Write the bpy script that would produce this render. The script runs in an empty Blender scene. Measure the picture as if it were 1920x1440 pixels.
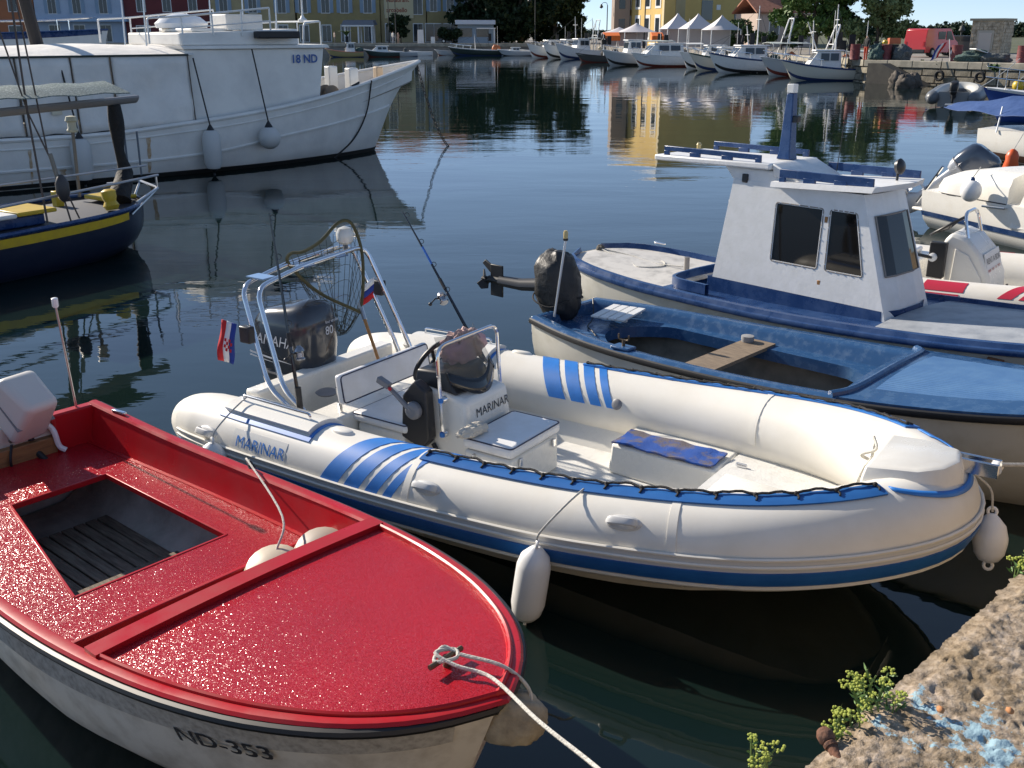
import bpy, bmesh, math, random
import numpy as np
from mathutils import Vector, Matrix, noise
R = math.radians
random.seed(7)
scene = bpy.context.scene
C = scene.collection
# ------------------------------------------------------------------ camera, sky, sun, exposure
CAM_H, PITCH, FPX = 3.0, 19.2, 1900.0
cam = bpy.data.cameras.new('camera')
cam_ob = bpy.data.objects.new('camera', cam); C.objects.link(cam_ob)
cam_ob.location = (0, 0, CAM_H); cam_ob.rotation_euler = (R(90-PITCH), 0, 0)
cam.sensor_width = 36.0; cam.lens = FPX/1920*36.0
cam.clip_start = 0.05; cam.clip_end = 4000
scene.camera = cam_ob
SUN_AZ, SUN_EL = 51.0, 27.0        # degrees left of the view direction, above the horizon
sd = Vector((-math.sin(R(SUN_AZ))*math.cos(R(SUN_EL)), math.cos(R(SUN_AZ))*math.cos(R(SUN_EL)), math.sin(R(SUN_EL))))
world = bpy.data.worlds.new('World'); scene.world = world; world.use_nodes = True
wn = world.node_tree; wn.nodes.clear()
sky = wn.nodes.new('ShaderNodeTexSky'); sky.sky_type = 'NISHITA'; sky.sun_disc = False
sky.sun_elevation = R(SUN_EL); sky.sun_rotation = math.atan2(sd.x, sd.y)
sky.air_density = 0.75; sky.dust_density = 0.0; sky.ozone_density = 6.0; sky.altitude = 3000
bg = wn.nodes.new('ShaderNodeBackground'); bg.inputs[1].default_value = 0.15
wo = wn.nodes.new('ShaderNodeOutputWorld')
gm = wn.nodes.new('ShaderNodeGamma'); gm.inputs[1].default_value = 0.65      # hazy late-summer air: paler, flatter sky
hs = wn.nodes.new('ShaderNodeHueSaturation'); hs.inputs['Saturation'].default_value = 0.92
wn.links.new(sky.outputs[0], gm.inputs[0]); wn.links.new(gm.outputs[0], hs.inputs['Color']); wn.links.new(hs.outputs[0], bg.inputs[0]); wn.links.new(bg.outputs[0], wo.inputs[0])
sun = bpy.data.lights.new('sun', 'SUN'); sun.energy = 4.1; sun.angle = R(0.53); sun.color = (1.0, 0.90, 0.77)
sun_ob = bpy.data.objects.new('sun', sun); C.objects.link(sun_ob)
sun_ob.rotation_euler = (-sd).to_track_quat('-Z', 'Y').to_euler(); sun_ob.location = (-20, 20, 30)
vs = scene.view_settings; vs.view_transform = 'Standard'; vs.look = 'None'; vs.gamma = 1.0
vs.use_curve_mapping = False; vs.exposure = 0.92

# ------------------------------------------------------------------ helpers
def at(px, py, d):
    "point of the place seen in direction (px, py) at forward distance d"
    u = (px-960)/FPX; v = (720-py)/FPX; p = R(PITCH)
    r = Vector((u, math.cos(p)+v*math.sin(p), -math.sin(p)+v*math.cos(p)))
    return Vector((0, 0, CAM_H))+r*(d/r.y)
def atz(px, py, z):
    u = (px-960)/FPX; v = (720-py)/FPX; p = R(PITCH)
    r = Vector((u, math.cos(p)+v*math.sin(p), -math.sin(p)+v*math.cos(p)))
    return Vector((0, 0, CAM_H))+r*((z-CAM_H)/r.z)
def spl(xs, ys, x):
    "smooth interpolation (finite difference hermite)"
    n = len(xs)
    if x <= xs[0]: return ys[0]
    if x >= xs[-1]: return ys[-1]
    i = max(k for k in range(n-1) if xs[k] <= x)
    def sl(k):
        if k == 0: return (ys[1]-ys[0])/(xs[1]-xs[0])
        if k == n-1: return (ys[-1]-ys[-2])/(xs[-1]-xs[-2])
        a = (ys[k]-ys[k-1])/(xs[k]-xs[k-1]); b = (ys[k+1]-ys[k])/(xs[k+1]-xs[k])
        return 0 if a*b < 0 else (a+b)/2
    h = xs[i+1]-xs[i]; t = (x-xs[i])/h
    return ((2*t**3-3*t*t+1)*ys[i]+(t**3-2*t*t+t)*h*sl(i)+(-2*t**3+3*t*t)*ys[i+1]+(t**3-t*t)*h*sl(i+1))
def smooth(pts, n=8):
    "catmull-rom through points"
    P = [Vector(p) for p in pts]; o = []
    for i in range(len(P)-1):
        a = P[i-1] if i else P[0]*2-P[1]; b, c = P[i], P[i+1]
        d = P[i+2] if i+2 < len(P) else P[-1]*2-P[-2]
        for k in range(n):
            t = k/n
            o.append(.5*((2*b)+(c-a)*t+(2*a-5*b+4*c-d)*t*t+(3*b-a-3*c+d)*t**3))
    o.append(P[-1]); return o
def rounded(pts, r=.06, n=5):
    "polyline with rounded corners"
    P = [Vector(p) for p in pts]; o = [P[0]]
    for i in range(1, len(P)-1):
        a, b, c = P[i-1], P[i], P[i+1]
        d1 = (a-b); d2 = (c-b); q = min(r, d1.length*.49, d2.length*.49)
        s, e = b+d1.normalized()*q, b+d2.normalized()*q
        for k in range(n+1):
            t = k/n; o.append(s*(1-t)**2+b*2*t*(1-t)+e*t*t)
    o.append(P[-1]); return o
def sag(a, b, s, n=14):
    a, b = Vector(a), Vector(b)
    return [a.lerp(b, k/n)-Vector((0, 0, s*4*(k/n)*(1-k/n))) for k in range(n+1)]

class MB:
    def __init__(s): s.v = []; s.f = []; s.mi = []; s.cur = 0
    def add(s, vs, fs):
        b = len(s.v); s.v += [tuple(v) for v in vs]
        for f in fs: s.f.append(tuple(i+b for i in f)); s.mi.append(s.cur)
        return s
    def m(s, k): s.cur = k; return s
    def box(s, x0, x1, y0, y1, z0, z1, M=None):
        vs = [Vector((x, y, z)) for z in (z0, z1) for y in (y0, y1) for x in (x0, x1)]
        if M is not None: vs = [M @ v for v in vs]
        return s.add(vs, [(0, 2, 3, 1), (4, 5, 7, 6), (0, 1, 5, 4), (2, 6, 7, 3), (0, 4, 6, 2), (1, 3, 7, 5)])
    def hexa(s, b, t):
        "b, t: four bottom and four top points, counter-clockwise from above"
        return s.add(list(b)+list(t), [(3, 2, 1, 0), (4, 5, 6, 7), (0, 1, 5, 4), (1, 2, 6, 5), (2, 3, 7, 6), (3, 0, 4, 7)])
    def loft(s, rings, closed=True, cap=True, flip=False):
        n = len(rings[0]); vs = [p for r in rings for p in r]; fs = []
        for i in range(len(rings)-1):
            for j in range(n if closed else n-1):
                k = (j+1) % n; q = (i*n+j, i*n+k, (i+1)*n+k, (i+1)*n+j)
                fs.append(q[::-1] if flip else q)
        if cap and closed:
            fs.append(tuple(range(n))[::-1] if not flip else tuple(range(n)))
            q = tuple(range((len(rings)-1)*n, len(rings)*n)); fs.append(q if not flip else q[::-1])
        return s.add(vs, fs)
    def tube(s, pts, r, n=8, cap=True, flat=None):
        P = [Vector(p) for p in pts]; rings = []; N = None
        for i, p in enumerate(P):
            t = (P[min(i+1, len(P)-1)]-P[max(i-1, 0)])
            t = t.normalized() if t.length > 1e-9 else Vector((0, 0, 1))
            if N is None:
                N = t.orthogonal().normalized() if flat is None else (Vector(flat)-t*t.dot(Vector(flat))).normalized()
            N = (N-t*N.dot(t)).normalized() if flat is None else (Vector(flat)-t*t.dot(Vector(flat))).normalized()
            B = t.cross(N); rr = r(i/(len(P)-1)) if callable(r) else r
            ra, rb = rr if isinstance(rr, tuple) else (rr, rr)
            rings.append([p+N*(ra*math.cos(2*math.pi*k/n))+B*(rb*math.sin(2*math.pi*k/n)) for k in range(n)])
        return s.loft(rings, True, cap)
    def lathe(s, prof, n=16, o=(0, 0, 0), M=None):
        o = Vector(o); rings = []
        for r, z in prof:
            ring = [Vector((r*math.cos(2*math.pi*k/n), r*math.sin(2*math.pi*k/n), z)) for k in range(n)]
            rings.append([(M @ v if M is not None else v)+o for v in ring])
        return s.loft(rings, True, True)
    def ball(s, c, r, sc=(1, 1, 1), n=12, m=8, M=None):
        prof = [(r*math.cos(R(-90+180*k/m))+1e-5, r*math.sin(R(-90+180*k/m))) for k in range(m+1)]
        S = Matrix.Diagonal(sc); S = (M @ S) if M is not None else S
        return s.lathe(prof, n, c, S)
    def prism(s, poly, d):
        "poly: 3d points of one face; d: extrusion vector"
        P = [Vector(p) for p in poly]; d = Vector(d); n = len(P)
        fs = [tuple(range(n))[::-1], tuple(range(n, 2*n))]+[(i, (i+1) % n, n+(i+1) % n, n+i) for i in range(n)]
        return s.add(P+[p+d for p in P], fs)
    def grid(s, rows, flip=False):
        return s.loft(rows, False, False, flip)
    def sheet(s, rows, th):
        "grid with thickness th along -z"
        T = [[Vector(p) for p in r] for r in rows]; B = [[p-Vector((0, 0, th)) for p in r] for r in T]
        s.grid(T); s.grid(B, True)
        for a, b, fl in ((T[0], B[0], True), (T[-1], B[-1], False), ([r[0] for r in T], [r[0] for r in B], False), ([r[-1] for r in T], [r[-1] for r in B], True)):
            s.grid([a, b], fl)
        return s
    def mesh(s, name):
        me = bpy.data.meshes.new(name); me.from_pydata(s.v, [], s.f); me.validate(); me.update(); return me
    def build(s, name, mat, parent=None, sm=35, bev=0, loc=None, rot=None, fix=True, seg=2, weld=False):
        me = s.mesh(name)
        mats = mat if isinstance(mat, (list, tuple)) else [mat]
        for m_ in mats: me.materials.append(m_)
        if len(mats) > 1 and len(me.polygons) == len(s.mi): me.polygons.foreach_set('material_index', s.mi)
        if fix:
            bm = bmesh.new(); bm.from_mesh(me)
            if weld: bmesh.ops.remove_doubles(bm, verts=bm.verts, dist=1e-4)
            bmesh.ops.recalc_face_normals(bm, faces=bm.faces); bm.to_mesh(me); bm.free()
        if sm:
            me.shade_smooth(); me.set_sharp_from_angle(angle=R(sm))
        o = bpy.data.objects.new(name, me); C.objects.link(o)
        if parent is not None: o.parent = parent
        if loc is not None: o.location = loc
        if rot is not None: o.rotation_euler = rot
        if bev:
            b = o.modifiers.new('bevel', 'BEVEL'); b.width = bev; b.segments = seg; b.limit_method = 'ANGLE'; b.angle_limit = R(40)
            b.harden_normals = False
        return o
def tag(o, label, cat, group=None):
    o['label'] = label; o['category'] = cat
    if group: o['group'] = group
    return o
def thing(name, label, cat, loc=(0, 0, 0), rz=0, group=None):
    o = bpy.data.objects.new(name, None); C.objects.link(o); o.empty_display_size = .2
    o.location = loc; o.rotation_euler = (0, 0, R(rz)); return tag(o, label, cat, group)
def struct(o, kind='structure'): o['kind'] = kind; return o
def copy_tree(o, parent=None):
    c = o.copy(); C.objects.link(c); c.parent = parent
    for ch in list(o.children): copy_tree(ch, c)
    return c
def text_mb(txt, size, bold=0.0, shear=0.0, res=3, sx=1.0):
    cu = bpy.data.curves.new('lettering', 'FONT'); cu.body = txt; cu.size = size; cu.offset = bold if bold > .0055 else 0; cu.shear = shear
    cu.resolution_u = res; cu.align_x = 'LEFT'; cu.fill_mode = 'FRONT'
    ob = bpy.data.objects.new('lettering', cu); C.objects.link(ob)
    me = ob.to_mesh(); m = MB()
    m.add([Vector((v.co.x*sx, v.co.y, v.co.z)) for v in me.vertices], [tuple(p.vertices) for p in me.polygons])
    ob.to_mesh_clear(); bpy.data.objects.remove(ob); bpy.data.curves.remove(cu)
    return m
def text_on(name, txt, size, o, ux, uy, mat, parent, bold=0, shear=0, sx=1.0):
    "flat lettering: o = lower left, ux / uy = unit vectors along the line and up"
    m = text_mb(txt, size, bold, shear, sx=sx); o, ux, uy = Vector(o), Vector(ux).normalized(), Vector(uy).normalized()
    m.v = [tuple(o+ux*v[0]+uy*v[1]) for v in m.v]
    return m.build(name, mat, parent, sm=0, fix=False)

# ------------------------------------------------------------------ materials
MATS = {}
def mat(name, col, rough=.5, metal=0, col2=None, vs=4, lo=.35, hi=.65, bump=0, bs=60, spec=.5, coat=0, detail=6, stretch=(1, 1, 1), rv=0, trans=0, alpha=1, emit=None, bdist=.01):
    if name in MATS: return MATS[name]
    m = bpy.data.materials.new(name); m.use_nodes = True; nt = m.node_tree; N = nt.nodes; Lk = nt.links
    p = N['Principled BSDF']; p.inputs['Base Color'].default_value = (*col, 1); p.inputs['Roughness'].default_value = rough
    p.inputs['Metallic'].default_value = metal; p.inputs['Specular IOR Level'].default_value = spec
    if coat: p.inputs['Coat Weight'].default_value = coat; p.inputs['Coat Roughness'].default_value = .08
    if trans: p.inputs['Transmission Weight'].default_value = trans
    if alpha < 1: p.inputs['Alpha'].default_value = alpha
    if emit: p.inputs['Emission Color'].default_value = (*emit, 1); p.inputs['Emission Strength'].default_value = 1
    if col2 or bump or rv:
        tc = N.new('ShaderNodeTexCoord'); mp = N.new('ShaderNodeMapping'); mp.inputs['Scale'].default_value = stretch
        Lk.new(tc.outputs['Object'], mp.inputs[0])
    if col2 or rv:
        nz = N.new('ShaderNodeTexNoise'); nz.inputs['Scale'].default_value = vs; nz.inputs['Detail'].default_value = detail
        nz.inputs['Roughness'].default_value = .6
        Lk.new(mp.outputs[0], nz.inputs['Vector'])
        mr = N.new('ShaderNodeMapRange'); mr.inputs[1].default_value = lo; mr.inputs[2].default_value = hi
        Lk.new(nz.outputs[0], mr.inputs[0])
    if col2:
        mx = N.new('ShaderNodeMix'); mx.data_type = 'RGBA'; mx.inputs[6].default_value = (*col, 1); mx.inputs[7].default_value = (*col2, 1)
        Lk.new(mr.outputs[0], mx.inputs[0]); Lk.new(mx.outputs[2], p.inputs['Base Color'])
    if rv:
        ma = N.new('ShaderNodeMath'); ma.operation = 'MULTIPLY_ADD'; ma.inputs[1].default_value = rv; ma.inputs[2].default_value = rough
        Lk.new(mr.outputs[0], ma.inputs[0]); Lk.new(ma.outputs[0], p.inputs['Roughness'])
    if bump:
        nb = N.new('ShaderNodeTexNoise'); nb.inputs['Scale'].default_value = bs; nb.inputs['Detail'].default_value = 4
        Lk.new(mp.outputs[0], nb.inputs['Vector'])
        b = N.new('ShaderNodeBump'); b.inputs['Strength'].default_value = bump; b.inputs['Distance'].default_value = bdist
        Lk.new(nb.outputs[0], b.inputs['Height']); Lk.new(b.outputs[0], p.inputs['Normal'])
    MATS[name] = m; return m

hyp = mat('hypalon', (.77, .74, .67), .38, col2=(.67, .63, .54), vs=2.2, lo=.42, hi=.8, bump=.10, bs=5, rv=.15)
hypg = mat('hypalon_grey', (.55, .55, .54), .45)
gel = mat('gelcoat', (.78, .76, .70), .25, col2=(.70, .67, .60), vs=5, lo=.45, hi=.8, rv=.15)
gel_dirty = mat('worn_gelcoat', (.66, .64, .58), .5, col2=(.38, .35, .30), vs=7, lo=.42, hi=.8, bump=.1, bs=40)
vinyl = mat('vinyl', (.80, .80, .80), .38, col2=(.74, .73, .71), vs=8, bump=.08, bs=14)
blue = mat('blue_rubber', (.022, .19, .60), .45, col2=(.02, .16, .50), vs=9)
blue_shaded = mat('blue_rubber_shaded', (.015, .10, .32), .4, col2=(.02, .12, .36), vs=9)  # same blue rubber made darker: shade put into the colour
navy = mat('navy_gelcoat', (.012, .040, .13), .22, col2=(.03, .075, .19), vs=6, lo=.4, hi=.75, rv=.25, bump=.03, bs=5)
bluepaint = mat('worn_blue_gelcoat', (.026, .080, .19), .2, col2=(.075, .15, .27), vs=13, lo=.46, hi=.9, rv=.35, bump=.05, bs=8)
black = mat('black_rubber', (.012, .012, .013), .5)
blackg = mat('black_gloss', (.012, .014, .018), .15, coat=.5)
blackp = mat('black_plastic', (.02, .02, .022), .4)
steel = mat('stainless', (.75, .76, .78), .13, 1.0)
alu = mat('aluminium', (.55, .56, .57), .38, 1.0)
rope_w = mat('white_rope', (.62, .60, .54), .9, col2=(.45, .43, .38), vs=60, bump=.6, bs=120)
rope_d = mat('dark_rope', (.03, .028, .026), .9, bump=.6, bs=120)
redpaint = mat('red_gelcoat', (.46, .008, .014), .25, spec=.35, col2=(.36, .007, .012), vs=3, rv=.25, bump=.06, bs=12)
white = mat('white_paint', (.74, .74, .72), .4, col2=(.66, .66, .63), vs=5, lo=.4, hi=.8)
greyt = mat('grey_plastic', (.20, .20, .21), .45)
wood = mat('grey_wood', (.28, .21, .14), .75, col2=(.16, .12, .085), vs=9, stretch=(1, 8, 8), bump=.3, bs=30)
pfend = mat('fender_vinyl', (.80, .80, .79), .3, col2=(.70, .69, .66), vs=6, lo=.5, hi=.8)
# ------------------------------------------------------------------ water
def water_mat():
    m = bpy.data.materials.new('water'); m.use_nodes = True; nt = m.node_tree; N = nt.nodes; Lk = nt.links
    p = N['Principled BSDF']; p.inputs['Base Color'].default_value = (.005, .013, .0115, 1); p.inputs['Roughness'].default_value = .02
    p.inputs['IOR'].default_value = 1.46
    tc = N.new('ShaderNodeTexCoord')
    def nz(scale, stretch, det=3, rot=0, dist=0):
        mp = N.new('ShaderNodeMapping'); mp.inputs['Scale'].default_value = stretch; mp.inputs['Rotation'].default_value = (0, 0, R(rot))
        n = N.new('ShaderNodeTexNoise'); n.inputs['Scale'].default_value = scale; n.inputs['Detail'].default_value = det; n.inputs['Distortion'].default_value = dist
        Lk.new(tc.outputs['Object'], mp.inputs[0]); Lk.new(mp.outputs[0], n.inputs['Vector']); return n.outputs[0]
    def mul(a, b):
        q = N.new('ShaderNodeMath'); q.operation = 'MULTIPLY'
        for i, s in ((0, a), (1, b)):
            if isinstance(s, (int, float)): q.inputs[i].default_value = s
            else: Lk.new(s, q.inputs[i])
        return q.outputs[0]
    def add(a, b):
        q = N.new('ShaderNodeMath'); q.operation = 'ADD'; Lk.new(a, q.inputs[0]); Lk.new(b, q.inputs[1]); return q.outputs[0]
    def mr(a, lo, hi, o0=0, o1=1):
        q = N.new('ShaderNodeMapRange'); Lk.new(a, q.inputs[0]); q.inputs[1].default_value = lo; q.inputs[2].default_value = hi
        q.inputs[3].default_value = o0; q.inputs[4].default_value = o1; return q.outputs[0]
    patch = mr(nz(.06, (1, 1.6, 1), 2, 15), .36, .62, .22, 1.0)
    ripples = mul(nz(1.5, (.55, 1.5, 1), 3, 8, .4), .0050)
    fine = mul(nz(5.5, (.8, 1.3, 1), 2, -12, .3), .0012)
    swell = mul(nz(.5, (.7, 1.2, 1), 1, 25), .009)
    h = add(mul(add(ripples, fine), patch), swell)
    b = N.new('ShaderNodeBump'); b.inputs['Strength'].default_value = 1; b.inputs['Distance'].default_value = 1.0
    Lk.new(h, b.inputs['Height']); Lk.new(b.outputs[0], p.inputs['Normal'])
    return m
w = MB(); w.grid([[(-900, -60, 0), (900, -60, 0)], [(-900, 900, 0), (900, 900, 0)]])
struct(w.build('water', water_mat(), sm=0))
bed = MB(); bed.grid([[(-900, -60, -3), (900, -60, -3)], [(-900, 900, -3), (900, 900, -3)]])
struct(bed.build('sea_bed', mat('mud', (.03, .035, .025), .9), sm=0))

# ------------------------------------------------------------------ near quay of eroded concrete
def concrete_mat():
    m = bpy.data.materials.new('eroded_concrete'); m.use_nodes = True; nt = m.node_tree; N = nt.nodes; Lk = nt.links
    p = N['Principled BSDF']; p.inputs['Roughness'].default_value = .92; p.inputs['Specular IOR Level'].default_value = .2
    tc = N.new('ShaderNodeTexCoord')
    def nz(s, d=6, r=.62):
        n = N.new('ShaderNodeTexNoise'); n.inputs['Scale'].default_value = s; n.inputs['Detail'].default_value = d; n.inputs['Roughness'].default_value = r
        Lk.new(tc.outputs['Object'], n.inputs['Vector']); return n.outputs[0]
    def ramp(f, stops):
        c = N.new('ShaderNodeValToRGB'); e = c.color_ramp.elements
        for i, (x, col) in enumerate(stops):
            q = e[i] if i < 2 else e.new(x)
            q.position = x; q.color = (*col, 1)
        Lk.new(f, c.inputs[0]); return c.outputs[0]
    base = ramp(nz(30, 7, .7), [(.34, (.14, .11, .075)), (.64, (.47, .40, .33)), (.5, (.33, .27, .205))])
    big = ramp(nz(4, 4), [(.4, (.80, .74, .62)), (.65, (1.0, .97, .95))])
    mx = N.new('ShaderNodeMix'); mx.data_type = 'RGBA'; mx.blend_type = 'MULTIPLY'; mx.inputs[0].default_value = 1
    Lk.new(base, mx.inputs[6]); Lk.new(big, mx.inputs[7])
    # flaked blue paint: a worn patch with its own outline
    sx = N.new('ShaderNodeVectorMath'); sx.operation = 'DISTANCE'; sx.inputs[1].default_value = (.27, -.24, 0)
    mp = N.new('ShaderNodeMapping'); mp.inputs['Scale'].default_value = (1, 1, 0); Lk.new(tc.outputs['Object'], mp.inputs[0]); Lk.new(mp.outputs[0], sx.inputs[0])
    d = N.new('ShaderNodeMapRange'); d.inputs[1].default_value = .05; d.inputs[2].default_value = .42; d.inputs[3].default_value = .10; d.inputs[4].default_value = -.12
    Lk.new(sx.outputs['Value'], d.inputs[0])
    ad = N.new('ShaderNodeMath'); ad.operation = 'ADD'; Lk.new(d.outputs[0], ad.inputs[0]); Lk.new(nz(9, 8, .68), ad.inputs[1])
    mk = N.new('ShaderNodeMapRange'); mk.inputs[1].default_value = .60; mk.inputs[2].default_value = .625; Lk.new(ad.outputs[0], mk.inputs[0])
    bl = N.new('ShaderNodeMix'); bl.data_type = 'RGBA'; Lk.new(mk.outputs[0], bl.inputs[0]); Lk.new(mx.outputs[2], bl.inputs[6])
    bl.inputs[7].default_value = (.30, .44, .51, 1)
    Lk.new(bl.outputs[2], p.inputs['Base Color'])
    b = N.new('ShaderNodeBump'); b.inputs['Strength'].default_value = .8; b.inputs['Distance'].default_value = .006
    Lk.new(nz(120, 5), b.inputs['Height']); Lk.new(b.outputs[0], p.inputs['Normal'])
    return m
QA = Vector((.76, 1.98, 1.4)); QYAW = math.degrees(math.atan2(.69, .72))
conc = concrete_mat()
def lump(u, v, a=1.0):
    p = Vector((u, v, 0))
    h = noise.fractal(p*17, .9, 2.1, 4)*.008 + noise.fractal(p*48, .8, 2.1, 3)*.0036+noise.noise(p*3.1)*.010
    r = noise.voronoi(p*30+Vector((noise.noise(p*20), noise.noise(p*20+Vector((7, 0, 0))), 0))*.6)[0]; h += min(.009, (r[1]-r[0])*.020) - .006
    pit = noise.noise(p*23+Vector((11, 4, 0)))
    if pit > .28: h -= (pit-.28)*.05
    return h*a*.58
us = [-60, -30, -12, -5, -2, -1, -.5]+[-.3+.0062*k for k in range(318)]+[1.8, 2.2, 3, 5, 9, 15, 25, 40, 54]
vv = [0.0062*k for k in range(130)]+[.9, 1.2, 2, 4, 8, 20, 50]
rows = []
for v in [-2, -1.4, -.9, -.6, -.4, -.25, -.15, -.08, -.04, -.018]:      # down the wall
    rows.append([Vector((u, -.0-lump(u*1.0, v*1.3+5, .9)+.02*(1 if v > -.03 else 0), v)) for u in us])
for v in vv:
    edge = min(1, v/.05)
    rows.append([Vector((u, -v+(noise.noise(Vector((u*5, 3, 0)))*.008+noise.noise(Vector((u*31, 3, 0)))*.005)*(1-edge), lump(u, v)-.012*(1-edge)**2)) for u in us])
m = MB(); m.grid(rows, True)
nq = m.build('near_quay', conc, sm=60, loc=QA, rot=(0, 0, R(QYAW)), fix=False)
struct(nq)

# ------------------------------------------------------------------ far quays
SHORE = [(41, 40.6), (22, 66), (21, 80), (18, 100), (13, 132), (9, 146), (-30, 148), (-80, 150), (-420, 156)]
GZ = 1.3
m = MB()
top = [(x, y, GZ) for x, y in SHORE]+[(-420, 1600, GZ), (1500, 1600, GZ), (1500, -200, GZ), (100, -200, GZ), (60, 20, GZ)]
m.prism(top, (0, 0, -3.5))
paving = mat('quay_paving', (.30, .27, .23), .9, col2=(.20, .185, .165), vs=.8, bump=.4, bs=6)
stone = mat('quay_stone', (.32, .28, .21), .9, col2=(.17, .15, .11), vs=2.2, bump=.6, bs=9, bdist=.03)
struct(m.build('far_quay', paving, sm=0, fix=True))
fq = bpy.data.objects['far_quay']
# coping and courses of stone blocks along the pier that faces the camera
mblk = {}
def block_mesh(L, h):
    k = (round(L, 1), round(h, 2))
    if k not in mblk:
        b = MB(); q = .035
        b.hexa([(q, 0, q), (k[0]-q, 0, q), (k[0], .2, 0), (0, .2, 0)], [(q, 0, h-q), (k[0]-q, 0, h-q), (k[0], .2, h), (0, .2, h)])
        me = b.mesh('stone_block'); me.materials.append(stone); mblk[k] = me
    return mblk[k]
rr = random.Random(3)
for a, b_, rowsz in (((22, 66), (41, 40.6), ((-.3, .38), (.1, .40), (.52, .38))), ((21, 80), (22, 66), ((-.3, .38), (.1, .40), (.52, .38)))):
    A, B = Vector((*a, 0)), Vector((*b_, 0)); T = (B-A).normalized(); tot = (B-A).length
    yaw = math.atan2(T.y, T.x)
    for z0, h in rowsz:
        s = rr.uniform(0, .5)
        while s < min(tot-.2, 16):
            L = round(rr.uniform(.6, 1.4), 1)
            o = bpy.data.objects.new('stone_block', block_mesh(L, h)); C.objects.link(o); o.parent = fq
            off = rr.uniform(-.02, .05)
            nrm = Vector((T.y, -T.x, 0))
            o.location = A+T*s+nrm*(.12+off)+Vector((0, 0, z0)); o.rotation_euler = (rr.uniform(-.03, .03), 0, yaw)
            s += L+.03
    m = MB(); nrm = Vector((T.y, -T.x, 0)); s = 0
    while s < tot-.1:
        L = min(rr.uniform(1.4, 2.2), tot-s); p0 = A+T*s+nrm*.2; p1 = A+T*(s+L-.03)+nrm*.2; q0 = p0-nrm*.9; q1 = p1-nrm*.9
        c = MB(); z = GZ-.36
        c.hexa([(*p0.xy, z), (*p1.xy, z), (*q1.xy, z), (*q0.xy, z)], [(*p0.xy, GZ+.03), (*p1.xy, GZ+.03), (*q1.xy, GZ+.03), (*q0.xy, GZ+.03)])
        c.build('coping_stone', mat('coping', (.42, .38, .30), .85, col2=(.26, .24, .19), vs=1.5, bump=.4, bs=8), fq, sm=0, bev=.03)
        s += L
# coping kerb of the far quay on the left
s = 9
while s > -60:
    c = MB(); x1 = s; x0 = s-2.6; f = lambda x: 148-(x+30)*2/39.0 if x > -30 else 148-(x+30)*2/50.0
    c.hexa([(x0+.03, f(x0)-.25, GZ-.3), (x1, f(x1)-.25, GZ-.3), (x1, f(x1)+.5, GZ-.3), (x0+.03, f(x0)+.5, GZ-.3)],
           [(x0+.03, f(x0)-.25, GZ+.12), (x1, f(x1)-.25, GZ+.12), (x1, f(x1)+.5, GZ+.12), (x0+.03, f(x0)+.5, GZ+.12)])
    c.build('coping_stone', mat('coping', (.42, .38, .30)), fq, sm=0); s -= 2.6
# ------------------------------------------------------------------ white inflatable boat (centre)
RIB_LOC, RIB_YAW = (-1.83, 7.573, 0), -34
rib = thing('inflatable_boat', 'white rigid inflatable boat with blue stripes, console and black outboard, lying in the centre', 'boat', RIB_LOC, RIB_YAW)
RIBM = Matrix.Translation(RIB_LOC) @ Matrix.Rotation(R(RIB_YAW), 4, 'Z')
def ribw(x, y, z): return RIBM @ Vector((x, y, z))
class Tube:
    "U-shaped inflated collar: arclength s from starboard stern round the bow to port stern, angle 0 = outboard, 90 = top"
    def __init__(s, half):
        st = [(x, -y, z, r) for x, y, z, r in half]; pt = [(x, y, z, r) for x, y, z, r in half[::-1]][1:]
        P4 = st+pt; P = smooth([p[:3] for p in P4], 8); n = len(P4); rs = []
        for i in range(n-1):
            for k in range(8): rs.append(P4[i][3]+(P4[i+1][3]-P4[i][3])*k/8)
        rs.append(P4[-1][3]); s.P = P; s.r = rs; s.S = [0]
        for a, b in zip(P, P[1:]): s.S.append(s.S[-1]+(b-a).length)
        s.L = s.S[-1]
    def c(s, t):
        t = max(0, min(s.L, t)); i = int(np.searchsorted(s.S, t, 'right'))-1; i = max(0, min(i, len(s.P)-2))
        f = (t-s.S[i])/max(1e-9, s.S[i+1]-s.S[i]); return s.P[i].lerp(s.P[i+1], f), s.r[i]*(1-f)+s.r[i+1]*f
    def p(s, t, a, off=0):
        c, r = s.c(t); T = s.c(t+.03)[0]-s.c(t-.03)[0]; T.normalize()
        O = Vector((T.y, -T.x, 0)).normalized(); U = O.cross(T); U = U if U.z > 0 else -U
        return c+(O*math.cos(R(a))+U*math.sin(R(a)))*(r+off)
    def sx(s, x, port=False):
        "arclength of the point at station x"
        rng = [k for k in range(len(s.P)) if (s.P[k].y > 0) == port]
        k = min(rng, key=lambda q: abs(s.P[q].x-x)); 
        return s.S[k]+((x-s.P[k].x) if not port else -(x-s.P[k].x))*(1 if s.P[k].x < 3.4 else .7)
    def patch(s, m, s0, s1, a0, a1, off, th=.006, ns=24, na=8, skew=0):
        def g(o): return [[s.p(s0+(s1-s0)*i/ns+skew*(a0+(a1-a0)*j/na)/90., a0+(a1-a0)*j/na, o) for j in range(na+1)] for i in range(ns+1)]
        T, B = g(off), g(off-th); m.grid(T); m.grid(B, True)
        for a, b in ((T[0], B[0]), (T[-1], B[-1]), ([r[0] for r in T], [r[0] for r in B]), ([r[-1] for r in T], [r[-1] for r in B])): m.grid([a, b])
        return m
    def body(s, m, n=28):
        rings = [[s.p(t, 360*k/n) for k in range(n)] for t in s.S]
        return m.loft(rings, True, True)
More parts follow.
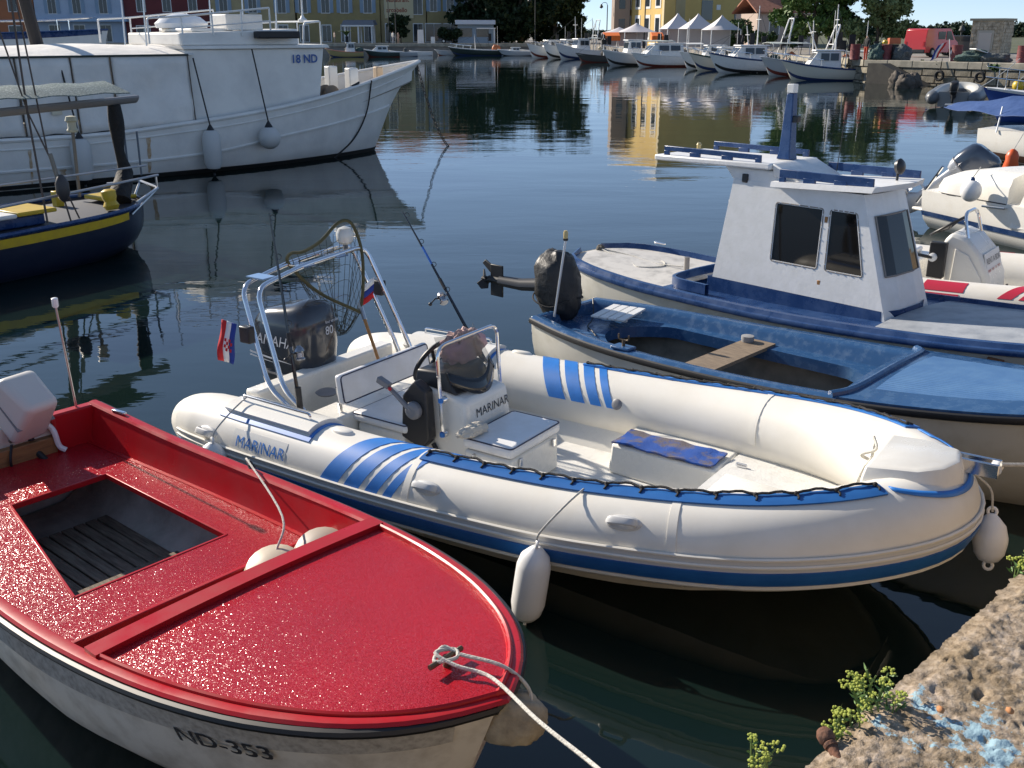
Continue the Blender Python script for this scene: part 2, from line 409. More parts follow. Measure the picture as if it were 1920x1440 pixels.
HALF = [(-.07, .9, .37, .02), (-.055, .9, .37, .08), (0, .903, .372, .14), (.12, .91, .376, .195), (.3, .92, .378, .232), (.6, .935, .38, .25), (1, .955, .385, .25), (2, .975, .4, .25), (3, .95, .44, .25),
        (3.6, .895, .49, .25), (4.1, .79, .54, .25), (4.45, .62, .58, .25), (4.7, .4, .61, .25), (4.82, .2, .622, .25), (4.86, 0, .625, .25)]
tb = Tube(HALF); LT = tb.L
tube_ob = tb.body(MB()).build('tube', hyp, rib, sm=60)
# seams in the collar
for s0 in (tb.sx(2.28), tb.sx(3.85), tb.sx(1.45, True), tb.sx(3.7, True)):
    tb.patch(MB(), s0-.022, s0+.022, -60, 185, .0045, .005, 2, 26).build('seam', hyp, tube_ob)
m = MB(); tb.patch(m, .25, LT-.25, -40, 7, .012, .012, 110, 5); strake = m.build('rub_strake', hypg, rib)
tb.patch(MB(), .27, LT-.27, -27, -9, .020, .012, 110, 3).build('stripe', blue_shaded, strake)
for a in (7, -2, -33):
    MB().tube([tb.p(.26+(LT-.52)*k/120, a, .014) for k in range(121)], .009, 6).build('ridge', hyp, strake)
# stripes over the collar
for port in (False, True):
    x = 1.60
    for wd, gp in ((.145, .05), (.115, .05), (.09, .045), (.065, 0)):
        s0, s1 = tb.sx(x, port), tb.sx(x+wd, port)
        tb.patch(MB(), s0, s1, 6, 168, .0035, .004, 3, 24, .24 if not port else -.24).build('collar_stripe', blue, tube_ob)
        x += wd+gp
# laced blue flaps with black grab line
for port, xa, xb in ((False, 2.28, 4.70), (True, 2.2, 4.62)):
    s0, s1 = tb.sx(xa, port), tb.sx(xb, port)
    f = tb.patch(MB(), s0, s1, 70, 92, .012, .010, 60, 4).build('lacing_flap', blue_shaded if not port else blue, rib)  # near flap gets the blue with painted shade, far flap the lit blue
    n = 13; pts = []
    for i in range(n*6+1):
        t = i/6; ph = t % 1; pts.append(tb.p(s0+(s1-s0)*(.01+.98*i/(n*6)), 87+(2.6+1.6*math.sin(int(t)*2.3))*math.sin(ph*math.pi)+.6*math.sin(i*1.3), .02+.007*math.sin(ph*math.pi)+.003*math.sin(i*2.1)))
    MB().tube(pts, .0075, 6).build('grab_line', rope_d, f)
    for i in range(n+1):
        q = s0+(s1-s0)*(.01+.98*i/n); k = MB(); k.ball(tb.p(q, 86, .02), .014, (1, 1, .9), 8, 6)
        k.tube([tb.p(q, 86, .022), tb.p(q+.006, 80, .018), tb.p(q, 77, .014)], .006, 5); k.build('lashing', rope_d, f)
# moulded carry handles, lifting pads, valve
def pad(s0, a, sc=1.0, arch=True, mt=hypg, nm='carry_handle'):
    c = tb.p(s0, a); O = (tb.p(s0, a, .1)-c).normalized(); T = (tb.p(s0+.05, a)-tb.p(s0-.05, a)).normalized(); B = O.cross(T)
    m = MB(); rings = []
    for k, (q, h) in enumerate(((1, 0), (.96, .012), (.8, .02), (.3, .023))):
        rings.append([c+T*(.10*sc*q*math.cos(2*math.pi*j/20))+B*(.042*sc*q*math.sin(2*math.pi*j/20))+O*(h-.004) for j in range(20)])
    m.loft(rings)
    o = m.build(nm, mt, rib, sm=50)
    if arch:
        g = MB(); g.tube(smooth([c+T*.07*sc+O*.012, c+T*.06*sc+O*.05, c+O*.058, c-T*.06*sc+O*.05, c-T*.07*sc+O*.012], 5), lambda t: (.012, .022), 8, flat=O)
        g.build('grip', mt, o)
for x, a in ((2.42, 33), (3.62, 36), (.55, 20)): pad(tb.sx(x), a)
for x, a in ((1.6, 88), ): pad(tb.sx(x), a, .9, False, hyp, 'lifting_pad')
pad(tb.sx(1.62, True), 80, .9, False, hyp, 'lifting_pad')
c = tb.p(tb.sx(2.62, True), 160); O = (tb.p(tb.sx(2.62, True), 160, .1)-c).normalized()
MB().lathe([(.04, 0), (.04, .006), (.03, .012), (.012, .013)], 14, c, O.to_track_quat('Z', 'Y').to_matrix()).build('air_valve', greyt, rib)
# hull below the collar
m = MB(); rows = []
for x in [.45+.2*k for k in range(22)]+[4.75]:
    b = max(.03, abs(spl([h[0] for h in HALF[3:]], [h[1] for h in HALF[3:]], x))-.1) if x < 4.86 else .03
    zc = spl([h[0] for h in HALF[3:]], [h[2] for h in HALF[3:]], x)
    zk = spl([.4, 3, 4, 4.5, 4.8], [-.3, -.28, -.12, .14, .42], x); zch = spl([.4, 3, 4, 4.8], [-.02, .04, .17, .43], x)
    rows.append([Vector((x, yy, zz)) for yy, zz in ((-b, zc-.17), (-b*.96, zch), (-b*.5, (zch+zk)/2-.02), (0, zk), (b*.5, (zch+zk)/2-.02), (b*.96, zch), (b, zc-.17))])
m.grid(rows); hull_o = m.build('hull', mat('hull_cream', (.60, .57, .48), .4, col2=(.42, .38, .28), vs=4, lo=.45, hi=.8), rib, sm=40)
m = MB(); m.box(.42, .56, -.72, .72, -.25, .62); m.build('transom', gel, rib, bev=.02)
# sole, bow deck, locker
nonskid = mat('nonskid_gelcoat', (.74, .73, .69), .45, col2=(.60, .58, .53), vs=9, lo=.5, hi=.8, bump=.25, bs=55)
m = MB(); m.grid([[Vector((x, y, .158)) for y in (-.70, -.4, 0, .4, .70)] for x in (.5, 1.5, 2.5, 3.7)]); m.build('sole', nonskid, rib)
m = MB()
for side in (1, -1): m.grid([[Vector((x, side*.66, .15)), Vector((x, side*.70, .22)), Vector((x, side*(.80 if x < 3.2 else .72), .34))] for x in (.55, 1.2, 2, 2.8, 3.3, 3.7)], side > 0)
m.build('inner_side', gel, rib, sm=60)
m = MB(); rows = []
for x in (3.56, 3.8, 4.0, 4.2, 4.4, 4.6, 4.72):
    b = max(.1, spl([h[0] for h in HALF[3:]], [h[1] for h in HALF[3:]], x)-.18)
    rows.append([Vector((x, y*b, .375+.015*(1-abs(y)))) for y in (-1, -.6, -.2, .2, .6, 1)])
m.sheet(rows, .05); m.build('bow_deck', nonskid, rib, bev=.012)
m = MB(); m.hexa([(2.75, .36, .155), (3.545, .30, .155), (3.545, .72, .155), (2.75, .74, .155)], [(2.77, .36, .375), (3.55, .30, .382), (3.55, .72, .382), (2.77, .74, .375)])
m.build('bow_locker', gel, rib, bev=.02)
MB().hexa([(3.62, -.3, .390), (4.05, -.25, .392), (4.05, .25, .392), (3.62, .3, .390)], [(3.63, -.29, .396), (4.04, -.24, .398), (4.04, .24, .398), (3.63, .29, .396)]).build('locker_lid', gel, rib, bev=.003)
m = MB(); m.box(3.62, 3.69, .45, .475, .385, .394); m.tube(rounded([(3.62, .46, .393), (3.62, .46, .405), (3.69, .46, .405), (3.69, .46, .393)], .01), .004, 6); m.build('hatch_catch', steel, rib)
# bow step with mooring roller
m = MB()
out = [(4.58, .25), (4.78, .22), (4.97, .12), (5.0, -.05), (4.95, -.18), (4.84, -.27), (4.58, -.29)]
def sc(p, q, z): return [Vector((4.68+(x-4.68)*q, y*q, z+(x-4.68)*.10)) for x, y in p]
m.loft([sc(out, 1.10, .70), sc(out, 1.06, .84), sc(out, .97, .895), sc(out, .9, .905)]); st = m.build('bow_step', gel, rib, bev=.018, seg=3)
m = MB(); rows_o = [Vector((4.68+(x-4.68)*1.13, y*1.15, .865+(x-4.68)*.10)) for x, y in out]
s_a, s_b = tb.sx(4.60), tb.sx(4.55, True)
E1 = []
for k in range(49):
    f = k/48; q_ = tb.sx(4.72)+(tb.sx(4.66, True)-tb.sx(4.72))*f; a_ = 74-34*math.sin(math.pi*min(1, f*1.15))**.8
    E1.append([tb.p(q_, a_+b_, .007) for b_ in (0, 4, 8)])
m.grid(E1); eo = m.build('step_edging', blue, rib); s_ = eo.modifiers.new('s', 'SOLIDIFY'); s_.thickness = .006; s_.offset = 0
m = MB(); m.box(4.86, 5.16, .085, .10, .82, .90); m.box(4.86, 5.16, .16, .175, .82, .90); m.box(4.80, 5.0, .085, .175, .812, .822)
br = m.build('bow_roller', steel, rib, bev=.006)
MB().lathe([(.018, -.03), (.032, -.028), (.02, 0), (.032, .028), (.018, .03)], 14, (5.14, .13, .865), Matrix.Rotation(R(90), 3, 'X')).build('roller_wheel', pfend, br)
# aft seat, backrest
m = MB(); m.box(1.26, 1.68, -.60, .62, .27, .52); m.build('seat_base', gel, rib, bev=.025)
m = MB(); m.box(1.22, 1.72, -.62, .60, .525, .595); sc_ = m.build('seat_cushion', vinyl, rib, bev=.028, seg=3)
piping = mat('dark_piping', (.02, .025, .06), .5)
def loop_pipe(x0, x1, y0, y1, z, r=.005, q=.03):
    return rounded([((x0+x1)/2, y0, z), (x1, y0, z), (x1, y1, z), (x0, y1, z), (x0, y0, z), ((x0+x1)/2, y0, z)], q)
MB().tube(loop_pipe(1.225, 1.715, -.615, .595, .585), .005, 5).build('piping', piping, sc_)
bk = MB(); Mb = Matrix.Translation((1.2, -.2, .655)) @ Matrix.Rotation(R(-8), 4, 'Y')
bk.box(-.03, .03, -.49, .48, 0, .215, Mb); bko = bk.build('backrest', vinyl, rib, bev=.022, seg=3)
fp = [Mb @ Vector((.027, y, z)) for y, z in ((0, .01), (.47, .01), (.47, .205), (-.48, .205), (-.48, .01), (0, .01))]
MB().tube(rounded(fp, .03), .0055, 5).build('piping', piping, bko)
fr = MB(); fr.tube(rounded([Mb @ Vector(p) for p in ((-.04, -.46, -.36), (-.04, -.46, .12))], .02), .014, 8); fr.tube([Mb @ Vector(p) for p in ((-.04, .45, -.36), (-.04, .45, .12))], .014, 8)
fr.tube([Mb @ Vector(p) for p in ((-.042, -.46, .06), (-.042, .45, .06))], .014, 8); fr.build('backrest_frame', steel, bko)
bb = MB(); bb.box(.86, 1.12, -.55, .55, .16, .48); bb.build('aft_locker', gel, rib, bev=.02)
wl = MB(); wl.lathe([(.07, 0), (.085, .015), (.06, .03), (.03, .032)], 18, (.70, -.2, .48)); wl.build('filler_cap', greyt, rib)
# white deck panels on the collar aft, with blue edging and a rail
for port in (False, True):
    s0, s1 = sorted((tb.sx(.62, port), tb.sx(1.42, port)))
    po = tb.patch(MB(), s0, s1, 62, 128, .034, .034, 10, 8).build('side_panel', gel, rib, bev=.012)
    e = MB(); tb.patch(e, s0-.03, s1+.03, 51, 58, .007, .007, 12, 2); tb.patch(e, s1+.008 if not port else s0-.034, s1+.034 if not port else s0-.008, 58, 128, .007, .007, 2, 8)
    e.build('panel_edging', blue, po)
    a, b = (s0+.08, s1-.08)
    MB().tube(rounded([tb.p(a, 84, .03), tb.p(a, 84, .072), tb.p(b, 84, .072), tb.p(b, 84, .03)], .02), .009, 8).build('panel_rail', steel, po)
# lettering on the collar
def tube_text(txt, x0, a0, size, mt, nm, sxf=1.0):
    t = text_mb(txt, size, .0012, .0, 4, sxf); q0 = tb.sx(x0); rr_ = .25
    bm = bmesh.new(); me = t.mesh('tmp'); bm.from_mesh(me); bmesh.ops.subdivide_edges(bm, edges=[e for e in bm.edges if e.calc_length() > .012], cuts=4, use_grid_fill=False); bmesh.ops.triangulate(bm, faces=bm.faces)
    t2 = MB(); bm.verts.index_update(); t2.add([tb.p(q0+v.co.x, a0+math.degrees(v.co.y/rr_), .0035) for v in bm.verts], [tuple(v.index for v in f.verts) for f in bm.faces]); bm.free(); bpy.data.meshes.remove(me)
    return t2.build(nm, mt, rib, sm=0, fix=False)
tb.patch(MB(), tb.sx(.80), tb.sx(1.30), 7, 40, .0015, .003, 8, 6).build('name_panel', gel, tube_ob)
tube_text('MARINAR', .84, 14, .105, blue, 'name_lettering')
# console
cx0, cx1, cy0, cy1 = 1.66, 2.12, -.48, .02
m = MB()
b4 = [(cx0-.02, cy0-.02, .27), (cx1+.05, cy0-.02, .27), (cx1+.05, cy1+.04, .27), (cx0-.02, cy1+.04, .27)]
t4 = [(cx0+.05, cy0+.01, .86), (cx1, cy0+.01, .80), (cx1, cy1-.01, .80), (cx0+.05, cy1-.01, .86)]
m.hexa(b4, t4); con = m.build('console', gel, rib, bev=.035, seg=3)
m = MB(); m.hexa([(cx0+.02, cy0+.02, .855), (cx1-.09, cy0+.02, .82), (cx1-.09, cy1-.02, .82), (cx0+.02, cy1-.02, .855)], [(cx0+.03, cy0+.03, .95), (cx1-.2, cy0+.05, .96), (cx1-.2, cy1-.05, .96), (cx0+.03, cy1-.03, .95)])
m.build('dashboard', blackp, con, bev=.015)
screen = mat('smoked_acrylic', (.16, .15, .12), .05, trans=0, alpha=.26)
screend = mat('dark_acrylic', (.006, .006, .007), .05, coat=.3)
# curved windscreen: lower band opaque, upper band clear
def scr(t, h):
    y = cy0-.0+(cy1-cy0+.0)*t; bow_ = .10*math.sin(math.pi*t); 
    return Vector((cx1-.115+bow_-h*.16, -.23+(y+.23)*(1-.12*h), .795+.055*(1-math.sin(math.pi*t))*(1-h)*2+h*.40))
rows = [[scr(i/16, h) for i in range(17)] for h in (0, .10, .18, .26)]
ws = MB().grid(rows).build('windscreen_base', screend, con); sol = ws.modifiers.new('s', 'SOLIDIFY'); sol.thickness = .006
rows = [[scr(i/16, h) for i in range(17)] for h in (.26, .5, .8, 1.0)]
ws = MB().grid(rows).build('windscreen', screen, con); sol = ws.modifiers.new('s', 'SOLIDIFY'); sol.thickness = .005
m = MB(); m.tube(rounded([(1.97, -.525, .55), (1.97, -.54, .62), (1.93, -.53, 1.16), (1.99, .07, 1.19), (2.02, .07, .66), (2.02, .045, .60)], .09, 6), .0135, 10); rl = m.build('console_rail', steel, con)
for p in ((1.97, -.5, .56), (1.965, -.5, .80), (2.02, .04, .6)):
    MB().lathe([(.026, 0), (.026, .02), (.016, .035)], 12, p, Matrix.Rotation(R(90), 3, 'X')).build('rail_clamp', steel, rl)
for p in ((1.968, -.54, .56), (1.96, -.538, .80)): MB().lathe([(.017, -.015), (.019, 0), (.017, .015)], 10, p).build('blue_tape', blue, rl)
# steering wheel
Mw = Matrix.Translation((1.64, -.22, .93)) @ Matrix.Rotation(R(-62), 4, 'Y')
m = MB(); m.tube([Mw @ Vector((.165*math.cos(R(a)), .165*math.sin(R(a)), 0)) for a in range(0, 361, 12)], .016, 8)
for a in (90, 210, 330): m.tube([Mw @ Vector((0, 0, -.03)), Mw @ Vector((.16*math.cos(R(a)), .16*math.sin(R(a)), 0))], .012, 6)
m.lathe([(.04, -.10), (.045, -.02), (.02, 0)], 12, Mw.translation, Mw.to_3x3()); m.build('steering_wheel', black, con)
# throttle on the side of the console
m = MB(); m.prism([(1.66, -.515, .50), (1.83, -.515, .44), (1.90, -.515, .52), (1.88, -.515, .86), (1.78, -.515, .92), (1.68, -.515, .80)], (0, -.085, 0)); th = m.build('throttle_box', blackp, con, bev=.012)
m = MB(); m.lathe([(.062, 0), (.062, .035), (.045, .055), (.01, .056)], 18, (1.79, -.598, .72), Matrix.Rotation(R(90), 3, 'X')); m.tube([(1.79, -.64, .72), (1.60, -.645, .86)], lambda t: .02-.004*t, 8); m.box(-.07, .035, -.022, .022, -.022, .022, Matrix.Translation((1.58, -.645, .875)) @ Matrix.Rotation(R(20), 4, 'Y'))
m.build('throttle_lever', greyt, th, bev=.006)
m = MB(); m.ball((1.63, -.665, .855), .014, (1, 1, 1), 8, 6); m.build('kill_button', mat('red_plastic', (.5, .01, .02), .4), th)
MB().tube(smooth([(1.78, -.56, .46), (1.80, -.57, .38), (1.87, -.56, .32), (1.9, -.52, .4), (1.86, -.505, .46)], 5), .016, 7).build('control_cable', blackp, th)
text_on('name_lettering', 'MARINAR', .088, (cx1+.0165, cy0+.10, .665), (0, 1, 0), (-.085, 0, 1), mat('black_print', (.015, .02, .03), .4), con, .001)
# console seat with hinged lid
m = MB(); m.box(2.19, 2.56, -.60, -.02, .27, .53); se = m.build('seat_box', gel, rib, bev=.02)
m = MB(); m.box(2.18, 2.575, -.61, -.01, .538, .62); cu = m.build('box_cushion', vinyl, se, bev=.03, seg=3)
MB().tube(loop_pipe(2.185, 2.57, -.605, -.015, .612), .005, 5).build('piping', piping, cu)
for p in ((2.572, -.10, .50), (2.572, -.50, .50), (2.28, -.612, .5)):
    q = MB(); q.box(p[0]-.008, p[0]+.008, p[1]-.016, p[1]+.016, p[2]-.035, p[2]+.02); q.build('latch', steel, se, bev=.004)
# stern arch: two bent stainless hoops
for dx, dy in ((0, 0), (.15, .0)):
    m = MB()
    m.tube(rounded([(.82+dx, -.69, .55), (.62+dx, -.68, .66), (.36+dx, -.62, 1.33), (.28+dx, -.1, 1.385), (.27+dx, .59, 1.42), (.62+dx, .69, .62), (.66+dx, .70, .5)], .12, 7), .019, 12)
    m.build('arch_hoop', steel, rib)
for y in (-.45, -.05, .3): MB().box(.29, .46, y-.06, y+.06, 1.36+.03*(y+.5), 1.37+.03*(y+.5)).build('arch_plate', steel, rib)
m = MB(); m.tube([(.35, .45, 1.40), (.35, .45, 1.455)], .02, 8); m.build('light_stem', greyt, rib)
MB().lathe([(.045, 0), (.065, .02), (.07, .08), (.05, .12), (.01, .135)], 16, (.35, .45, 1.45)).build('stern_light', mat('clear_lens', (.62, .60, .54), .12, coat=.6), rib)
# ------------------------------------------------ black outboard
def outboard(parent, M, cowl, legm, txt=None, s=1.0, tilt=0, prop=True):
    o = bpy.data.objects.new('outboard_motor', None); C.objects.link(o); o.parent = parent; o.matrix_local = M @ Matrix.Scale(s, 4)
    if tilt: o.matrix_local = M @ Matrix.Rotation(R(tilt), 4, 'Y') @ Matrix.Scale(s, 4)
    def ring(z, xa, xb, w, e=3.2, n=28):
        cx, hx = (xa+xb)/2, (xb-xa)/2; q = []
        for k in range(n):
            t = 2*math.pi*k/n; c_, s_ = math.cos(t), math.sin(t)
            q.append(Vector((cx+hx*abs(c_)**(2/e)*(1 if c_ > 0 else -1), w*abs(s_)**(2/e)*(1 if s_ > 0 else -1), z+.04*(c_)*(1 if z > .5 else 0))))
        return q
    m = MB(); m.loft([ring(.12, -.26, .26, .17), ring(.20, -.28, .29, .195), ring(.34, -.285, .30, .21), ring(.48, -.27, .30, .208), ring(.56, -.24, .285, .19), ring(.60, -.19, .24, .15), ring(.615, -.10, .15, .08)])
    co = m.build('cowl', cowl, o, sm=50)
    m = MB(); m.loft([ring(-.02, -.20, .18, .13), ring(.06, -.25, .25, .165), ring(.118, -.262, .262, .174)]); m.build('lower_cowl', legm, o, sm=50)
    m = MB(); m.loft([ring(.115, -.267, .267, .178), ring(.135, -.275, .275, .184)]); m.build('cowl_band', greyt, o)
    m = MB(); m.loft([ring(-.02, -.16, .10, .07, 2.4), ring(-.35, -.15, .06, .055, 2.4), ring(-.62, -.14, .05, .04, 2.4), ring(-.74, -.24, .12, .05, 2.4), ring(-.82, -.2, .1, .045, 2.4), ring(-.98, -.02, .06, .012, 2.2)])
    m.box(-.30, .05, -.09, .09, -.50, -.485)
    m.build('leg', legm, o, sm=50)
    m = MB(); m.box(.06, .24, -.10, .10, -.22, .02); m.box(.16, .26, -.13, .13, -.18, -.02); m.build('bracket', blackp, o, bev=.02)
    if prop:
        m = MB(); m.lathe([(.045, -.06), (.05, 0), (.02, .07)], 12, (-.28, 0, -.76), Matrix.Rotation(R(90), 3, 'Y'))
        for a in (0, 120, 240):
            q = Matrix.Translation((-.28, 0, -.76)) @ Matrix.Rotation(R(a), 4, 'X'); m.prism([q @ Vector(v) for v in ((-.03, .03, 0), (-.05, .08, .12), (0, .0, .165), (.04, -.07, .11), (.03, -.03, 0))], (.008, 0, 0))
        m.build('propeller', legm, o)
    if txt:
        text_on('cowl_lettering', txt[0], .105, (-.235, -.2135, .345), (1, 0, 0), (0, .05, 1), mat('silver_print', (.62, .63, .65), .35), o, .001, .25)
        text_on('cowl_number', txt[1], .085, (.308, -.005, .42), (-.08, 1, 0), (-.04, 0, 1), mat('silver_print', (.62, .63, .65)), o, .001)
        text_on('cowl_small_print', 'four stroke', .03, (.308, .0, .50), (-.08, 1, 0), (-.06, 0, 1), mat('silver_print', (.62, .63, .65)), o, 0)
        sw = MB(); sw.add([(-.24, -.2125, .275), (.20, -.2135, .235), (-.05, -.2135, .245), (-.24, -.2125, .262)], [(0, 3, 2, 1)]); sw.add([(-.24, -.2125, .25), (.06, -.2135, .215), (-.24, -.2125, .238)], [(0, 2, 1)])
        sw.build('cowl_flash', mat('silver_print', (.62, .63, .65)), o, sm=0, fix=False)
    return o
cowlm = mat('charcoal_cowl', (.030, .036, .046), .22, coat=.6, col2=(.024, .028, .036), vs=3)
SHIFT = Vector((-.12, .24, -.11))
for o in list(rib.children):
    if o.name.split('.')[0] in ('console', 'seat_box', 'seat_base', 'seat_cushion', 'backrest'): o.location = SHIFT
outboard(rib, Matrix.Translation((.20, 0, .40)) @ Matrix.Scale(1.08, 4), cowlm, mat('dark_leg', (.03, .033, .038), .3), ('YAMAHA', '80'))
# ------------------------------------------------ things aboard and hanging from the inflatable
def wrot(o): o.matrix_world = RIBM @ o.matrix_world
def fender(name, label, top, bot, r=.1, mt=pfend, n=18, rope=None, group=None, eye=True):
    "long cylindrical fender between two world points, with eyes and lanyard"
    top, bot = Vector(top), Vector(bot); L = (top-bot).length; M = (top-bot).to_track_quat('Z', 'Y').to_matrix().to_4x4()
    t = thing(name, label, 'fender', bot, 0, group)
    prof = [(.015, 0), (r*.55, .012), (r*.86, .05), (r, .11), (r*1.01, L*.5), (r, L-.12), (r*.84, L-.06), (r*.45, L-.02), (.02, L)]
    MB().lathe(prof, n, (0, 0, 0), M.to_3x3()).build('fender_body', mt, t)
    if eye:
        for z in (L+.01, -.012):
            e = MB(); e.tube([M @ Vector((.022*math.cos(R(a)), 0, z+.022*math.sin(R(a)))) for a in range(0, 361, 30)], .009, 6); e.build('eye', mt, t)
    if rope:
        MB().tube([Vector(p)-bot for p in rope], .006, 6).build('lanyard', rope_w, t)
    return t
f_top = ribw(3.22, -1.27, .46)
fender('fender', 'white cylindrical fender hanging from the near side of the blue striped inflatable', f_top, ribw(3.17, -1.30, .015), .092,
       rope=smooth([ribw(3.34, -1.0, .715), ribw(3.32, -1.12, .68), ribw(3.27, -1.22, .60), ribw(3.23, -1.27, .53), ribw(3.22, -1.27, .48)], 5))
fender('fender', 'white fender hanging at the bow tip of the blue striped inflatable', ribw(5.15, .20, .58), ribw(5.18, .12, .33), .088,
       rope=smooth([ribw(5.15, .20, .59), ribw(5.12, .2, .72), ribw(5.0, .15, .82)], 4))
fender('fender', 'white fender on the stern quarter of the blue striped inflatable, beside the red boat', ribw(.70, -1.27, .46), ribw(.68, -1.32, .02), .105,
       rope=smooth([ribw(.74, -.98, .70), ribw(.74, -1.12, .64), ribw(.71, -1.24, .54), ribw(.70, -1.27, .47)], 5))
# towel over the bow locker
m = MB(); rows = []; rr = random.Random(5)
for i in range(25):
    x = 2.79+.72*i/24; row = []
    for j in range(10):
        y = .60-.26*j/9; z = .392+.014*noise.noise(Vector((x*7, y*9, 1)))+.008*noise.noise(Vector((x*19, y*19, 4)))+.006
        row.append(Vector((x+.008*noise.noise(Vector((y*8, 2, 0)))+.03*(y-.4), y-.08*(x-2.79)*.6+.014*noise.noise(Vector((x*7, 5, 0))), z+.006)))
    rows.append(row)
m.sheet(rows, .012)
tw = m.build('towel', mat('blue_towel', (.020, .085, .36), .95, col2=(.15, .13, .14), vs=8, lo=.47, hi=.60, bump=.9, bs=140), sm=60)
tw.matrix_world = RIBM; tag(tw, 'patterned dark blue beach towel spread on the bow locker of the inflatable', 'towel')
# cloth on the seat, bag behind the windscreen
def blob(name, c, s, mt, seed, amp=.3, fr=3.0, n=28, mm=18):
    m = MB(); vs = []; fs = []
    for i in range(mm+1):
        for j in range(n):
            th, ph = math.pi*i/mm, 2*math.pi*j/n
            d = Vector((math.sin(th)*math.cos(ph), math.sin(th)*math.sin(ph), math.cos(th)))
            k = 1+amp*noise.fractal(d*fr+Vector((seed, 0, 0)), .8, 2, 4)
            vs.append(Vector((d.x*s[0]*k, d.y*s[1]*k, max(-s[2]*.6, d.z*s[2]*k))))
    for i in range(mm):
        for j in range(n): fs.append((i*n+j, (i+1)*n+j, (i+1)*n+(j+1) % n, i*n+(j+1) % n))
    m.add(vs, fs); return m.build(name, mt, sm=70, loc=c)
o = blob('wash_leather', ribw(2.115, -.32, .545), (.05, .13, .045), mat('chamois', (.60, .55, .46), .9, bump=.5, bs=50), 3); o.rotation_euler = (0, 0, R(RIB_YAW-10))
tag(o, 'crumpled cream wash leather lying on the corner of the console seat', 'cloth')
o = blob('cloth_bag', ribw(1.72, .11, .93), (.10, .19, .13), mat('beige_cloth', (.50, .36, .26), .9, col2=(.36, .22, .30), vs=3, bump=.5, bs=40), 9, .35); o.rotation_euler = (0, 0, R(RIB_YAW))
tag(o, 'crumpled beige and lilac cloth bag behind the console windscreen', 'bag')
# rope coil in the bow
m = MB(); pts = []
for k in range(90):
    a = k*.42; q = .05+.05*math.sin(k*.9)*.5+.03*math.sin(k*.37); pts.append(ribw(4.20+q*math.cos(a)*1.6+.001*k, -.05+q*math.sin(a)*1.2+.004*k-.16, 0.41+.0006*k))
m.tube(smooth(pts, 2), .008, 6); tag(m.build('bow_rope', rope_w), 'loose coil of white rope on the bow deck of the inflatable', 'rope')
m = MB(); m.tube(smooth([ribw(4.42, .10, .40), ribw(4.42, .18, .52), ribw(4.50, .25, .68), ribw(4.44, .22, .74), ribw(4.52, .2, .80), ribw(4.48, .28, .84)], 6), .010, 6)
m.tube(smooth([ribw(4.36, .05, .40), ribw(4.42, .14, .50), ribw(4.46, .22, .66), ribw(4.5, .2, .74), ribw(4.5, .24, .82)], 6), .009, 6)
tag(m.build('anchor_rope', rope_w), 'bunched white anchor rope beside the bow step of the inflatable', 'rope')
# mooring line from the roller to the quay
m = MB(); m.tube(sag(ribw(5.16, .13, .89), (4.3, 4.9, 1.42), .16), .011, 7); tag(m.build('mooring_line', rope_w), 'white mooring line running from the bow roller of the inflatable to the right', 'rope')
# fishing rods
def rod(label, butt, tip, reel_f, holder, grip=.0, mt=blackg, reelside=(1, 0, 0)):
    butt, tip = Vector(butt), Vector(tip); d = (tip-butt); t = thing('fishing_rod', label, 'fishing rod', butt, 0, 'fishing rods in the inflatable')
    q = lambda f: d*f
    MB().tube([q(0), q(.35), q(.7), q(1)+Vector((0, 0, -.01))], lambda s: .0145*(1-.62*s), 8).build('blank', mt, t)
    MB().tube([q(.02), q(.2)], .013, 8).build('grip', black, t); MB().tube([q(reel_f+.03), q(reel_f+.10)], .0135, 8).build('fore_grip', black, t)
    for f in (.45, .62, .78, .97):
        MB().tube([q(f)+Vector((.018*math.cos(R(a)), 0, .018*math.sin(R(a))))+Vector((.016, 0, 0)) for a in range(0, 361, 45)], .003, 5).build('line_guide', blackg, t)
    if 'blue' in label: MB().tube([q(.55), q(.74)], .0092, 8).build('blue_wrap', mat('rod_blue', (.03, .12, .42), .3), t)
    r = MB(); c = q(reel_f)+Vector(reelside)*.055; ax = Vector(reelside).normalized().to_track_quat('Y', 'Z').to_matrix()
    r.tube([q(reel_f), c], .008, 6); r.lathe([(.03, -.05), (.036, -.04), (.024, -.03), (.024, 0), (.036, .012), (.03, .03), (.012, .05)], 14, c, d.to_track_quat('Z', 'Y').to_matrix())
    r.build('reel', mat('reel_metal', (.35, .36, .38), .25, .9), t)
    h = MB(); h.tube([c, c+Vector((-.05, -.03, .0)), c+Vector((-.08, -.05, -.03))], .006, 6); h.ball(c+Vector((-.085, -.053, -.035)), .015, (1, 1, 1), 8, 6); h.build('reel_handle', blackp, t)
    if holder:
        a, b = (Vector(p)-butt for p in holder); MB().tube([a, b], .022, 12).build('rod_holder', blackp, t)
    return t
rod('black fishing rod standing upright in the near stern rod holder of the inflatable', ribw(.96, -.72, .56), ribw(.70, -.62, 1.88), .30, (ribw(.965, -.722, .50), ribw(.945, -.715, .73)))
rod('blue and black fishing rod leaning out beyond the console of the inflatable', ribw(1.66, .44, .75), ribw(.56, .90, 1.66), .42, (ribw(1.68, .43, .73), ribw(1.58, .475, .815)), reelside=(-.8, -.3, -.5))
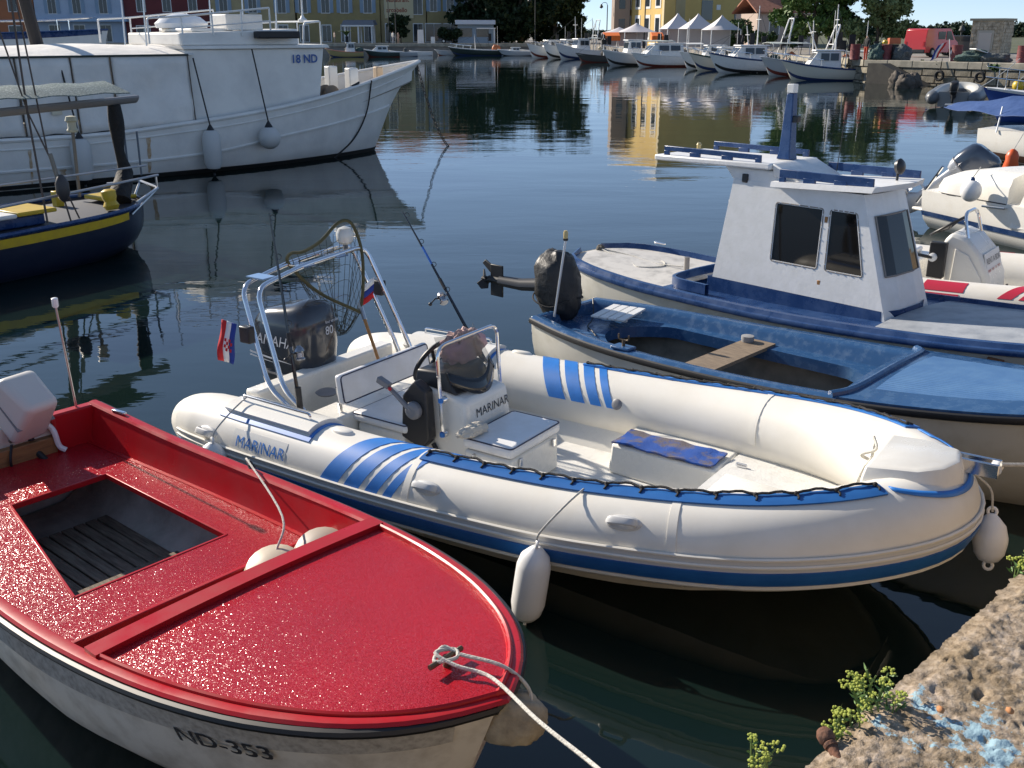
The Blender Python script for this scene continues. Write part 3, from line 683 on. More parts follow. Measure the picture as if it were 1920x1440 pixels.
# landing net hung on the arch
t = thing('landing_net', 'olive landing net with wooden handle hanging from the stern arch', 'landing net', ribw(.36, .42, .5), 0)
o_ = ribw(.36, .42, .5); NP = lambda x, y, z: ribw(x, y, z)-o_
olive = mat('olive_webbing', (.085, .075, .03), .8)
MB().tube(smooth([NP(.50, .42, .93), NP(.38, .10, 1.14), NP(.30, -.10, 1.38), NP(.31, -.09, 1.46), NP(.30, .05, 1.45), NP(.30, .24, 1.50), NP(.34, .40, 1.62), NP(.38, .50, 1.60), NP(.44, .53, 1.40), NP(.47, .50, 1.15), NP(.50, .42, .93)], 5), .013, 7).build('hoop', olive, t)
MB().tube([NP(.50, .43, .95), NP(.80, .30, .55)], .013, 8).build('handle', mat('varnished_wood', (.42, .20, .06), .4), t)
MB().tube([NP(.47, .45, 1.0), NP(.55, .41, .88)], .018, 8).build('collar', alu, t)
nm = MB(); hoop = smooth([(.50, .42, .93), (.38, .10, 1.14), (.30, -.10, 1.40), (.30, .22, 1.48), (.38, .50, 1.56), (.47, .50, 1.15), (.50, .42, .93)], 5)
bot = Vector((.42, .26, .78)); G = []
for k, p in enumerate(hoop):
    col = []
    for j in range(9):
        f = j/8; q = p.lerp(bot, f**1.2)+Vector((.0, .05*math.sin(k), -.09*math.sin(math.pi*f)))*f; col.append(NP(*q))
    G.append(col)
for c_ in G: nm.tube(c_, .0022, 3, False)
for j in range(1, 8): nm.tube([c_[j] for c_ in G], .0022, 3, False)
no = nm.build('mesh_bag', mat('net_cord', (.05, .05, .03), .9), t); no['kind'] = 'stuff'
# flags on the arch
def cloth_flag(name, label, cols, o, ux, uy, w, h, amp=.03, emblem=None):
    o, ux, uy = Vector(o), Vector(ux).normalized(), Vector(uy).normalized(); nn = ux.cross(uy)
    t = thing(name, label, 'flag', o)
    for b, (mt_) in enumerate(cols):
        rows = []
        for i in range(13):
            u = i/12
            rows.append([ux*(w*u)+uy*(-h*(b+v)/len(cols))+nn*(amp*math.sin(u*5.5+1+.8*(b+v)))*u for v in (0, .5, 1)])
        g = MB().grid(rows).build('flag_band', mt_, t, fix=False); s_ = g.modifiers.new('s', 'SOLIDIFY'); s_.thickness = .0015
    return t
fred, fwhite, fblue = mat('flag_red', (.50, .015, .02), .8), mat('flag_white', (.75, .75, .74), .8), mat('flag_blue', (.02, .05, .28), .8)
cf = cloth_flag('croatian_flag', 'small limp red white and blue flag with chequered shield hanging off the stern arch', [fred, fwhite, fblue], ribw(.42, -.74, 1.13)+Vector((-.10, 0, 0)), (-.16, -.1, -.95), (-.9, .3, .2), .29, .12, .025)
cf.name = 'flag'
ch = MB()
for i in range(4):
    for j in range(4):
        if (i+j) % 2 == 0:
            a = Vector((-.16, -.1, -.95)).normalized(); b = Vector((-.9, .3, .2)).normalized(); n_ = a.cross(b)
            p = a*(.11+.022*i)+b*(-.045-.016*j)-Vector((0, 1, 0))*.03; ch.add([p, p+a*.022, p+a*.022-b*.016, p-b*.016], [(0, 1, 2, 3)])
co_ = ch.build('shield_chequers', fred, cf, sm=0, fix=False); co_['kind'] = 'stuff'
cloth_flag('flag', 'small white blue and red flag on the far leg of the stern arch', [fwhite, fblue, fred], ribw(.50, .60, 1.18), (-.5, -.35, -.35), (.1, .1, 1), .13, .17, .015)
for p, nm_ in (((.47, -.70, 1.02), 0), ((.49, .66, 1.08), 0)):
    q = MB(); q.box(-.05, .05, -.03, .03, -.06, .06, Matrix.Translation(p)); o = q.build('speaker_bracket', blackp, rib, bev=.01)

# ------------------------------------------------------------------ generic boat hull
class Hull:
    def __init__(s, L, half, sheer, keel, sec=None, n=40):
        s.L, s.h, s.s, s.k, s.n = L, half, sheer, keel, n
        s.sec = sec or [(1, 0), (.985, .18), (.96, .36), (.9, .55), (.76, .72), (.5, .86), (.25, .95), (0, 1)]
    def b(s, x): return max(.004, spl(*zip(*s.h), x))
    def z(s, x): return spl(*zip(*s.s), x)
    def kz(s, x): return spl(*zip(*s.k), x)
    def xs(s, a=0, b=None):
        b = s.L if b is None else b
        return [a+(b-a)*(1-(1-k/s.n)**1.35) for k in range(s.n+1)]
    def pt(s, x, u, side):
        "u: index fraction 0 sheer .. 1 keel"
        f = u*(len(s.sec)-1); i = min(int(f), len(s.sec)-2); f -= i
        yf = s.sec[i][0]*(1-f)+s.sec[i+1][0]*f; df = s.sec[i][1]*(1-f)+s.sec[i+1][1]*f
        t = x/s.L; pinch = 1-(max(0, t-.55)/.45)**1.5*.75*(df**.8)
        rake = (max(0, t-.8)/.2)**2*df*s.__dict__.get('rake', .25)
        return Vector((x-rake, side*s.b(x)*yf*pinch, s.z(x)+(s.kz(x)-s.z(x))*df))
    def shell(s, m, u0=0, u1=1, off=0, a=0, b=None, nu=14):
        for side in (1, -1):
            m.grid([[s.pt(x, u0+(u1-u0)*k/nu, side)+Vector((0, side*off, 0)) for k in range(nu+1)] for x in s.xs(a, b)], side < 0)
        return m
    def stern(s, m, x=0, nu=14):
        p = [s.pt(x, k/nu, 1) for k in range(nu+1)]; q = [s.pt(x, k/nu, -1) for k in range(nu, -1, -1)]
        m.add(p+q, [tuple(range(len(p)+len(q)))]); return m
    def rail(s, m, r, dz=0, off=0, a=0, b=None, n=8, u=0, both=True):
        st = [s.pt(x, u, -1)+Vector((0, -off, dz)) for x in s.xs(a, b)]; pt = [s.pt(x, u, 1)+Vector((0, off, dz)) for x in s.xs(a, b)]
        return m.tube(st+pt[::-1][1:] if b is None else st, r, n, flat=(0, 0, 1)) if (b is None) else m.tube(st, r, n, flat=(0, 0, 1)).tube(pt, r, n, flat=(0, 0, 1))
    def deck(s, m, a, b, inset, dz, camber=.02, th=.03, ny=8):
        rows = []
        for x in s.xs(a, b):
            w = max(.003, s.b(x)-inset); rows.append([Vector((x, w*(1-2*j/ny), s.z(x)+dz+camber*(1-(1-2*j/ny)**2)*min(1, w/.4))) for j in range(ny+1)])
        return m.sheet(rows, th)
    def side_hit(s, x, u, side): return s.pt(x, u, side)

# ------------------------------------------------------------------ red boat
RED_LOC, RED_YAW = (-3.26, 5.83, 0), -41
red = thing('red_boat', 'small open boat with red deck, white hull and black rubbing strake in the left foreground', 'boat', RED_LOC, RED_YAW)
REDM = Matrix.Translation(RED_LOC) @ Matrix.Rotation(R(RED_YAW), 4, 'Z')
def redw(x, y, z): return REDM @ Vector((x, y, z))
def sparkle_mat():
    m = bpy.data.materials.new('red_nonskid'); m.use_nodes = True; nt = m.node_tree; N = nt.nodes; Lk = nt.links
    p = N['Principled BSDF']; p.inputs['Roughness'].default_value = .2; p.inputs['Specular IOR Level'].default_value = .38
    tc = N.new('ShaderNodeTexCoord')
    v = N.new('ShaderNodeTexNoise'); v.inputs['Scale'].default_value = 2.5; v.inputs['Detail'].default_value = 5; Lk.new(tc.outputs['Object'], v.inputs['Vector'])
    mx = N.new('ShaderNodeMix'); mx.data_type = 'RGBA'; mx.inputs[6].default_value = (.43, .007, .014, 1); mx.inputs[7].default_value = (.31, .010, .018, 1); Lk.new(v.outputs[0], mx.inputs[0]); Lk.new(mx.outputs[2], p.inputs['Base Color'])
    # gritty non-skid paint: every grain is a tiny facet with its own tilt
    vo = N.new('ShaderNodeTexVoronoi'); vo.inputs['Scale'].default_value = 450; Lk.new(tc.outputs['Object'], vo.inputs['Vector'])
    su = N.new('ShaderNodeVectorMath'); su.operation = 'SUBTRACT'; su.inputs[1].default_value = (.5, .5, .5); Lk.new(vo.outputs['Color'], su.inputs[0])
    sc_ = N.new('ShaderNodeVectorMath'); sc_.operation = 'SCALE'; sc_.inputs['Scale'].default_value = .56; Lk.new(su.outputs[0], sc_.inputs[0])
    ge = N.new('ShaderNodeNewGeometry'); ad = N.new('ShaderNodeVectorMath'); ad.operation = 'ADD'; Lk.new(ge.outputs['Normal'], ad.inputs[0]); Lk.new(sc_.outputs[0], ad.inputs[1])
    nm = N.new('ShaderNodeVectorMath'); nm.operation = 'NORMALIZE'; Lk.new(ad.outputs[0], nm.inputs[0])
    Lk.new(nm.outputs[0], p.inputs['Normal'])
    return m
rednon = sparkle_mat()
RH = Hull(4.27, [(0, .72), (.7, .76), (1.4, .80), (2.1, .82), (2.8, .785), (3.3, .70), (3.7, .565), (4.0, .385), (4.17, .2), (4.27, .02)],
          [(0, .64), (1, .59), (2, .59), (2.8, .63), (3.5, .68), (4.27, .745)], [(0, -.12), (2, -.2), (3.4, -.18), (4.27, .05)])
RH.rake = .28
m = MB(); RH.shell(m); RH.stern(m); m.build('hull', gel_dirty, red, sm=50)
wale = mat('chalky_wale', (.44, .43, .40), .7, col2=(.25, .24, .22), vs=30, lo=.4, hi=.7)
m = MB(); RH.shell(m, .03, .16, .012, 0, 4.2, 3); m.build('wale', wale, red)
m = MB(); RH.rail(m, lambda t: (.020, .022), -.005, .02); m.build('rubbing_strake', black, red)
m = MB(); RH.rail(m, lambda t: (.016, .035), .018, -.022); m.build('gunwale', redpaint, red)
# inner liner, side deck with hatch, foredeck
m = MB()
for side in (1, -1):
    m.grid([[Vector((x, side*(RH.b(x)-.05), RH.z(x)+.02)), Vector((x, side*(RH.b(x)-.075), (RH.z(x)+.42)/2)), Vector((x, side*(RH.b(x)-.09), .44)), Vector((x, side*(RH.b(x)-.10), .416)), Vector((x, side*(RH.b(x)-.125), .4155))] for x in [.04+2.7*k/24 for k in range(25)]], side > 0)
m.build('liner', redpaint, red, sm=60)
m = MB(); m.box(-.03, .05, .40, .70, .38, .66); m.build('transom_panel', redpaint, red, bev=.012)
m = MB(); m.box(-.03, .05, -.70, -.14, .38, .66); m.build('transom_panel', redpaint, red, bev=.012)
m = MB(); m.box(-.035, .055, -.138, .398, .30, .52); m.build('transom_board', mat('varnished_board', (.30, .16, .06), .45, col2=(.2, .10, .04), vs=6, stretch=(1, 1, 8)), red, bev=.006)
HX0, HX1, HA, HB = .62, 1.88, (-.17, .43), (-.42, .45)
def hy(x, s): f = (x-HX0)/(HX1-HX0); return HA[s]+(HB[s]-HA[s])*f
m = MB(); dz = .413
def strip(x0, x1, yfa, yfb, n=10):
    m.sheet([[Vector((x, yfa(x)+(yfb(x)-yfa(x))*j/4, dz)) for j in range(5)] for x in [x0+(x1-x0)*k/n for k in range(n+1)]], .03)
w_ = lambda x: RH.b(x)-.106
strip(.04, HX0, lambda x: -w_(x), lambda x: w_(x)); strip(HX1, 2.24, lambda x: -w_(x), lambda x: w_(x))
strip(HX0, HX1, lambda x: -w_(x), lambda x: hy(x, 0)); strip(HX0, HX1, lambda x: hy(x, 1), lambda x: w_(x))
dk = m.build('side_deck', rednon, red, sm=30)
m = MB(); q = [(HX0, HA[0]), (HX1, HB[0]), (HX1, HB[1]), (HX0, HA[1])]
for i in range(4):
    a, b = Vector((*q[i], dz+.004)), Vector((*q[(i+1) % 4], dz+.004)); d = (b-a).normalized(); n_ = Vector((-d.y, d.x, 0))
    m.hexa([a-n_*.004+Vector((0, 0, -.035)), b-n_*.004+Vector((0, 0, -.035)), b+n_*.014+Vector((0, 0, -.035)), a+n_*.014+Vector((0, 0, -.035))], [a-n_*.004, b-n_*.004, b+n_*.014, a+n_*.014])
m.build('hatch_lip', redpaint, red, bev=.004)
m = MB(); m.box(2.235, 2.262, -w_(2.25), w_(2.25), .30, .422); m.build('deck_beam', redpaint, red, bev=.006)
# inside of the hull and bottom boards
inner = mat('bare_laminate', (.52, .48, .42), .8, col2=(.30, .27, .23), vs=4, bump=.4, bs=30)
m = MB()
for side in (1, -1):
    m.grid([[Vector((x, side*(RH.b(x)-.125), .39)), Vector((x, side*(RH.b(x)-.15), .25)), Vector((x, side*(RH.b(x)-.22), .13)), Vector((x, side*(RH.b(x)-.34), .06)), Vector((x, 0, .045))] for x in [.05+3.3*k/24 for k in range(25)]], side > 0)
m.build('inner_hull', inner, red, sm=60)
plank = mat('grey_planks', (.24, .19, .14), .85, col2=(.10, .075, .055), vs=6, stretch=(1, 10, 1), bump=.4, bs=30)
for k in range(11):
    y = -.40+.078*k; p = MB(); p.box(.5, 2.5, y, y+.066, .065, .085); p.build('plank', plank, red, bev=.004)
m = MB(); m.box(1.30, 1.36, -.42, .46, .088, .105); m.build('plank_batten', plank, red)
m = MB(); RH.deck(m, 2.80, 4.235, .045, .022, .018); fd = m.build('foredeck', rednon, red, sm=40)
m = MB(); RH.rail(m, lambda t: (.020, .012), .028, -.045, 2.8); m.build('toe_rail', redpaint, red)
m = MB(); w2 = RH.b(2.76)-.03
m.sheet([[Vector((x, w2*(1-2*j/12), RH.z(2.76)+.05+.018*(1-(1-2*j/12)**2))) for j in range(13)] for x in (2.715, 2.805)], .05)
m.build('bulkhead_coaming', redpaint, red, bev=.012)
m = MB(); m.grid([[Vector((2.76, y, z)) for y in (-w2, w2)] for z in (.5, RH.z(2.76)+.02)]); m.build('bulkhead', redpaint, red)
m = MB(); m.tube([(3.98, -.07, .795), (3.98, .10, .795)], .011, 8); m.tube([(3.98, .02, .74), (3.98, .02, .80)], .016, 8); m.build('bow_cleat', mat('dull_bronze', (.12, .09, .06), .5, .6), red)
MB().box(-.06, .06, -.012, .012, 0, .02, Matrix.Translation((.32, .71, .655)) @ Matrix.Rotation(R(10), 4, 'Z')).build('cleat', steel, red, bev=.005)
# registration lettering on the near side
def hull_text(txt, H, x0, u0, size, side, mt, par, bold=.003, sxf=1.0, off=.016, drop=1.0):
    t1 = text_mb(txt, size, 0, 0, 3, sxf); t = MB(); vs = []; nc = 3 if bold > .0055 else 1
    for c_ in range(nc): t.add([(v[0]+c_*bold*.6, v[1], c_) for v in t1.v], t1.f)
    for v in t.v:
        x = x0+v[0]*(1 if side < 0 else -1); h = H.z(x)-H.kz(x)
        # find u for the wanted drop below sheer
        best = min((abs((H.z(x)-H.pt(x, u/500, side).z)-(u0-v[1])), u) for u in range(500))[1]/500
        vs.append(tuple(H.pt(x, best, side)+Vector((.0, side*(off+.0008*v[2]), 0))))
    t.v = vs; return t.build('registration_lettering', mt, par, sm=0, fix=False)
hull_text('ND-353', RH, 3.20, .225, .105, -1, mat('worn_black_print', (.03, .03, .035), .6, col2=(.35, .34, .31), vs=22, lo=.62, hi=.8), red, .006, 1.2)
# rod pole and bracket on the stern
MB().tube([(-.01, .60, .40), (.04, .53, 1.36)], lambda t: .008, 8).build('pole', alu, red)
m = MB(); m.lathe([(.013, 0), (.02, .01), (.02, .06), (.012, .065)], 10, (.04, .53, 1.35)); m.build('pole_light', pfend, red)
# white rope / hose over the transom
MB().tube(smooth([(-.16, .32, .53), (-.06, .36, .60), (.05, .385, .57), (.075, .40, .46), (.10, .43, .425)], 6), .018, 8).build('fuel_hose', pfend, red)
# white tilted outboard
wcowl = mat('cream_cowl', (.60, .57, .52), .4)
outm = Matrix.Translation((-.10, -.08, .60))
ob = bpy.data.objects.new('outboard_motor', None); C.objects.link(ob); ob.parent = red; ob.matrix_local = Matrix.Translation((-.06, .20, .60)) @ Matrix.Rotation(R(12), 4, 'Z') @ Matrix.Rotation(R(44), 4, 'Y')
m = MB(); m.hexa([(-.24, -.14, .05), (.14, -.13, .05), (.14, .13, .05), (-.24, .14, .05)], [(-.20, -.13, .36), (.10, -.11, .40), (.10, .11, .40), (-.20, .13, .36)]); m.build('cowl', wcowl, ob, bev=.045, seg=4)
MB().box(-.205, .115, -.134, .134, .20, .206).build('cowl_seam', greyt, ob)
m = MB(); m.box(-.16, .08, -.09, .09, -.10, .05); m.build('midsection', alu, ob, bev=.02)
m = MB(); m.box(-.14, .0, -.05, .05, -.75, -.08); m.build('leg', wcowl, ob, bev=.02)
m = MB(); m.tube([(.08, .05, .0), (.18, .05, -.04), (.44, .06, .02)], .022, 8); m.build('tiller', black, ob)
m = MB(); m.tube([(.10, .0, -.02), (.16, 0, -.10)], .05, 10); m.box(.04, .16, -.10, .10, -.22, -.06); m.build('clamp', mat('dirty_alloy', (.2, .2, .2), .4, .8), ob, bev=.01)
m = MB(); m.tube(smooth([(.1, -.1, .02), (.2, -.14, -.05), (.22, -.05, -.15), (.1, .02, -.2)], 5), .009, 6); m.build('fuel_line', black, ob)
for k, (p, r_) in enumerate(((redw(2.36, .42, .30), .17), (redw(2.44, .66, .34), .16))):
    t = thing('fender', ('cream round fender on a white string' if k == 0 else 'grey-beige round fender in the corner')+' against the red boat\'s foredeck bulkhead', 'fender', p, 0, 'fenders in the red boat')
    MB().lathe([(.02, -.20), (r_*.7, -.18), (r_, -.11), (r_*1.03, 0), (r_, .10), (r_*.82, .16), (r_*.4, .19), (.02, .195)], 20, (0, 0, 0), Matrix.Rotation(R(22), 3, 'X')).build('fender_body', mat('cream_vinyl', (.62, .55, .42), .4, col2=(.5, .42, .3), vs=5) if k == 0 else mat('stained_vinyl', (.40, .34, .27), .5), t)
    if k == 0: MB().tube(smooth([Vector((0, 0, .19)), redw(2.24, .56, .60)-p, redw(1.66, .765, .68)-p, redw(1.62, .79, .64)-p], 6), .006, 6).build('lanyard', rope_w, t)
m = MB(); m.tube(smooth([redw(1.64, .79, .61), redw(1.60, .80, .64), redw(1.64, .785, .67), redw(1.68, .79, .64)], 5), .008, 6); tag(m.build('rope_hook', black), 'small black hook on the far gunwale of the red boat', 'hook')
# bow fender and mooring line of the red boat
m = MB(); o = blob('bow_fender', redw(4.22, .10, .60), (.14, .10, .11), mat('weathered_fender', (.42, .37, .27), .85, col2=(.22, .19, .14), vs=9, bump=.5, bs=40), 21, .12); o.rotation_euler = (0, 0, R(RED_YAW+30)); tag(o, 'weathered cream fender lashed under the bow of the red boat', 'fender')
t = thing('mooring_line', 'white rope looped on the bow cleat of the red boat and running down right', 'rope', redw(3.98, .02, .80))
z0 = redw(3.98, .02, .80)
MB().tube([p-z0 for p in smooth([redw(3.985, .06, .80), redw(3.94, .04, .812), redw(3.97, -.035, .80), redw(4.02, .03, .805), redw(3.97, .07, .80), redw(3.95, -.01, .815), redw(4.05, .0, .80), redw(4.20, .03, .80), at(1010, 1352, 2.75), at(1120, 1440, 2.45), at(1230, 1540, 2.1)], 7)], .0075, 7).build('line', rope_w, t)
MB().tube([p-z0 for p in smooth([redw(4.02, .05, .81), redw(4.18, .12, .79), redw(4.27, .16, .70), redw(4.29, .1, .60)], 6)], .0075, 7).build('bight', rope_w, t)
fender('fender', 'dark round fender at the left picture edge beside the red boat', (-2.32, 3.62, .62), (-2.30, 3.60, .28), .075, black)
# ------------------------------------------------------------------ open blue boat
BLU_LOC, BLU_YAW = (.50, 9.16, 0), -43
blu = thing('blue_open_boat', 'open boat with worn blue deck, white hull and a wooden thwart behind the inflatable', 'boat', BLU_LOC, BLU_YAW)
BLUM = Matrix.Translation(BLU_LOC) @ Matrix.Rotation(R(BLU_YAW), 4, 'Z')
def bluw(x, y, z): return BLUM @ Vector((x, y, z))
BH = Hull(5.2, [(0, .48), (.5, .63), (1, .71), (1.8, .76), (2.8, .76), (3.5, .71), (4.2, .55), (4.8, .28), (5.2, .02)],
          [(0, .56), (1, .545), (2, .56), (3, .61), (4, .70), (5.2, .86)], [(0, -.05), (1, -.2), (3, -.2), (4.3, -.12), (5.2, .2)])
m = MB(); BH.shell(m); BH.stern(m); m.build('hull', mat('cream_hull', (.62, .60, .53), .35, col2=(.50, .47, .38), vs=4, lo=.45, hi=.8), blu, sm=50)
m = MB(); BH.rail(m, lambda t: (.028, .018), -.02, .012); m.build('rubbing_strake', black, blu)
m = MB()
for side in (1, -1):      # side decks (gunwale capping)
    rows = []
    for x in BH.xs(.0, 3.05):
        b = BH.b(x); rows.append([Vector((x, side*(b+.008), BH.z(x)-.01)), Vector((x, side*(b-.02), BH.z(x)+.018)), Vector((x, side*(b-.11), BH.z(x)+.014)), Vector((x, side*(b-.15), BH.z(x)-.02)), Vector((x, side*(b-.17), .47)), Vector((x, side*(b-.19), .455))])
    m.grid(rows, side > 0)
m.build('side_deck', bluepaint, blu, sm=60)
m = MB(); m.box(-.02, .05, -.47, .47, .40, .575); m.build('transom', bluepaint, blu, bev=.015)
# inner bench deck with rounded opening
def opening(x):
    "half width of the well"
    f = (x-.55)/(3.0-.55); return max(0, min(.43, .43*min(1, (max(0, f)*7)**.5)*min(1, (max(0, 1-f)*6)**.5)))
m = MB(); oy = .05
for side in (1, -1):
    rows = []
    for x in [.03, .2, .4, .549]+[.55+2.45*(.5-.5*math.cos(math.pi*k/34)) for k in range(35)]+[3.001, 3.06]:
        w0 = opening(x) if .55 <= x <= 3.0 else 0; w1 = BH.b(x)-.175
        rows.append([Vector((x, side*max(w0, .001)+oy*0, .458-.004*(1-j/3) if w0 else .458))*1 if False else Vector((x, side*(w0+(w1-w0)*j/3), .458)) for j in range(4)]+[])
    m.grid(rows, side < 0)
m.build('bench_deck', bluepaint, blu, sm=40)
m = MB()
for side in (1, -1):
    m.grid([[Vector((x, side*opening(x), z)) for z in (.46, .42, .36)] for x in [.55+2.45*(.5-.5*math.cos(math.pi*k/34)) for k in range(35)]], side > 0)
m.build('well_lip', bluepaint, blu, sm=60)
inner2 = mat('oily_laminate', (.30, .26, .20), .75, col2=(.15, .13, .10), vs=4, bump=.3, bs=20)
m = MB()
for side in (1, -1):
    m.grid([[Vector((x, side*(BH.b(x)-.19), .44)), Vector((x, side*(BH.b(x)-.22), .25)), Vector((x, side*(BH.b(x)-.33), .10)), Vector((x, 0, .05))] for x in [.03+3.2*k/20 for k in range(21)]], side > 0)
m.build('inner_hull', inner2, blu, sm=60)
m = MB(); m.sheet([[Vector((x, y, .475)) for y in (-.55, -.2, .2, .57)] for x in (1.60, 1.73, 1.87)], .03)
thw = m.build('thwart', wood, blu, bev=.004); thw.rotation_euler = (0, 0, 0)
MB().lathe([(.05, 0), (.055, .02), (.055, .05), (.02, .055)], 14, (1.66, .46, .476)).build('cup', mat('dull_grey', (.3, .3, .3), .6), blu)
m = MB(); BH.deck(m, 3.04, 5.17, .012, .018, .05); fd = m.build('foredeck', bluepaint, blu, sm=40)
def ribbed():
    m = bpy.data.materials.new('ribbed_mat'); m.use_nodes = True; nt = m.node_tree; N = nt.nodes; Lk = nt.links; p = N['Principled BSDF']
    p.inputs['Roughness'].default_value = .55; tc = N.new('ShaderNodeTexCoord'); w = N.new('ShaderNodeTexWave'); w.bands_direction = 'Y'; w.inputs['Scale'].default_value = 9.5; w.inputs['Distortion'].default_value = .15
    Lk.new(tc.outputs['Object'], w.inputs[0]); b = N.new('ShaderNodeBump'); b.inputs['Strength'].default_value = 1; b.inputs['Distance'].default_value = .006; Lk.new(w.outputs[1], b.inputs['Height']); Lk.new(b.outputs[0], p.inputs['Normal'])
    n = N.new('ShaderNodeTexNoise'); n.inputs['Scale'].default_value = 7; n.inputs['Detail'].default_value = 6; Lk.new(tc.outputs['Object'], n.inputs['Vector'])
    x = N.new('ShaderNodeMix'); x.data_type = 'RGBA'; x.inputs[6].default_value = (.035, .12, .30, 1); x.inputs[7].default_value = (.10, .22, .40, 1); Lk.new(n.outputs[0], x.inputs[0]); Lk.new(x.outputs[2], p.inputs['Base Color']); return m
m = MB(); BH.deck(m, 3.22, 5.0, .09, .024, .05, .004); m.build('ribbed_mat', ribbed(), blu, sm=40)
m = MB(); w2 = BH.b(3.05)-.02; m.tube(smooth([(3.0, -w2, BH.z(3)+.02), (3.10, -w2*.75, BH.z(3)+.045), (3.13, 0, BH.z(3)+.075), (3.10, w2*.75, BH.z(3)+.045), (3.0, w2, BH.z(3)+.02)], 8), lambda t: (.035, .03), 8); m.build('coaming', bluepaint, blu)
m = MB(); m.sheet([[Vector((3.07, y, z)) for y in (-w2+.1, 0, w2-.1)] for z in (.40, .62)], .02); m.build('bulkhead', bluepaint, blu)
m = MB(); m.box(1.08, 1.26, -.72, -.60, .56, .585); rl = m.build('rowlock_pad', bluepaint, blu, bev=.01)
m = MB(); m.tube([(1.17, -.66, .58), (1.17, -.66, .64)], .014, 8); m.tube(rounded([(1.12, -.66, .68), (1.12, -.66, .635), (1.22, -.66, .635), (1.22, -.66, .68)], .02), .008, 6); m.build('rowlock', mat('dull_bronze', (.12, .09, .06)), blu)
bd = thing('slatted_board', 'small white slatted board lying across the stern of the blue open boat', 'board', bluw(.33, .12, .55), BLU_YAW+12)
for k in range(4): MB().box(-.02+.085*k, .055+.085*k, -.18-.05*k*0, .30, 0, .018).build('slat', white, bd, bev=.004)
MB().box(-.01, .30, -.12, -.08, -.02, -.002).build('batten', white, bd); MB().box(-.01, .30, .2, .24, -.02, -.002).build('batten', white, bd)
# tilted outboard wrapped in black cover
om = bpy.data.objects.new('outboard_motor', None); C.objects.link(om); om.parent = blu; om.matrix_local = Matrix.Translation((-.08, -.02, .62))
vs_ = []; n, mm = 30, 20; fs_ = []
for i in range(mm+1):
    for j in range(n):
        th, ph = math.pi*i/mm, 2*math.pi*j/n; d = Vector((math.sin(th)*math.cos(ph), math.sin(th)*math.sin(ph), math.cos(th)))
        e = Vector((abs(d.x)**.7*(1 if d.x > 0 else -1), abs(d.y)**.75*(1 if d.y > 0 else -1), abs(d.z)**.8*(1 if d.z > 0 else -1)))
        k = 1+.10*noise.fractal(Vector((d.x*2.2, d.y*2.2, d.z*5)), .8, 2, 4)+.03*math.sin(ph*9+d.z*3)*(1 if d.z < .2 else .3)
        vs_.append(Vector((e.x*.19*k-.05*d.z, e.y*.20*k, .15+e.z*.32*k)))
for i in range(mm):
    for j in range(n): fs_.append((i*n+j, (i+1)*n+j, (i+1)*n+(j+1) % n, i*n+(j+1) % n))
MB().add(vs_, fs_).build('motor_cover', mat('black_tarp', (.018, .018, .018), .5, bump=.6, bs=14, bdist=.02), om, sm=70)
m = MB(); m.tube([(-.10, -.02, .14), (-.40, -.06, .10), (-.66, -.09, .10)], lambda t: (.07-.018*t, .06-.012*t), 10); m.build('leg', mat('grey_leg', (.045, .045, .047), .4, .2), om)
m = MB(); m.tube([(-.64, -.09, .10), (-.80, -.10, .10)], .035, 10); m.box(-.78, -.62, -.10, -.08, -.06, .25); m.prism([(-.72, -.10, .12), (-.9, -.09, .24), (-.86, -.09, .28), (-.68, -.10, .20)], (0, .02, 0)); m.build('gearcase', black, om, bev=.006)
m = MB(); m.lathe([(.03, -.04), (.035, .03), (.01, .06)], 10, (-.84, -.10, .09), Matrix.Rotation(R(-90), 3, 'Y'))
for a in (20, 140, 260):
    q = Matrix.Translation((-.84, -.10, .09)) @ Matrix.Rotation(R(a), 4, 'X'); m.prism([q @ Vector(v) for v in ((-.02, .02, 0), (-.04, .05, .08), (0, 0, .11), (.03, -.05, .07), (.02, -.02, 0))], (.008, 0, 0))
m.build('propeller', black, om)
MB().tube(smooth([(.22, -.1, .06), (.1, -.24, .0), (-.1, -.23, .04), (-.2, -.05, .08), (-.15, .2, .06), (.1, .23, .02), (.22, .05, .05)], 6), .008, 6).build('cover_cord', rope_d, om)
MB().tube([(.12, -.30, .56), (.12, -.16, 1.24)], .011, 8).build('light_pole', alu, blu)
MB().lathe([(.022, 0), (.024, .01), (.024, .02)], 12, (.12, -.16, 1.235)).build('light_collar', blackp, blu)
MB().lathe([(.020, 0), (.022, .05), (.015, .07), (.003, .072)], 12, (.12, -.16, 1.255)).build('light_lens', mat('lens_amber', (.55, .42, .18), .2), blu)
m = MB(); m.tube(smooth([bluw(.1, .28, .62), bluw(.25, .1, .50), bluw(.35, -.1, .475), bluw(.48, -.2, .475), bluw(.60, -.30, .475)], 6), .006, 6); tag(m.build('fuel_hose', black), 'black hose lying on the stern bench of the blue open boat', 'hose')

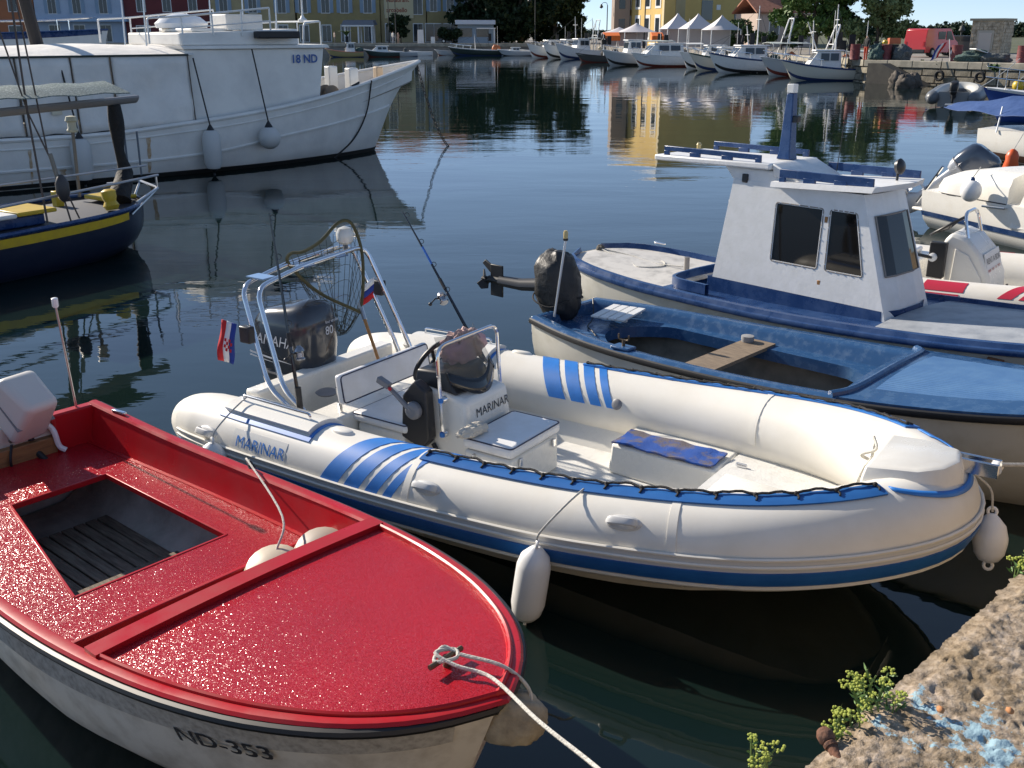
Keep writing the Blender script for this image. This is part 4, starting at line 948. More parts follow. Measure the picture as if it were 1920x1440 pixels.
# ------------------------------------------------------------------ white cabin boat
CAB_LOC, CAB_YAW = (1.31, 11.08, 0), -48
cab = thing('cabin_boat', 'white wheelhouse boat with navy trim, roof rails and a blue mast', 'boat', CAB_LOC, CAB_YAW)
CABM = Matrix.Translation(CAB_LOC) @ Matrix.Rotation(R(CAB_YAW), 4, 'Z')
def cabw(x, y, z): return CABM @ Vector((x, y, z))
CH = Hull(6.6, [(-.6, .22), (-.45, .48), (-.1, .66), (.5, .76), (1.5, .80), (3, .80), (4.2, .74), (5.2, .55), (6.1, .25), (6.6, .02)],
          [(-.6, .62), (1, .565), (2.5, .585), (4, .68), (5.5, .84), (6.6, 1.0)], [(-.6, .05), (.5, -.2), (4, -.25), (5.8, -.1), (6.6, .3)])
CH.xs = lambda a=-.6, b=None: [a+((6.6 if b is None else b)-a)*k/44 for k in range(45)]
m = MB(); CH.shell(m, a=-.6); CH.stern(m, -.6); m.build('hull', mat('cream_hull', (.62, .60, .53)), cab, sm=50)
m = MB(); CH.rail(m, lambda t: (.03, .022), -.015, .012, -.6); m.build('rubbing_strake', navy, cab)
m = MB()
for side in (1, -1):
    m.grid([[Vector((x, side*(CH.b(x)+.01), CH.z(x)-.005)), Vector((x, side*(CH.b(x)-.01), CH.z(x)+.05)), Vector((x, side*(CH.b(x)-.05), CH.z(x)+.055)), Vector((x, side*max(.002, CH.b(x)-.075), CH.z(x)+.0))] for x in CH.xs(-.6, 6.55)], side > 0)
m.build('bulwark', navy, cab, sm=60)
deckm = mat('worn_white_deck', (.58, .56, .52), .6, col2=(.30, .29, .27), vs=6, lo=.48, hi=.78, bump=.2, bs=40)
m = MB(); CH.deck(m, -.55, 1.0, .07, .0, .02, .03); m.build('aft_deck', deckm, cab, sm=40)
m = MB(); CH.deck(m, 3.30, 6.5, .07, .016, .04, .03); m.build('foredeck', mat('grey_deck', (.36, .38, .40), .5, col2=(.20, .22, .25), vs=5, lo=.4, hi=.75, bump=.15, bs=30), cab, sm=40)
m = MB()
for side in (1, -1): m.sheet([[Vector((x, side*(.36+(CH.b(x)-.07-.36)*j/2), CH.z(x)+.012)) for j in range(3)] for x in [.98+2.4*k/10 for k in range(11)]], .04)
m.build('side_deck', navy, cab, sm=40)
# cockpit coaming aft of the wheelhouse
m = MB()
for side in (1, -1):
    a = [Vector((1.0, side*.30, .56)), Vector((1.05, side*.58, .57)), Vector((1.5, side*.60, .58)), Vector((2.0, side*.52, .59))]
    p = smooth([(.92, 0, .57), (.95, side*.38, .57), (1.10, side*.56, .58), (1.5, side*.60, .585)], 6)
    m.grid([[q, q+Vector((0, 0, .10 if True else 0)), q+Vector((.02, -side*.03, .10)), q+Vector((.02, -side*.03, -.25))] for q in p], side > 0)
m.build('cockpit_coaming', navy, cab, sm=60)
m = MB(); m.sheet([[Vector((x, y, .35)) for y in (-.55, .55)] for x in (.95, 1.6)], .02); m.build('cockpit_sole', mat('dark_sole', (.05, .05, .05), .7), cab)
# wheelhouse shell (side walls lean in), with openings for the windows
wm = mat('cabin_white', (.76, .76, .75), .42, col2=(.70, .70, .68), vs=9, bump=.16, bs=30, bdist=.006)
glassd = mat('dark_glass', (.010, .009, .008), .04, spec=.35)
def sidept(x, z, side, off=0):
    "side wall of the wheelhouse: leans inward with height"
    return Vector((x, side*(.375-.045*(z-.6)/1.1+off), z))
ZB, ZT = .60, 1.68
aft = lambda z: 1.40+.16*(z-ZB)/(ZT-ZB); fwd = lambda z: 3.27-.36*(z-ZB)/(ZT-ZB)
WIN = [(2.06, 2.53, .98, 1.50), (2.63, 3.00, 1.00, 1.53)]      # window, door window
for side in (1, -1):
    m = MB()
    def q(x, z, o=0): return sidept(x, z, side, o)
    # wall strips around two openings
    xs = [None, 2.06, 2.53, 2.635, 3.0, None]; zs = [ZB, .99, 1.51, ZT]
    def X(i, z):
        if i == 0: return aft(z)
        if i == 5: return fwd(z)
        return [0, 2.065, 2.535, 2.635-.02*(z-1), 2.985-.24*(z-1), 0][i]
    for i in range(5):
        for j in range(3):
            if i in (1, 3) and j == 1: continue
            m.add([q(X(i, zs[j]), zs[j]), q(X(i+1, zs[j]), zs[j]), q(X(i+1, zs[j+1]), zs[j+1]), q(X(i, zs[j+1]), zs[j+1])], [(0, 1, 2, 3)])
    o = m.build('cabin_side', wm, cab, sm=0, weld=True); s_ = o.modifiers.new('s', 'SOLIDIFY'); s_.thickness = .03; s_.offset = 0
    for i in (1, 3):
        g = MB(); g.add([q(X(i, .99)-.015, .975, .006), q(X(i+1, .99)+.015, .975, .006), q(X(i+1, 1.51)+.015, 1.525, .006), q(X(i, 1.51)-.015, 1.525, .006)], [(0, 1, 2, 3)])
        go = g.build('window_pane', glassd, cab, sm=0); s_ = go.modifiers.new('s', 'SOLIDIFY'); s_.thickness = .006
        c4 = [q(X(i, .99)-.012, .98, .011), q(X(i+1, .99)+.012, .98, .011), q(X(i+1, 1.51)+.012, 1.52, .011), q(X(i, 1.51)-.012, 1.52, .011)]
        fr_ = MB(); fr_.tube(rounded([(c4[0]+c4[1])/2, c4[1], c4[2], c4[3], c4[0], (c4[0]+c4[1])/2], .03), .008, 6); fr_.build('window_gasket', mat('grey_gasket', (.22, .20, .18), .6), go)
        for a_, b_ in zip(c4, c4[1:]+c4[:1]):
            for k in range(5):
                p = a_.lerp(b_, (k+.5)/5)+Vector((0, side*.008, 0)); MB().ball(p, .007, (1, .6, 1), 6, 4).build('screw', steel, go)
    if side < 0:      # door outline, hinges and handle rail
        d = MB(); zl = [.74, 1.60]
        d.tube([q(2.585, .66, .004), q(2.585, 1.60, .004), q(2.93, 1.60, .004), q(3.14, .66, .004)], .006, 5); d.build('door_edge', wm, cab)
        for z in (.85, 1.42): MB().box(2.565, 2.60, -.39+.04*(z-.6), -.365+.04*(z-.6), z-.035, z+.035).build('hinge', mat('bronze', (.35, .18, .07), .5, .5), cab, bev=.004)
        m = MB(); m.tube([q(1.62, 1.60, .002), q(2.0, 1.62, .002)], .002, 4)
        MB().box(2.56, 2.63, -.346, -.330, 1.60, 1.625).build('vent', white, cab)
# aft wall, front walls
m = MB(); m.add([sidept(aft(ZB), ZB, -1), sidept(aft(ZB), ZB, 1), sidept(aft(ZT), ZT, 1), sidept(aft(ZT), ZT, -1)], [(0, 1, 2, 3)]); m.build('aft_wall', wm, cab, sm=0)
m = MB()
fz = [ZB, 1.0, 1.50, ZT]; fy = [-1, -.80, -.4, .4, .80, 1]
def F(i, j): z = fz[j]; w = .375-.045*(z-.6)/1.1; return Vector((fwd(z)+.05*(1-abs(fy[i])**2), fy[i]*w, z))
for i in range(5):
    for j in range(3):
        if i in (1, 2, 3) and j == 1: continue
        m.add([F(i, j), F(i+1, j), F(i+1, j+1), F(i, j+1)], [(0, 1, 2, 3)])
o = m.build('front_wall', wm, cab, sm=0, weld=True); s_ = o.modifiers.new('s', 'SOLIDIFY'); s_.thickness = .03
for i in (1,):
    g = MB(); ex = Vector((.012, 0, 0)); g.grid([[F(k_, 1)+ex for k_ in (1, 2, 3, 4)], [F(k_, 2)+ex for k_ in (1, 2, 3, 4)]]); go = g.build('windscreen_pane', glassd, cab, sm=0)
    fr_ = MB(); fr_.tube([F(1, 1)+ex, F(2, 1)+ex, F(3, 1)+ex, F(4, 1)+ex, F(4, 2)+ex, F(3, 2)+ex, F(2, 2)+ex, F(1, 2)+ex, F(1, 1)+ex], .009, 6); fr_.build('window_gasket', mat('grey_gasket', (.22, .20, .18)), go)
# navy plinth round the wheelhouse
m = MB(); pl = [(1.36, -.395), (3.24, -.395), (3.315, -.20), (3.315, .20), (3.24, .395), (1.36, .395)]
m.loft([[Vector((x, y, .50)) for x, y in pl], [Vector((x-.025*(x > 2), y*.985, .72)) for x, y in pl]], cap=False); m.build('plinth', navy, cab, bev=.006)
# raised after part: neck flaring to the canopy roof
m = MB()
for side in (1, -1): pass
nk = [(1.50, 1.45), (1.56, 1.66), (1.44, 1.79), (2.10, 1.79), (2.28, 1.67), (2.1, 1.45)]
m.prism([Vector((x, -.335, z)) for x, z in nk], (0, .67, 0)); m.build('neck', wm, cab, bev=.015)
def slab(x0, x1, w0, w1, z0, z1, th): return MB().hexa([(x0, -w0, z0-th), (x1, -w1, z1-th), (x1, w1, z1-th), (x0, w0, z0-th)], [(x0, -w0, z0), (x1, -w1, z1), (x1, w1, z1), (x0, w0, z0)])
slab(.62, 1.98, .40, .40, 1.835, 1.86, .055).build('upper_roof', wm, cab, bev=.014)
m = MB(); m.hexa([(1.985, -.34, 1.74), (2.30, -.34, 1.70), (2.30, .34, 1.70), (1.985, .34, 1.74)], [(1.985, -.36, 1.862), (2.26, -.34, 1.745), (2.26, .34, 1.745), (1.985, .36, 1.862)]); m.build('roof_step', wm, cab, bev=.012)
lr = MB(); lr.hexa([(2.03, -.44, 1.665), (3.03, -.44, 1.715), (3.16, .0, 1.735), (2.03, .0, 1.68)], [(2.03, -.43, 1.71), (3.05, -.43, 1.765), (3.19, .0, 1.785), (2.03, .0, 1.735)])
lr.hexa([(2.03, .0, 1.68), (3.16, .0, 1.735), (3.03, .44, 1.715), (2.03, .44, 1.665)], [(2.03, .0, 1.735), (3.19, .0, 1.785), (3.05, .43, 1.765), (2.03, .43, 1.71)]); lr.build('lower_roof', wm, cab)
# pierced navy hand rails on the roofs
def handrail(x0, x1, y, z0, z1, n=3):
    m = MB(); L = x1-x0; zf = lambda x: z0+(z1-z0)*(x-x0)/L
    m.box(x0, x1, y-.011, y+.011, zf(x0)+.034, zf(x1)+.066)
    for k in range(n+1):
        x = x0+L*k/n; m.box(x-.06 if k else x, x+.06 if k < n else x, y-.013, y+.013, zf(x)-.012, zf(x)+.036)
    return m.build('roof_rail', navy, cab, bev=.004)
handrail(.72, 1.86, -.36, 1.845, 1.86); handrail(.78, 1.9, .36, 1.845, 1.86); handrail(2.10, 3.02, -.40, 1.722, 1.765); handrail(2.1, 3.02, .40, 1.722, 1.765)
# mast, horn, lights
m = MB(); m.loft([[Vector((1.86+dx*a, .05+dy*b, z)) for dx, dy in ((-1, -1), (1, -1), (1, 1), (-1, 1))] for z, a, b in ((1.86, .075, .065), (1.93, .06, .055), (2.46, .035, .035))]); m.build('mast', navy, cab, bev=.008)
m = MB(); m.loft([[Vector((1.86+dx*.036, .05+dy*.036, z)) for dx, dy in ((-1, -1), (1, -1), (1, 1), (-1, 1))] for z in (2.462, 2.54)]); m.build('mast_cap', white, cab, bev=.004)
m = MB(); m.box(1.90, 1.96, .02, .08, 2.2, 2.26); m.build('mast_lamp', blackp, cab, bev=.008)
MB().lathe([(.03, 0), (.03, .03), (.022, .035), (.022, .075), (.028, .08), (.015, .10)], 12, (.90, -.05, 1.845)).build('roof_lamp', mat('lens_amber', (.55, .42, .18)), cab)
m = MB(); m.lathe([(.012, -.04), (.06, -.03), (.07, 0), (.05, .02), (.012, .03)], 16, (3.02, .02, 1.90), Matrix.Rotation(R(80), 3, 'Y')); m.tube([(3.0, .02, 1.78), (3.0, .02, 1.86)], .012, 8); m.build('searchlight', blackp, cab)
MB().box(1.66, 1.72, -.36, -.33, 1.66, 1.74).build('floodlight', blackp, cab, bev=.008)
MB().tube([(2.2, .38, 1.72), (2.22, .40, 2.25)], .004, 5).build('aerial', black, cab)
# deck gear
m = MB(); m.lathe([(.03, 0), (.028, .14), (.032, .15), (.01, .155)], 12, (.70, .12, .575)); m.build('post', mat('galvanised', (.32, .30, .28), .5, .7), cab)
o = blob('rope_bundle', cabw(-.50, .05, .64), (.05, .06, .05), mat('dark_bundle', (.10, .09, .075), .9, bump=.6, bs=60), 31, .2); tag(o, 'dark bundle of rope on the stern of the wheelhouse boat', 'rope')
m = MB(); m.tube(smooth([cabw(-.48, .05, .65), cabw(-.1, .12, .62), cabw(.3, .08, .598), cabw(.66, .1, .62)], 6), .008, 6); m.tube(smooth([cabw(-.48, .03, .65), cabw(-.05, .0, .60), cabw(.25, .22, .598), cabw(.45, .02, .60), cabw(.3, -.2, .60), cabw(.12, -.1, .598)], 6), .010, 6)
tag(m.build('stern_rope', rope_w), 'white rope lying across the aft deck of the wheelhouse boat', 'rope')
MB().box(-.08, .08, -.012, .012, 0, .02, Matrix.Translation((-.1, .62, .68))).build('cleat', steel, cab, bev=.005)
MB().box(4.3, 4.42, -.74, -.72, .62, .645).build('strake_bolt', mat('rust', (.22, .10, .05), .8), cab)
# ------------------------------------------------------------------ big white fishing boat on the left
BIG_LOC, BIG_YAW = (-12.23, 20.66, 0), 40.5
big = thing('fishing_boat', 'large white wooden fishing boat with canvas shelter, marked 18 ND, lying on the left', 'boat', BIG_LOC, BIG_YAW)
BIGM = Matrix.Translation(BIG_LOC) @ Matrix.Rotation(R(BIG_YAW), 4, 'Z')
def bigw(x, y, z): return BIGM @ Vector((x, y, z))
bigp = mat('chalky_white', (.76, .74, .69), .55, col2=(.64, .62, .58), vs=1.6, lo=.4, hi=.75, bump=.15, bs=8, bdist=.03)
GH = Hull(12.75, [(-4, 1.5), (-2, 1.75), (0, 1.88), (4, 1.95), (7, 1.92), (9, 1.65), (10.5, 1.15), (11.7, .62), (12.4, .25), (12.75, .03)],
          [(-4, 1.3), (0, 1.0), (3, .96), (5.3, 1.1), (7, 1.26), (8.7, 1.49), (10.6, 1.82), (12.75, 2.2)], [(-4, -.3), (0, -.6), (8, -.6), (11, -.5), (12.75, .4)],
          [(1, 0), (.985, .15), (.97, .3), (.94, .45), (.88, .6), (.72, .75), (.45, .88), (.2, .96), (0, 1)])
GH.rake = 1.9
GH.xs = lambda a=-4, b=None: [a+((12.75 if b is None else b)-a)*(1-(1-k/48)**1.25) for k in range(49)]
m = MB(); GH.shell(m, a=-4, nu=20); GH.stern(m, -4); m.build('hull', bigp, big, sm=50)
m = MB()
for side in (1, -1): m.grid([[GH.pt(x, u, side)+Vector((0, side*.012, 0)) for u in (.462, .49, .525)] for x in GH.xs(-4, 12.3)], side < 0)
# dark boot top near the water: a strip following the waterline
m = MB()
for side in (1, -1):
    rows = []
    for x in GH.xs(-4, 12.5):
        us = [u/200 for u in range(201)]; P = [GH.pt(x, u, side) for u in us]
        col = []
        for zt in (.10, .04, -.05):
            p = min(P, key=lambda q: abs(q.z-zt)); col.append(Vector((p.x+.008, p.y+side*.014, zt)))
        rows.append(col)
    m.grid(rows, side < 0)
m.build('boot_top', mat('black_antifouling', (.02, .018, .016), .7), big, sm=60)
m = MB(); GH.rail(m, lambda t: (.05, .06), .02, -.02, -4); m.build('cap_rail', bigp, big)
def zline(H, xz, side, off, m, r, n=40, x0=None, x1=None):
    pts = []
    for k in range(n+1):
        x = xz[0][0]+(xz[-1][0]-xz[0][0])*k/n; zt = spl(*zip(*xz), x)
        P = [H.pt(x, u/150, side) for u in range(150)]; p = min(P, key=lambda q: abs(q.z-zt)); pts.append(Vector((p.x, p.y+side*off, zt)))
    return m.tube(pts, r, 6)
for side in (-1, 1):
    zline(GH, [(-3, .42), (2, .38), (5.8, .46), (7.4, .68), (9.3, .88), (11.6, 1.15)], side, .01, MB(), .035).build('rubbing_strake', bigp, big)
    zline(GH, [(-3, .95), (2, .80), (5.3, .95), (7, 1.1), (9, 1.36), (12, 1.88)], side, .005, MB(), .02).build('sheer_moulding', bigp, big)
m = MB(); GH.deck(m, -3.9, 12.3, .12, -.38, .06, .05); m.build('deck', mat('old_deck', (.30, .27, .22), .8, col2=(.2, .18, .15), vs=3), big, sm=40)
m = MB()
for side in (1, -1): m.grid([[Vector((x, side*max(.01, GH.b(x)-.06), GH.z(x))), Vector((x, side*max(.01, GH.b(x)-.12), GH.z(x)-.4))] for x in GH.xs(-3.9, 12.4)], side > 0)
m.build('bulwark_inside', bigp, big, sm=60)
# wheelhouse
m = MB(); b = [(5.45, -1.66), (8.72, -1.42), (8.95, 0), (8.72, 1.42), (5.45, 1.66)]; t = [(5.42, -1.60), (8.98, -1.40), (9.2, 0), (8.98, 1.40), (5.42, 1.60)]
m.loft([[Vector((x, y, .95)) for x, y in b], [Vector((x, y, 2.62)) for x, y in t]]); m.build('wheelhouse', bigp, big, bev=.02)
m = MB(); t2 = [(5.40, -1.66), (9.1, -1.50), (9.45, 0), (9.1, 1.50), (5.40, 1.66)]
m.loft([[Vector((x, y, 2.625)) for x, y in t2], [Vector((x-.05, y*.99, 2.70)) for x, y in t2]]); m.build('roof_ledge', bigp, big, bev=.015)
m = MB(); t3 = [(5.42, -1.52), (8.35, -1.36), (8.55, 0), (8.35, 1.36), (5.42, 1.52)]
m.loft([[Vector((x, y, 2.702)) for x, y in t3], [Vector((x, y*.98, 2.96+.03*(x-5.4))) for x, y in t3]]); m.build('upper_house', bigp, big, bev=.03)
MB().box(5.9, 6.9, -1.0, .8, 2.98, 3.06).build('roof_hatch', bigp, big, bev=.03)
m = MB(); m.box(6.7, 7.6, -1.1, -.4, 3.02, 3.36); m.build('liferaft_box', bigp, big, bev=.02)
m = MB(); m.lathe([(.02, 0), (.4, .02), (.42, .12), (.30, .26), (.10, .33), (.01, .34)], 18, (6.3, .4, 3.05), Matrix.Diagonal((1.5, 1, 1))); m.build('raft_cover', pfend, big)
m = MB(); m.box(7.15, 8.2, -1.74, -1.46, 2.84, 3.0); m.build('awning_roll', mat('dark_box', (.02, .02, .022), .6), big, bev=.03)
text_on('registration_lettering', '18 ND', .26, (8.05, -1.492, 2.30), (.98, .055, 0), (0, -.02, 1), mat('blue_print', (.03, .10, .32), .5), big, .006)
# rails on the roof
for y in (-1.45, 1.45):
    m = MB(); m.tube(rounded([(4.75, y, 2.75), (4.75, y, 3.26), (5.5, y, 3.30), (7.6, y, 3.50)], .06), .022, 7); m.build('roof_rail', white, big)
    MB().tube([(5.5, y, 3.06), (7.6, y, 3.22)], .016, 6).build('roof_rail', white, big)
    for x, z in ((5.5, 3.3), (6.2, 3.36), (6.9, 3.43), (7.6, 3.5)): MB().tube([(x, y, 2.9), (x, y, z)], .02, 6).build('stanchion', white, big)
m = MB(); m.tube(rounded([(8.5, -1.3, 2.72), (8.55, -1.3, 3.18), (9.1, -1.1, 3.22), (9.1, 1.1, 3.22), (8.55, 1.3, 3.18), (8.5, 1.3, 2.72)], .08), .022, 7); m.build('front_rail', white, big)
for y in (-1.1, 0, 1.1): MB().tube([(9.1, y, 2.7), (9.1, y, 3.22)], .02, 6).build('stanchion', white, big)
for x, y, z in ((8.2, -.6, 4.4), (7.9, .5, 4.6), (7.2, .8, 4.5), (4.9, -.9, 4.2), (5.0, .6, 4.5)): MB().tube([(x, y, 2.7), (x+.05, y, z)], .018, 6).build('whip_aerial', alu, big)
MB().lathe([(.10, 0), (.11, .05), (.06, .08), (.02, .16), (.02, .5), (.06, .52), (.06, .6), (.01, .62)], 12, (9.15, -.2, 3.22)).build('mast_lamp', white, big)
m = MB(); m.tube([(3.3, .6, 1.0), (2.75, .55, 5.2)], lambda t: .16-.05*t, 10); m.build('derrick_mast', mat('black_mast', (.025, .02, .018), .7), big)
# canvas shelter aft
canv = mat('white_canvas', (.76, .73, .68), .75, col2=(.66, .64, .60), vs=2, bump=.4, bs=3.2, bdist=.06)
m = MB(); rows = [[Vector((x, y, 2.53+.20*(1-(y/1.72)**2)+.02*math.sin(x*2.2)*(1-abs(y)/1.8))) for y in [1.72*(1-2*j/10) for j in range(11)]] for x in [-3.6+.4*k for k in range(24)]]
m.sheet(rows, .02); m.build('shelter_roof', canv, big, sm=60)
def curtain(x0, x1, side, nm, mt, seed, zt=2.515):
    rows = []
    for i in range(19):
        x = x0+(x1-x0)*i/18; row = []
        for j in range(9):
            f = j/8; z = zt+(1.02-zt)*f; bu = (.09*noise.noise(Vector((x*1.3, z*1.3, seed)))+.03*noise.noise(Vector((x*3.5+z*2, z*2.5, seed+3))))*math.sin(math.pi*f)**.6
            row.append(Vector((x, side*(1.73+.10*f+bu), z)))
        rows.append(row)
    g = MB().grid(rows).build(nm, mt, big, sm=80); s_ = g.modifiers.new('s', 'SOLIDIFY'); s_.thickness = .012
for x0, x1 in ((-3.6, .2), (.24, 1.9), (1.94, 2.95), (2.99, 3.75), (3.79, 5.42)): curtain(x0, x1, -1, 'canvas_panel', canv, x0)
curtain(-3.6, 5.42, 1, 'canvas_panel', canv, 9)
for x in (.22, 1.92, 2.97, 3.77, 5.43): MB().tube([(x, -1.74, 2.5), (x, -1.79, 1.8), (x, -1.86, 1.04)], .012, 6).build('curtain_pole', mat('brown_pole', (.10, .075, .055), .7), big)
MB().tube([(-3.6, -1.74, 2.52), (5.45, -1.74, 2.52)], .022, 6).build('eave_pole', mat('dark_green_pole', (.03, .045, .04), .6), big)
MB().tube(smooth([(x, -1.92-.03*math.sin(x*7), 1.03+.02*math.sin(x*11)+(.02*max(0, x-3))) for x in [0+.35*k for k in range(15)]], 3), .014, 5).build('lacing_rope', rope_d, big)
MB().box(3.0, 3.35, -1.815, -1.80, 1.86, 2.0).build('canvas_patch', mat('cream_patch', (.62, .56, .42), .8), big); MB().box(2.45, 2.65, -1.845, -1.83, 1.42, 1.58).build('canvas_patch', mat('cream_patch', (.62, .56, .42)), big)
# rust streaks as thin bleeding stains with their own outline
def streak(x, z0, z1, w):
    m = MB(); rows = []
    for k in range(9):
        z = z0+(z1-z0)*k/8; P = [GH.pt(x, u/200, -1) for u in range(200)]; p = min(P, key=lambda q: abs(q.z-z)); ww = w*(1-.35*k/8)*(1+.3*math.sin(k*2.2))
        rows.append([Vector((p.x-ww, p.y-.006, z)), Vector((p.x+ww, p.y-.006, z))])
    m.grid(rows); m.build('rust_streak', mat('rust_stain', (.42, .26, .12), .8, col2=(.62, .55, .45), vs=7, lo=.35, hi=.65), big)
for a in ((4.3, .9, .12, .045), (1.9, .8, .1, .03), (5.75, .4, .12, .05), (2.5, .35, .1, .06)): streak(*a)
# samson posts, winch, bow gear
for x, y, w_, h0, h1, cm in ((10.25, -.55, .13, 1.4, 2.12, white), (10.28, .5, .13, 1.4, 2.14, white), (11.35, -.1, .10, 1.5, 2.12, mat('pale_wood', (.50, .38, .26), .7))):
    m = MB(); m.box(x-w_, x+w_, y-w_, y+w_, h0, h1); m.build('samson_post', cm, big, bev=.03)
m = MB(); m.lathe([(.05, -.2), (.2, -.18), (.2, -.12), (.09, -.1), (.09, .1), (.2, .12), (.2, .18), (.05, .2)], 14, (9.35, -.9, 1.55), Matrix.Rotation(R(90), 3, 'X')); m.build('winch', mat('rusty_winch', (.16, .13, .10), .7), big)
m = MB(); m.tube([(9.7, -1.42, 1.72), (9.95, -1.36, 1.80)], .03, 6); m.build('fairlead', mat('dark_box', (.02, .02, .022)), big)
MB().tube(smooth([GH.pt(10.4, 0, -1)+Vector((0, -.05, .05)), GH.pt(10.3, .25, -1)+Vector((0, -.05, 0)), GH.pt(9.9, .45, -1)+Vector((0, -.04, 0)), GH.pt(9.3, .6, -1)+Vector((0, -.05, 0))], 8), .02, 6).build('hanging_rope', rope_d, big)
t = thing('anchor_chain', 'dark chain hanging from the bow of the large white fishing boat into the water', 'chain', bigw(12.7, 0, 2.1))
p0 = bigw(12.72, 0, 2.1); p1 = atz(845, 278, -.05); pts = sag(p0, p1, .35, 30)
lk = MB()
for k in range(29):
    a, b = pts[k]-p0, pts[k+1]-p0; d = (b-a).normalized(); n_ = d.orthogonal().normalized() if k % 2 else d.cross(d.orthogonal()).normalized()
    c_ = (a+b)/2; L = (b-a).length*.62
    lk.tube([c_+d*(L*math.cos(R(q)))+n_*(.035*math.sin(R(q))) for q in range(0, 361, 45)], .011, 4)
lo = lk.build('links', mat('chain_iron', (.05, .04, .035), .7, .3), t); lo['kind'] = 'stuff'
# fenders hanging on the fishing boat
def hang_fender(x, ztop, zrope, kind, label):
    p = bigw(x, -2.12, ztop); t = thing('fender', label, 'fender', p, 0, 'fenders on the fishing boat')
    if kind == 'ball': MB().ball((0, 0, -.27), .25, (1, 1, 1.02), 18, 12).build('fender_body', mat('old_fender', (.52, .52, .50), .5, col2=(.38, .37, .35), vs=4), t); L = .52
    else: MB().lathe([(.02, -.86), (.14, -.84), (.19, -.74), (.20, -.4), (.19, -.12), (.14, -.04), (.03, 0)], 16).build('fender_body', mat('old_fender', (.52, .52, .50)), t); L = .86
    MB().lathe([(.11, -.06), (.06, .03), (.02, .10)], 12).build('cap', black, t)
    if kind != 'ball': MB().lathe([(.03, -.98), (.02, -.95), (.09, -.845), (.08, -.83)], 12).build('cap', black, t)
    q = BIGM.to_3x3(); MB().tube([Vector((0, 0, .08)), q @ Vector((-.05, .42, zrope-ztop))], .018, 6).build('lanyard', rope_d, t)
hang_fender(5.62, .98, 2.45, 'long', 'long grey-white fender amidships on the large white fishing boat')
hang_fender(7.02, .98, 2.62, 'ball', 'round grey-white ball fender below the wheelhouse of the fishing boat')
hang_fender(2.82, .98, 2.45, 'long', 'long pale fender hanging aft on the fishing boat, left of the black furled sail')

# ------------------------------------------------------------------ dark blue and yellow sailing boat, far left
YB_LOC, YB_YAW = (-6.17, 14.42, 0), 236.5
yb = thing('sailing_boat', 'dark blue boat with yellow stripe and yellow hatches at the left edge', 'boat', YB_LOC, YB_YAW)
YBM = Matrix.Translation(YB_LOC) @ Matrix.Rotation(R(YB_YAW), 4, 'Z')
def ybw(x, y, z): return YBM @ Vector((x, y, z))
YH = Hull(6.5, [(-.9, .06), (-.82, .34), (-.6, .62), (-.3, .82), (0, .92), (1, 1.0), (3, 1.05), (5, .75), (6.2, .25), (6.5, .03)], [(-.9, .69), (0, .64), (3, .6), (6.5, .95)], [(-.9, .15), (-.4, -.1), (3, -.3), (6.5, .2)])
YH.xs = lambda a=-.9, b=None: [a+((6.5 if b is None else b)-a)*k/44 for k in range(45)]
dn = mat('dark_navy', (.008, .014, .035), .35, col2=(.015, .02, .04), vs=5); yel = mat('yellow_paint', (.60, .42, .02), .4, col2=(.5, .34, .03), vs=6)
m = MB(); YH.shell(m, a=-.9); YH.stern(m, -.9); m.build('hull', dn, yb, sm=50)
m = MB()
for side in (1, -1): m.grid([[YH.pt(x, u, side)+Vector((0, side*.012, 0)) for u in (.03, .07, .10, .13)] for x in YH.xs(-.2, 6.4)], side < 0)
m.build('stripe', yel, yb, sm=60)
m = MB(); YH.rail(m, lambda t: (.03, .03), .01, 0, -.9); m.build('rail', navy, yb)
m = MB(); YH.deck(m, -.87, 6.4, .05, -.04, .03, .03); m.build('deck', mat('dark_deck', (.05, .055, .07), .6), yb, sm=40)
m = MB(); m.box(.9, 1.75, -.1, .62, .6, .74); m.build('cabin_trunk', navy, yb, bev=.02)
for b_ in ((.75, 1.30, .0, .68, .745, .80), (-.80, -.32, -.30, .28, .69, .75)):
    m = MB(); m.box(*b_); m.build('hatch', yel, yb, bev=.015)
MB().box(-.02, .10, -.45, -.33, .62, .84).build('vent_box', yel, yb, bev=.01)
m = MB(); m.box(1.35, 2.2, .2, .75, .745, .80); m.build('canvas_cover', white, yb, bev=.02)
MB().lathe([(.08, 0), (.11, .06), (.08, .12), (.10, .18), (.10, .26), (.05, .29)], 12, (-.12, .62, .64), Matrix.Rotation(R(10), 3, 'X')).build('winch_drum', yel, yb)
m = MB(); m.tube([(-1.2, .0, 2.06), (2.5, .35, 1.98)], lambda t: (.075, .035), 10); m.build('boom', mat('grey_boom', (.22, .22, .23), .45), yb)
tarp = mat('green_mesh_tarp', (.06, .10, .10), .6, col2=(.22, .27, .26), vs=40, lo=.52, hi=.62, bump=.7, bs=60)
m = MB(); m.sheet([[Vector((x, y, 2.17+.16*(1-abs(y-.1)/.7)+.012*math.sin(x*9+y*5))) for y in (-.5, -.2, .1, .4, .65)] for x in [-.62+.2*k for k in range(17)]], .012); m.build('awning', tarp, yb, sm=60)
blk = mat('black_sailcloth', (.012, .012, .013), .8, bump=.8, bs=9, bdist=.04)
m = MB(); m.tube(smooth([(-.80, .0, 2.0), (-.82, -.02, 1.65), (-.80, .0, 1.35), (-.86, -.02, 1.1), (-.86, .0, .97)], 6), lambda t: .09+.02*math.sin(t*9), 12); m.build('furled_sail', blk, yb)
m = MB(); m.tube(smooth([(-.82, .02, 1.0), (-.70, .12, .88), (-.52, .26, .76), (-.46, .32, .68)], 5), lambda t: .12+.05*t, 12); m.build('sail_bundle', blk, yb)
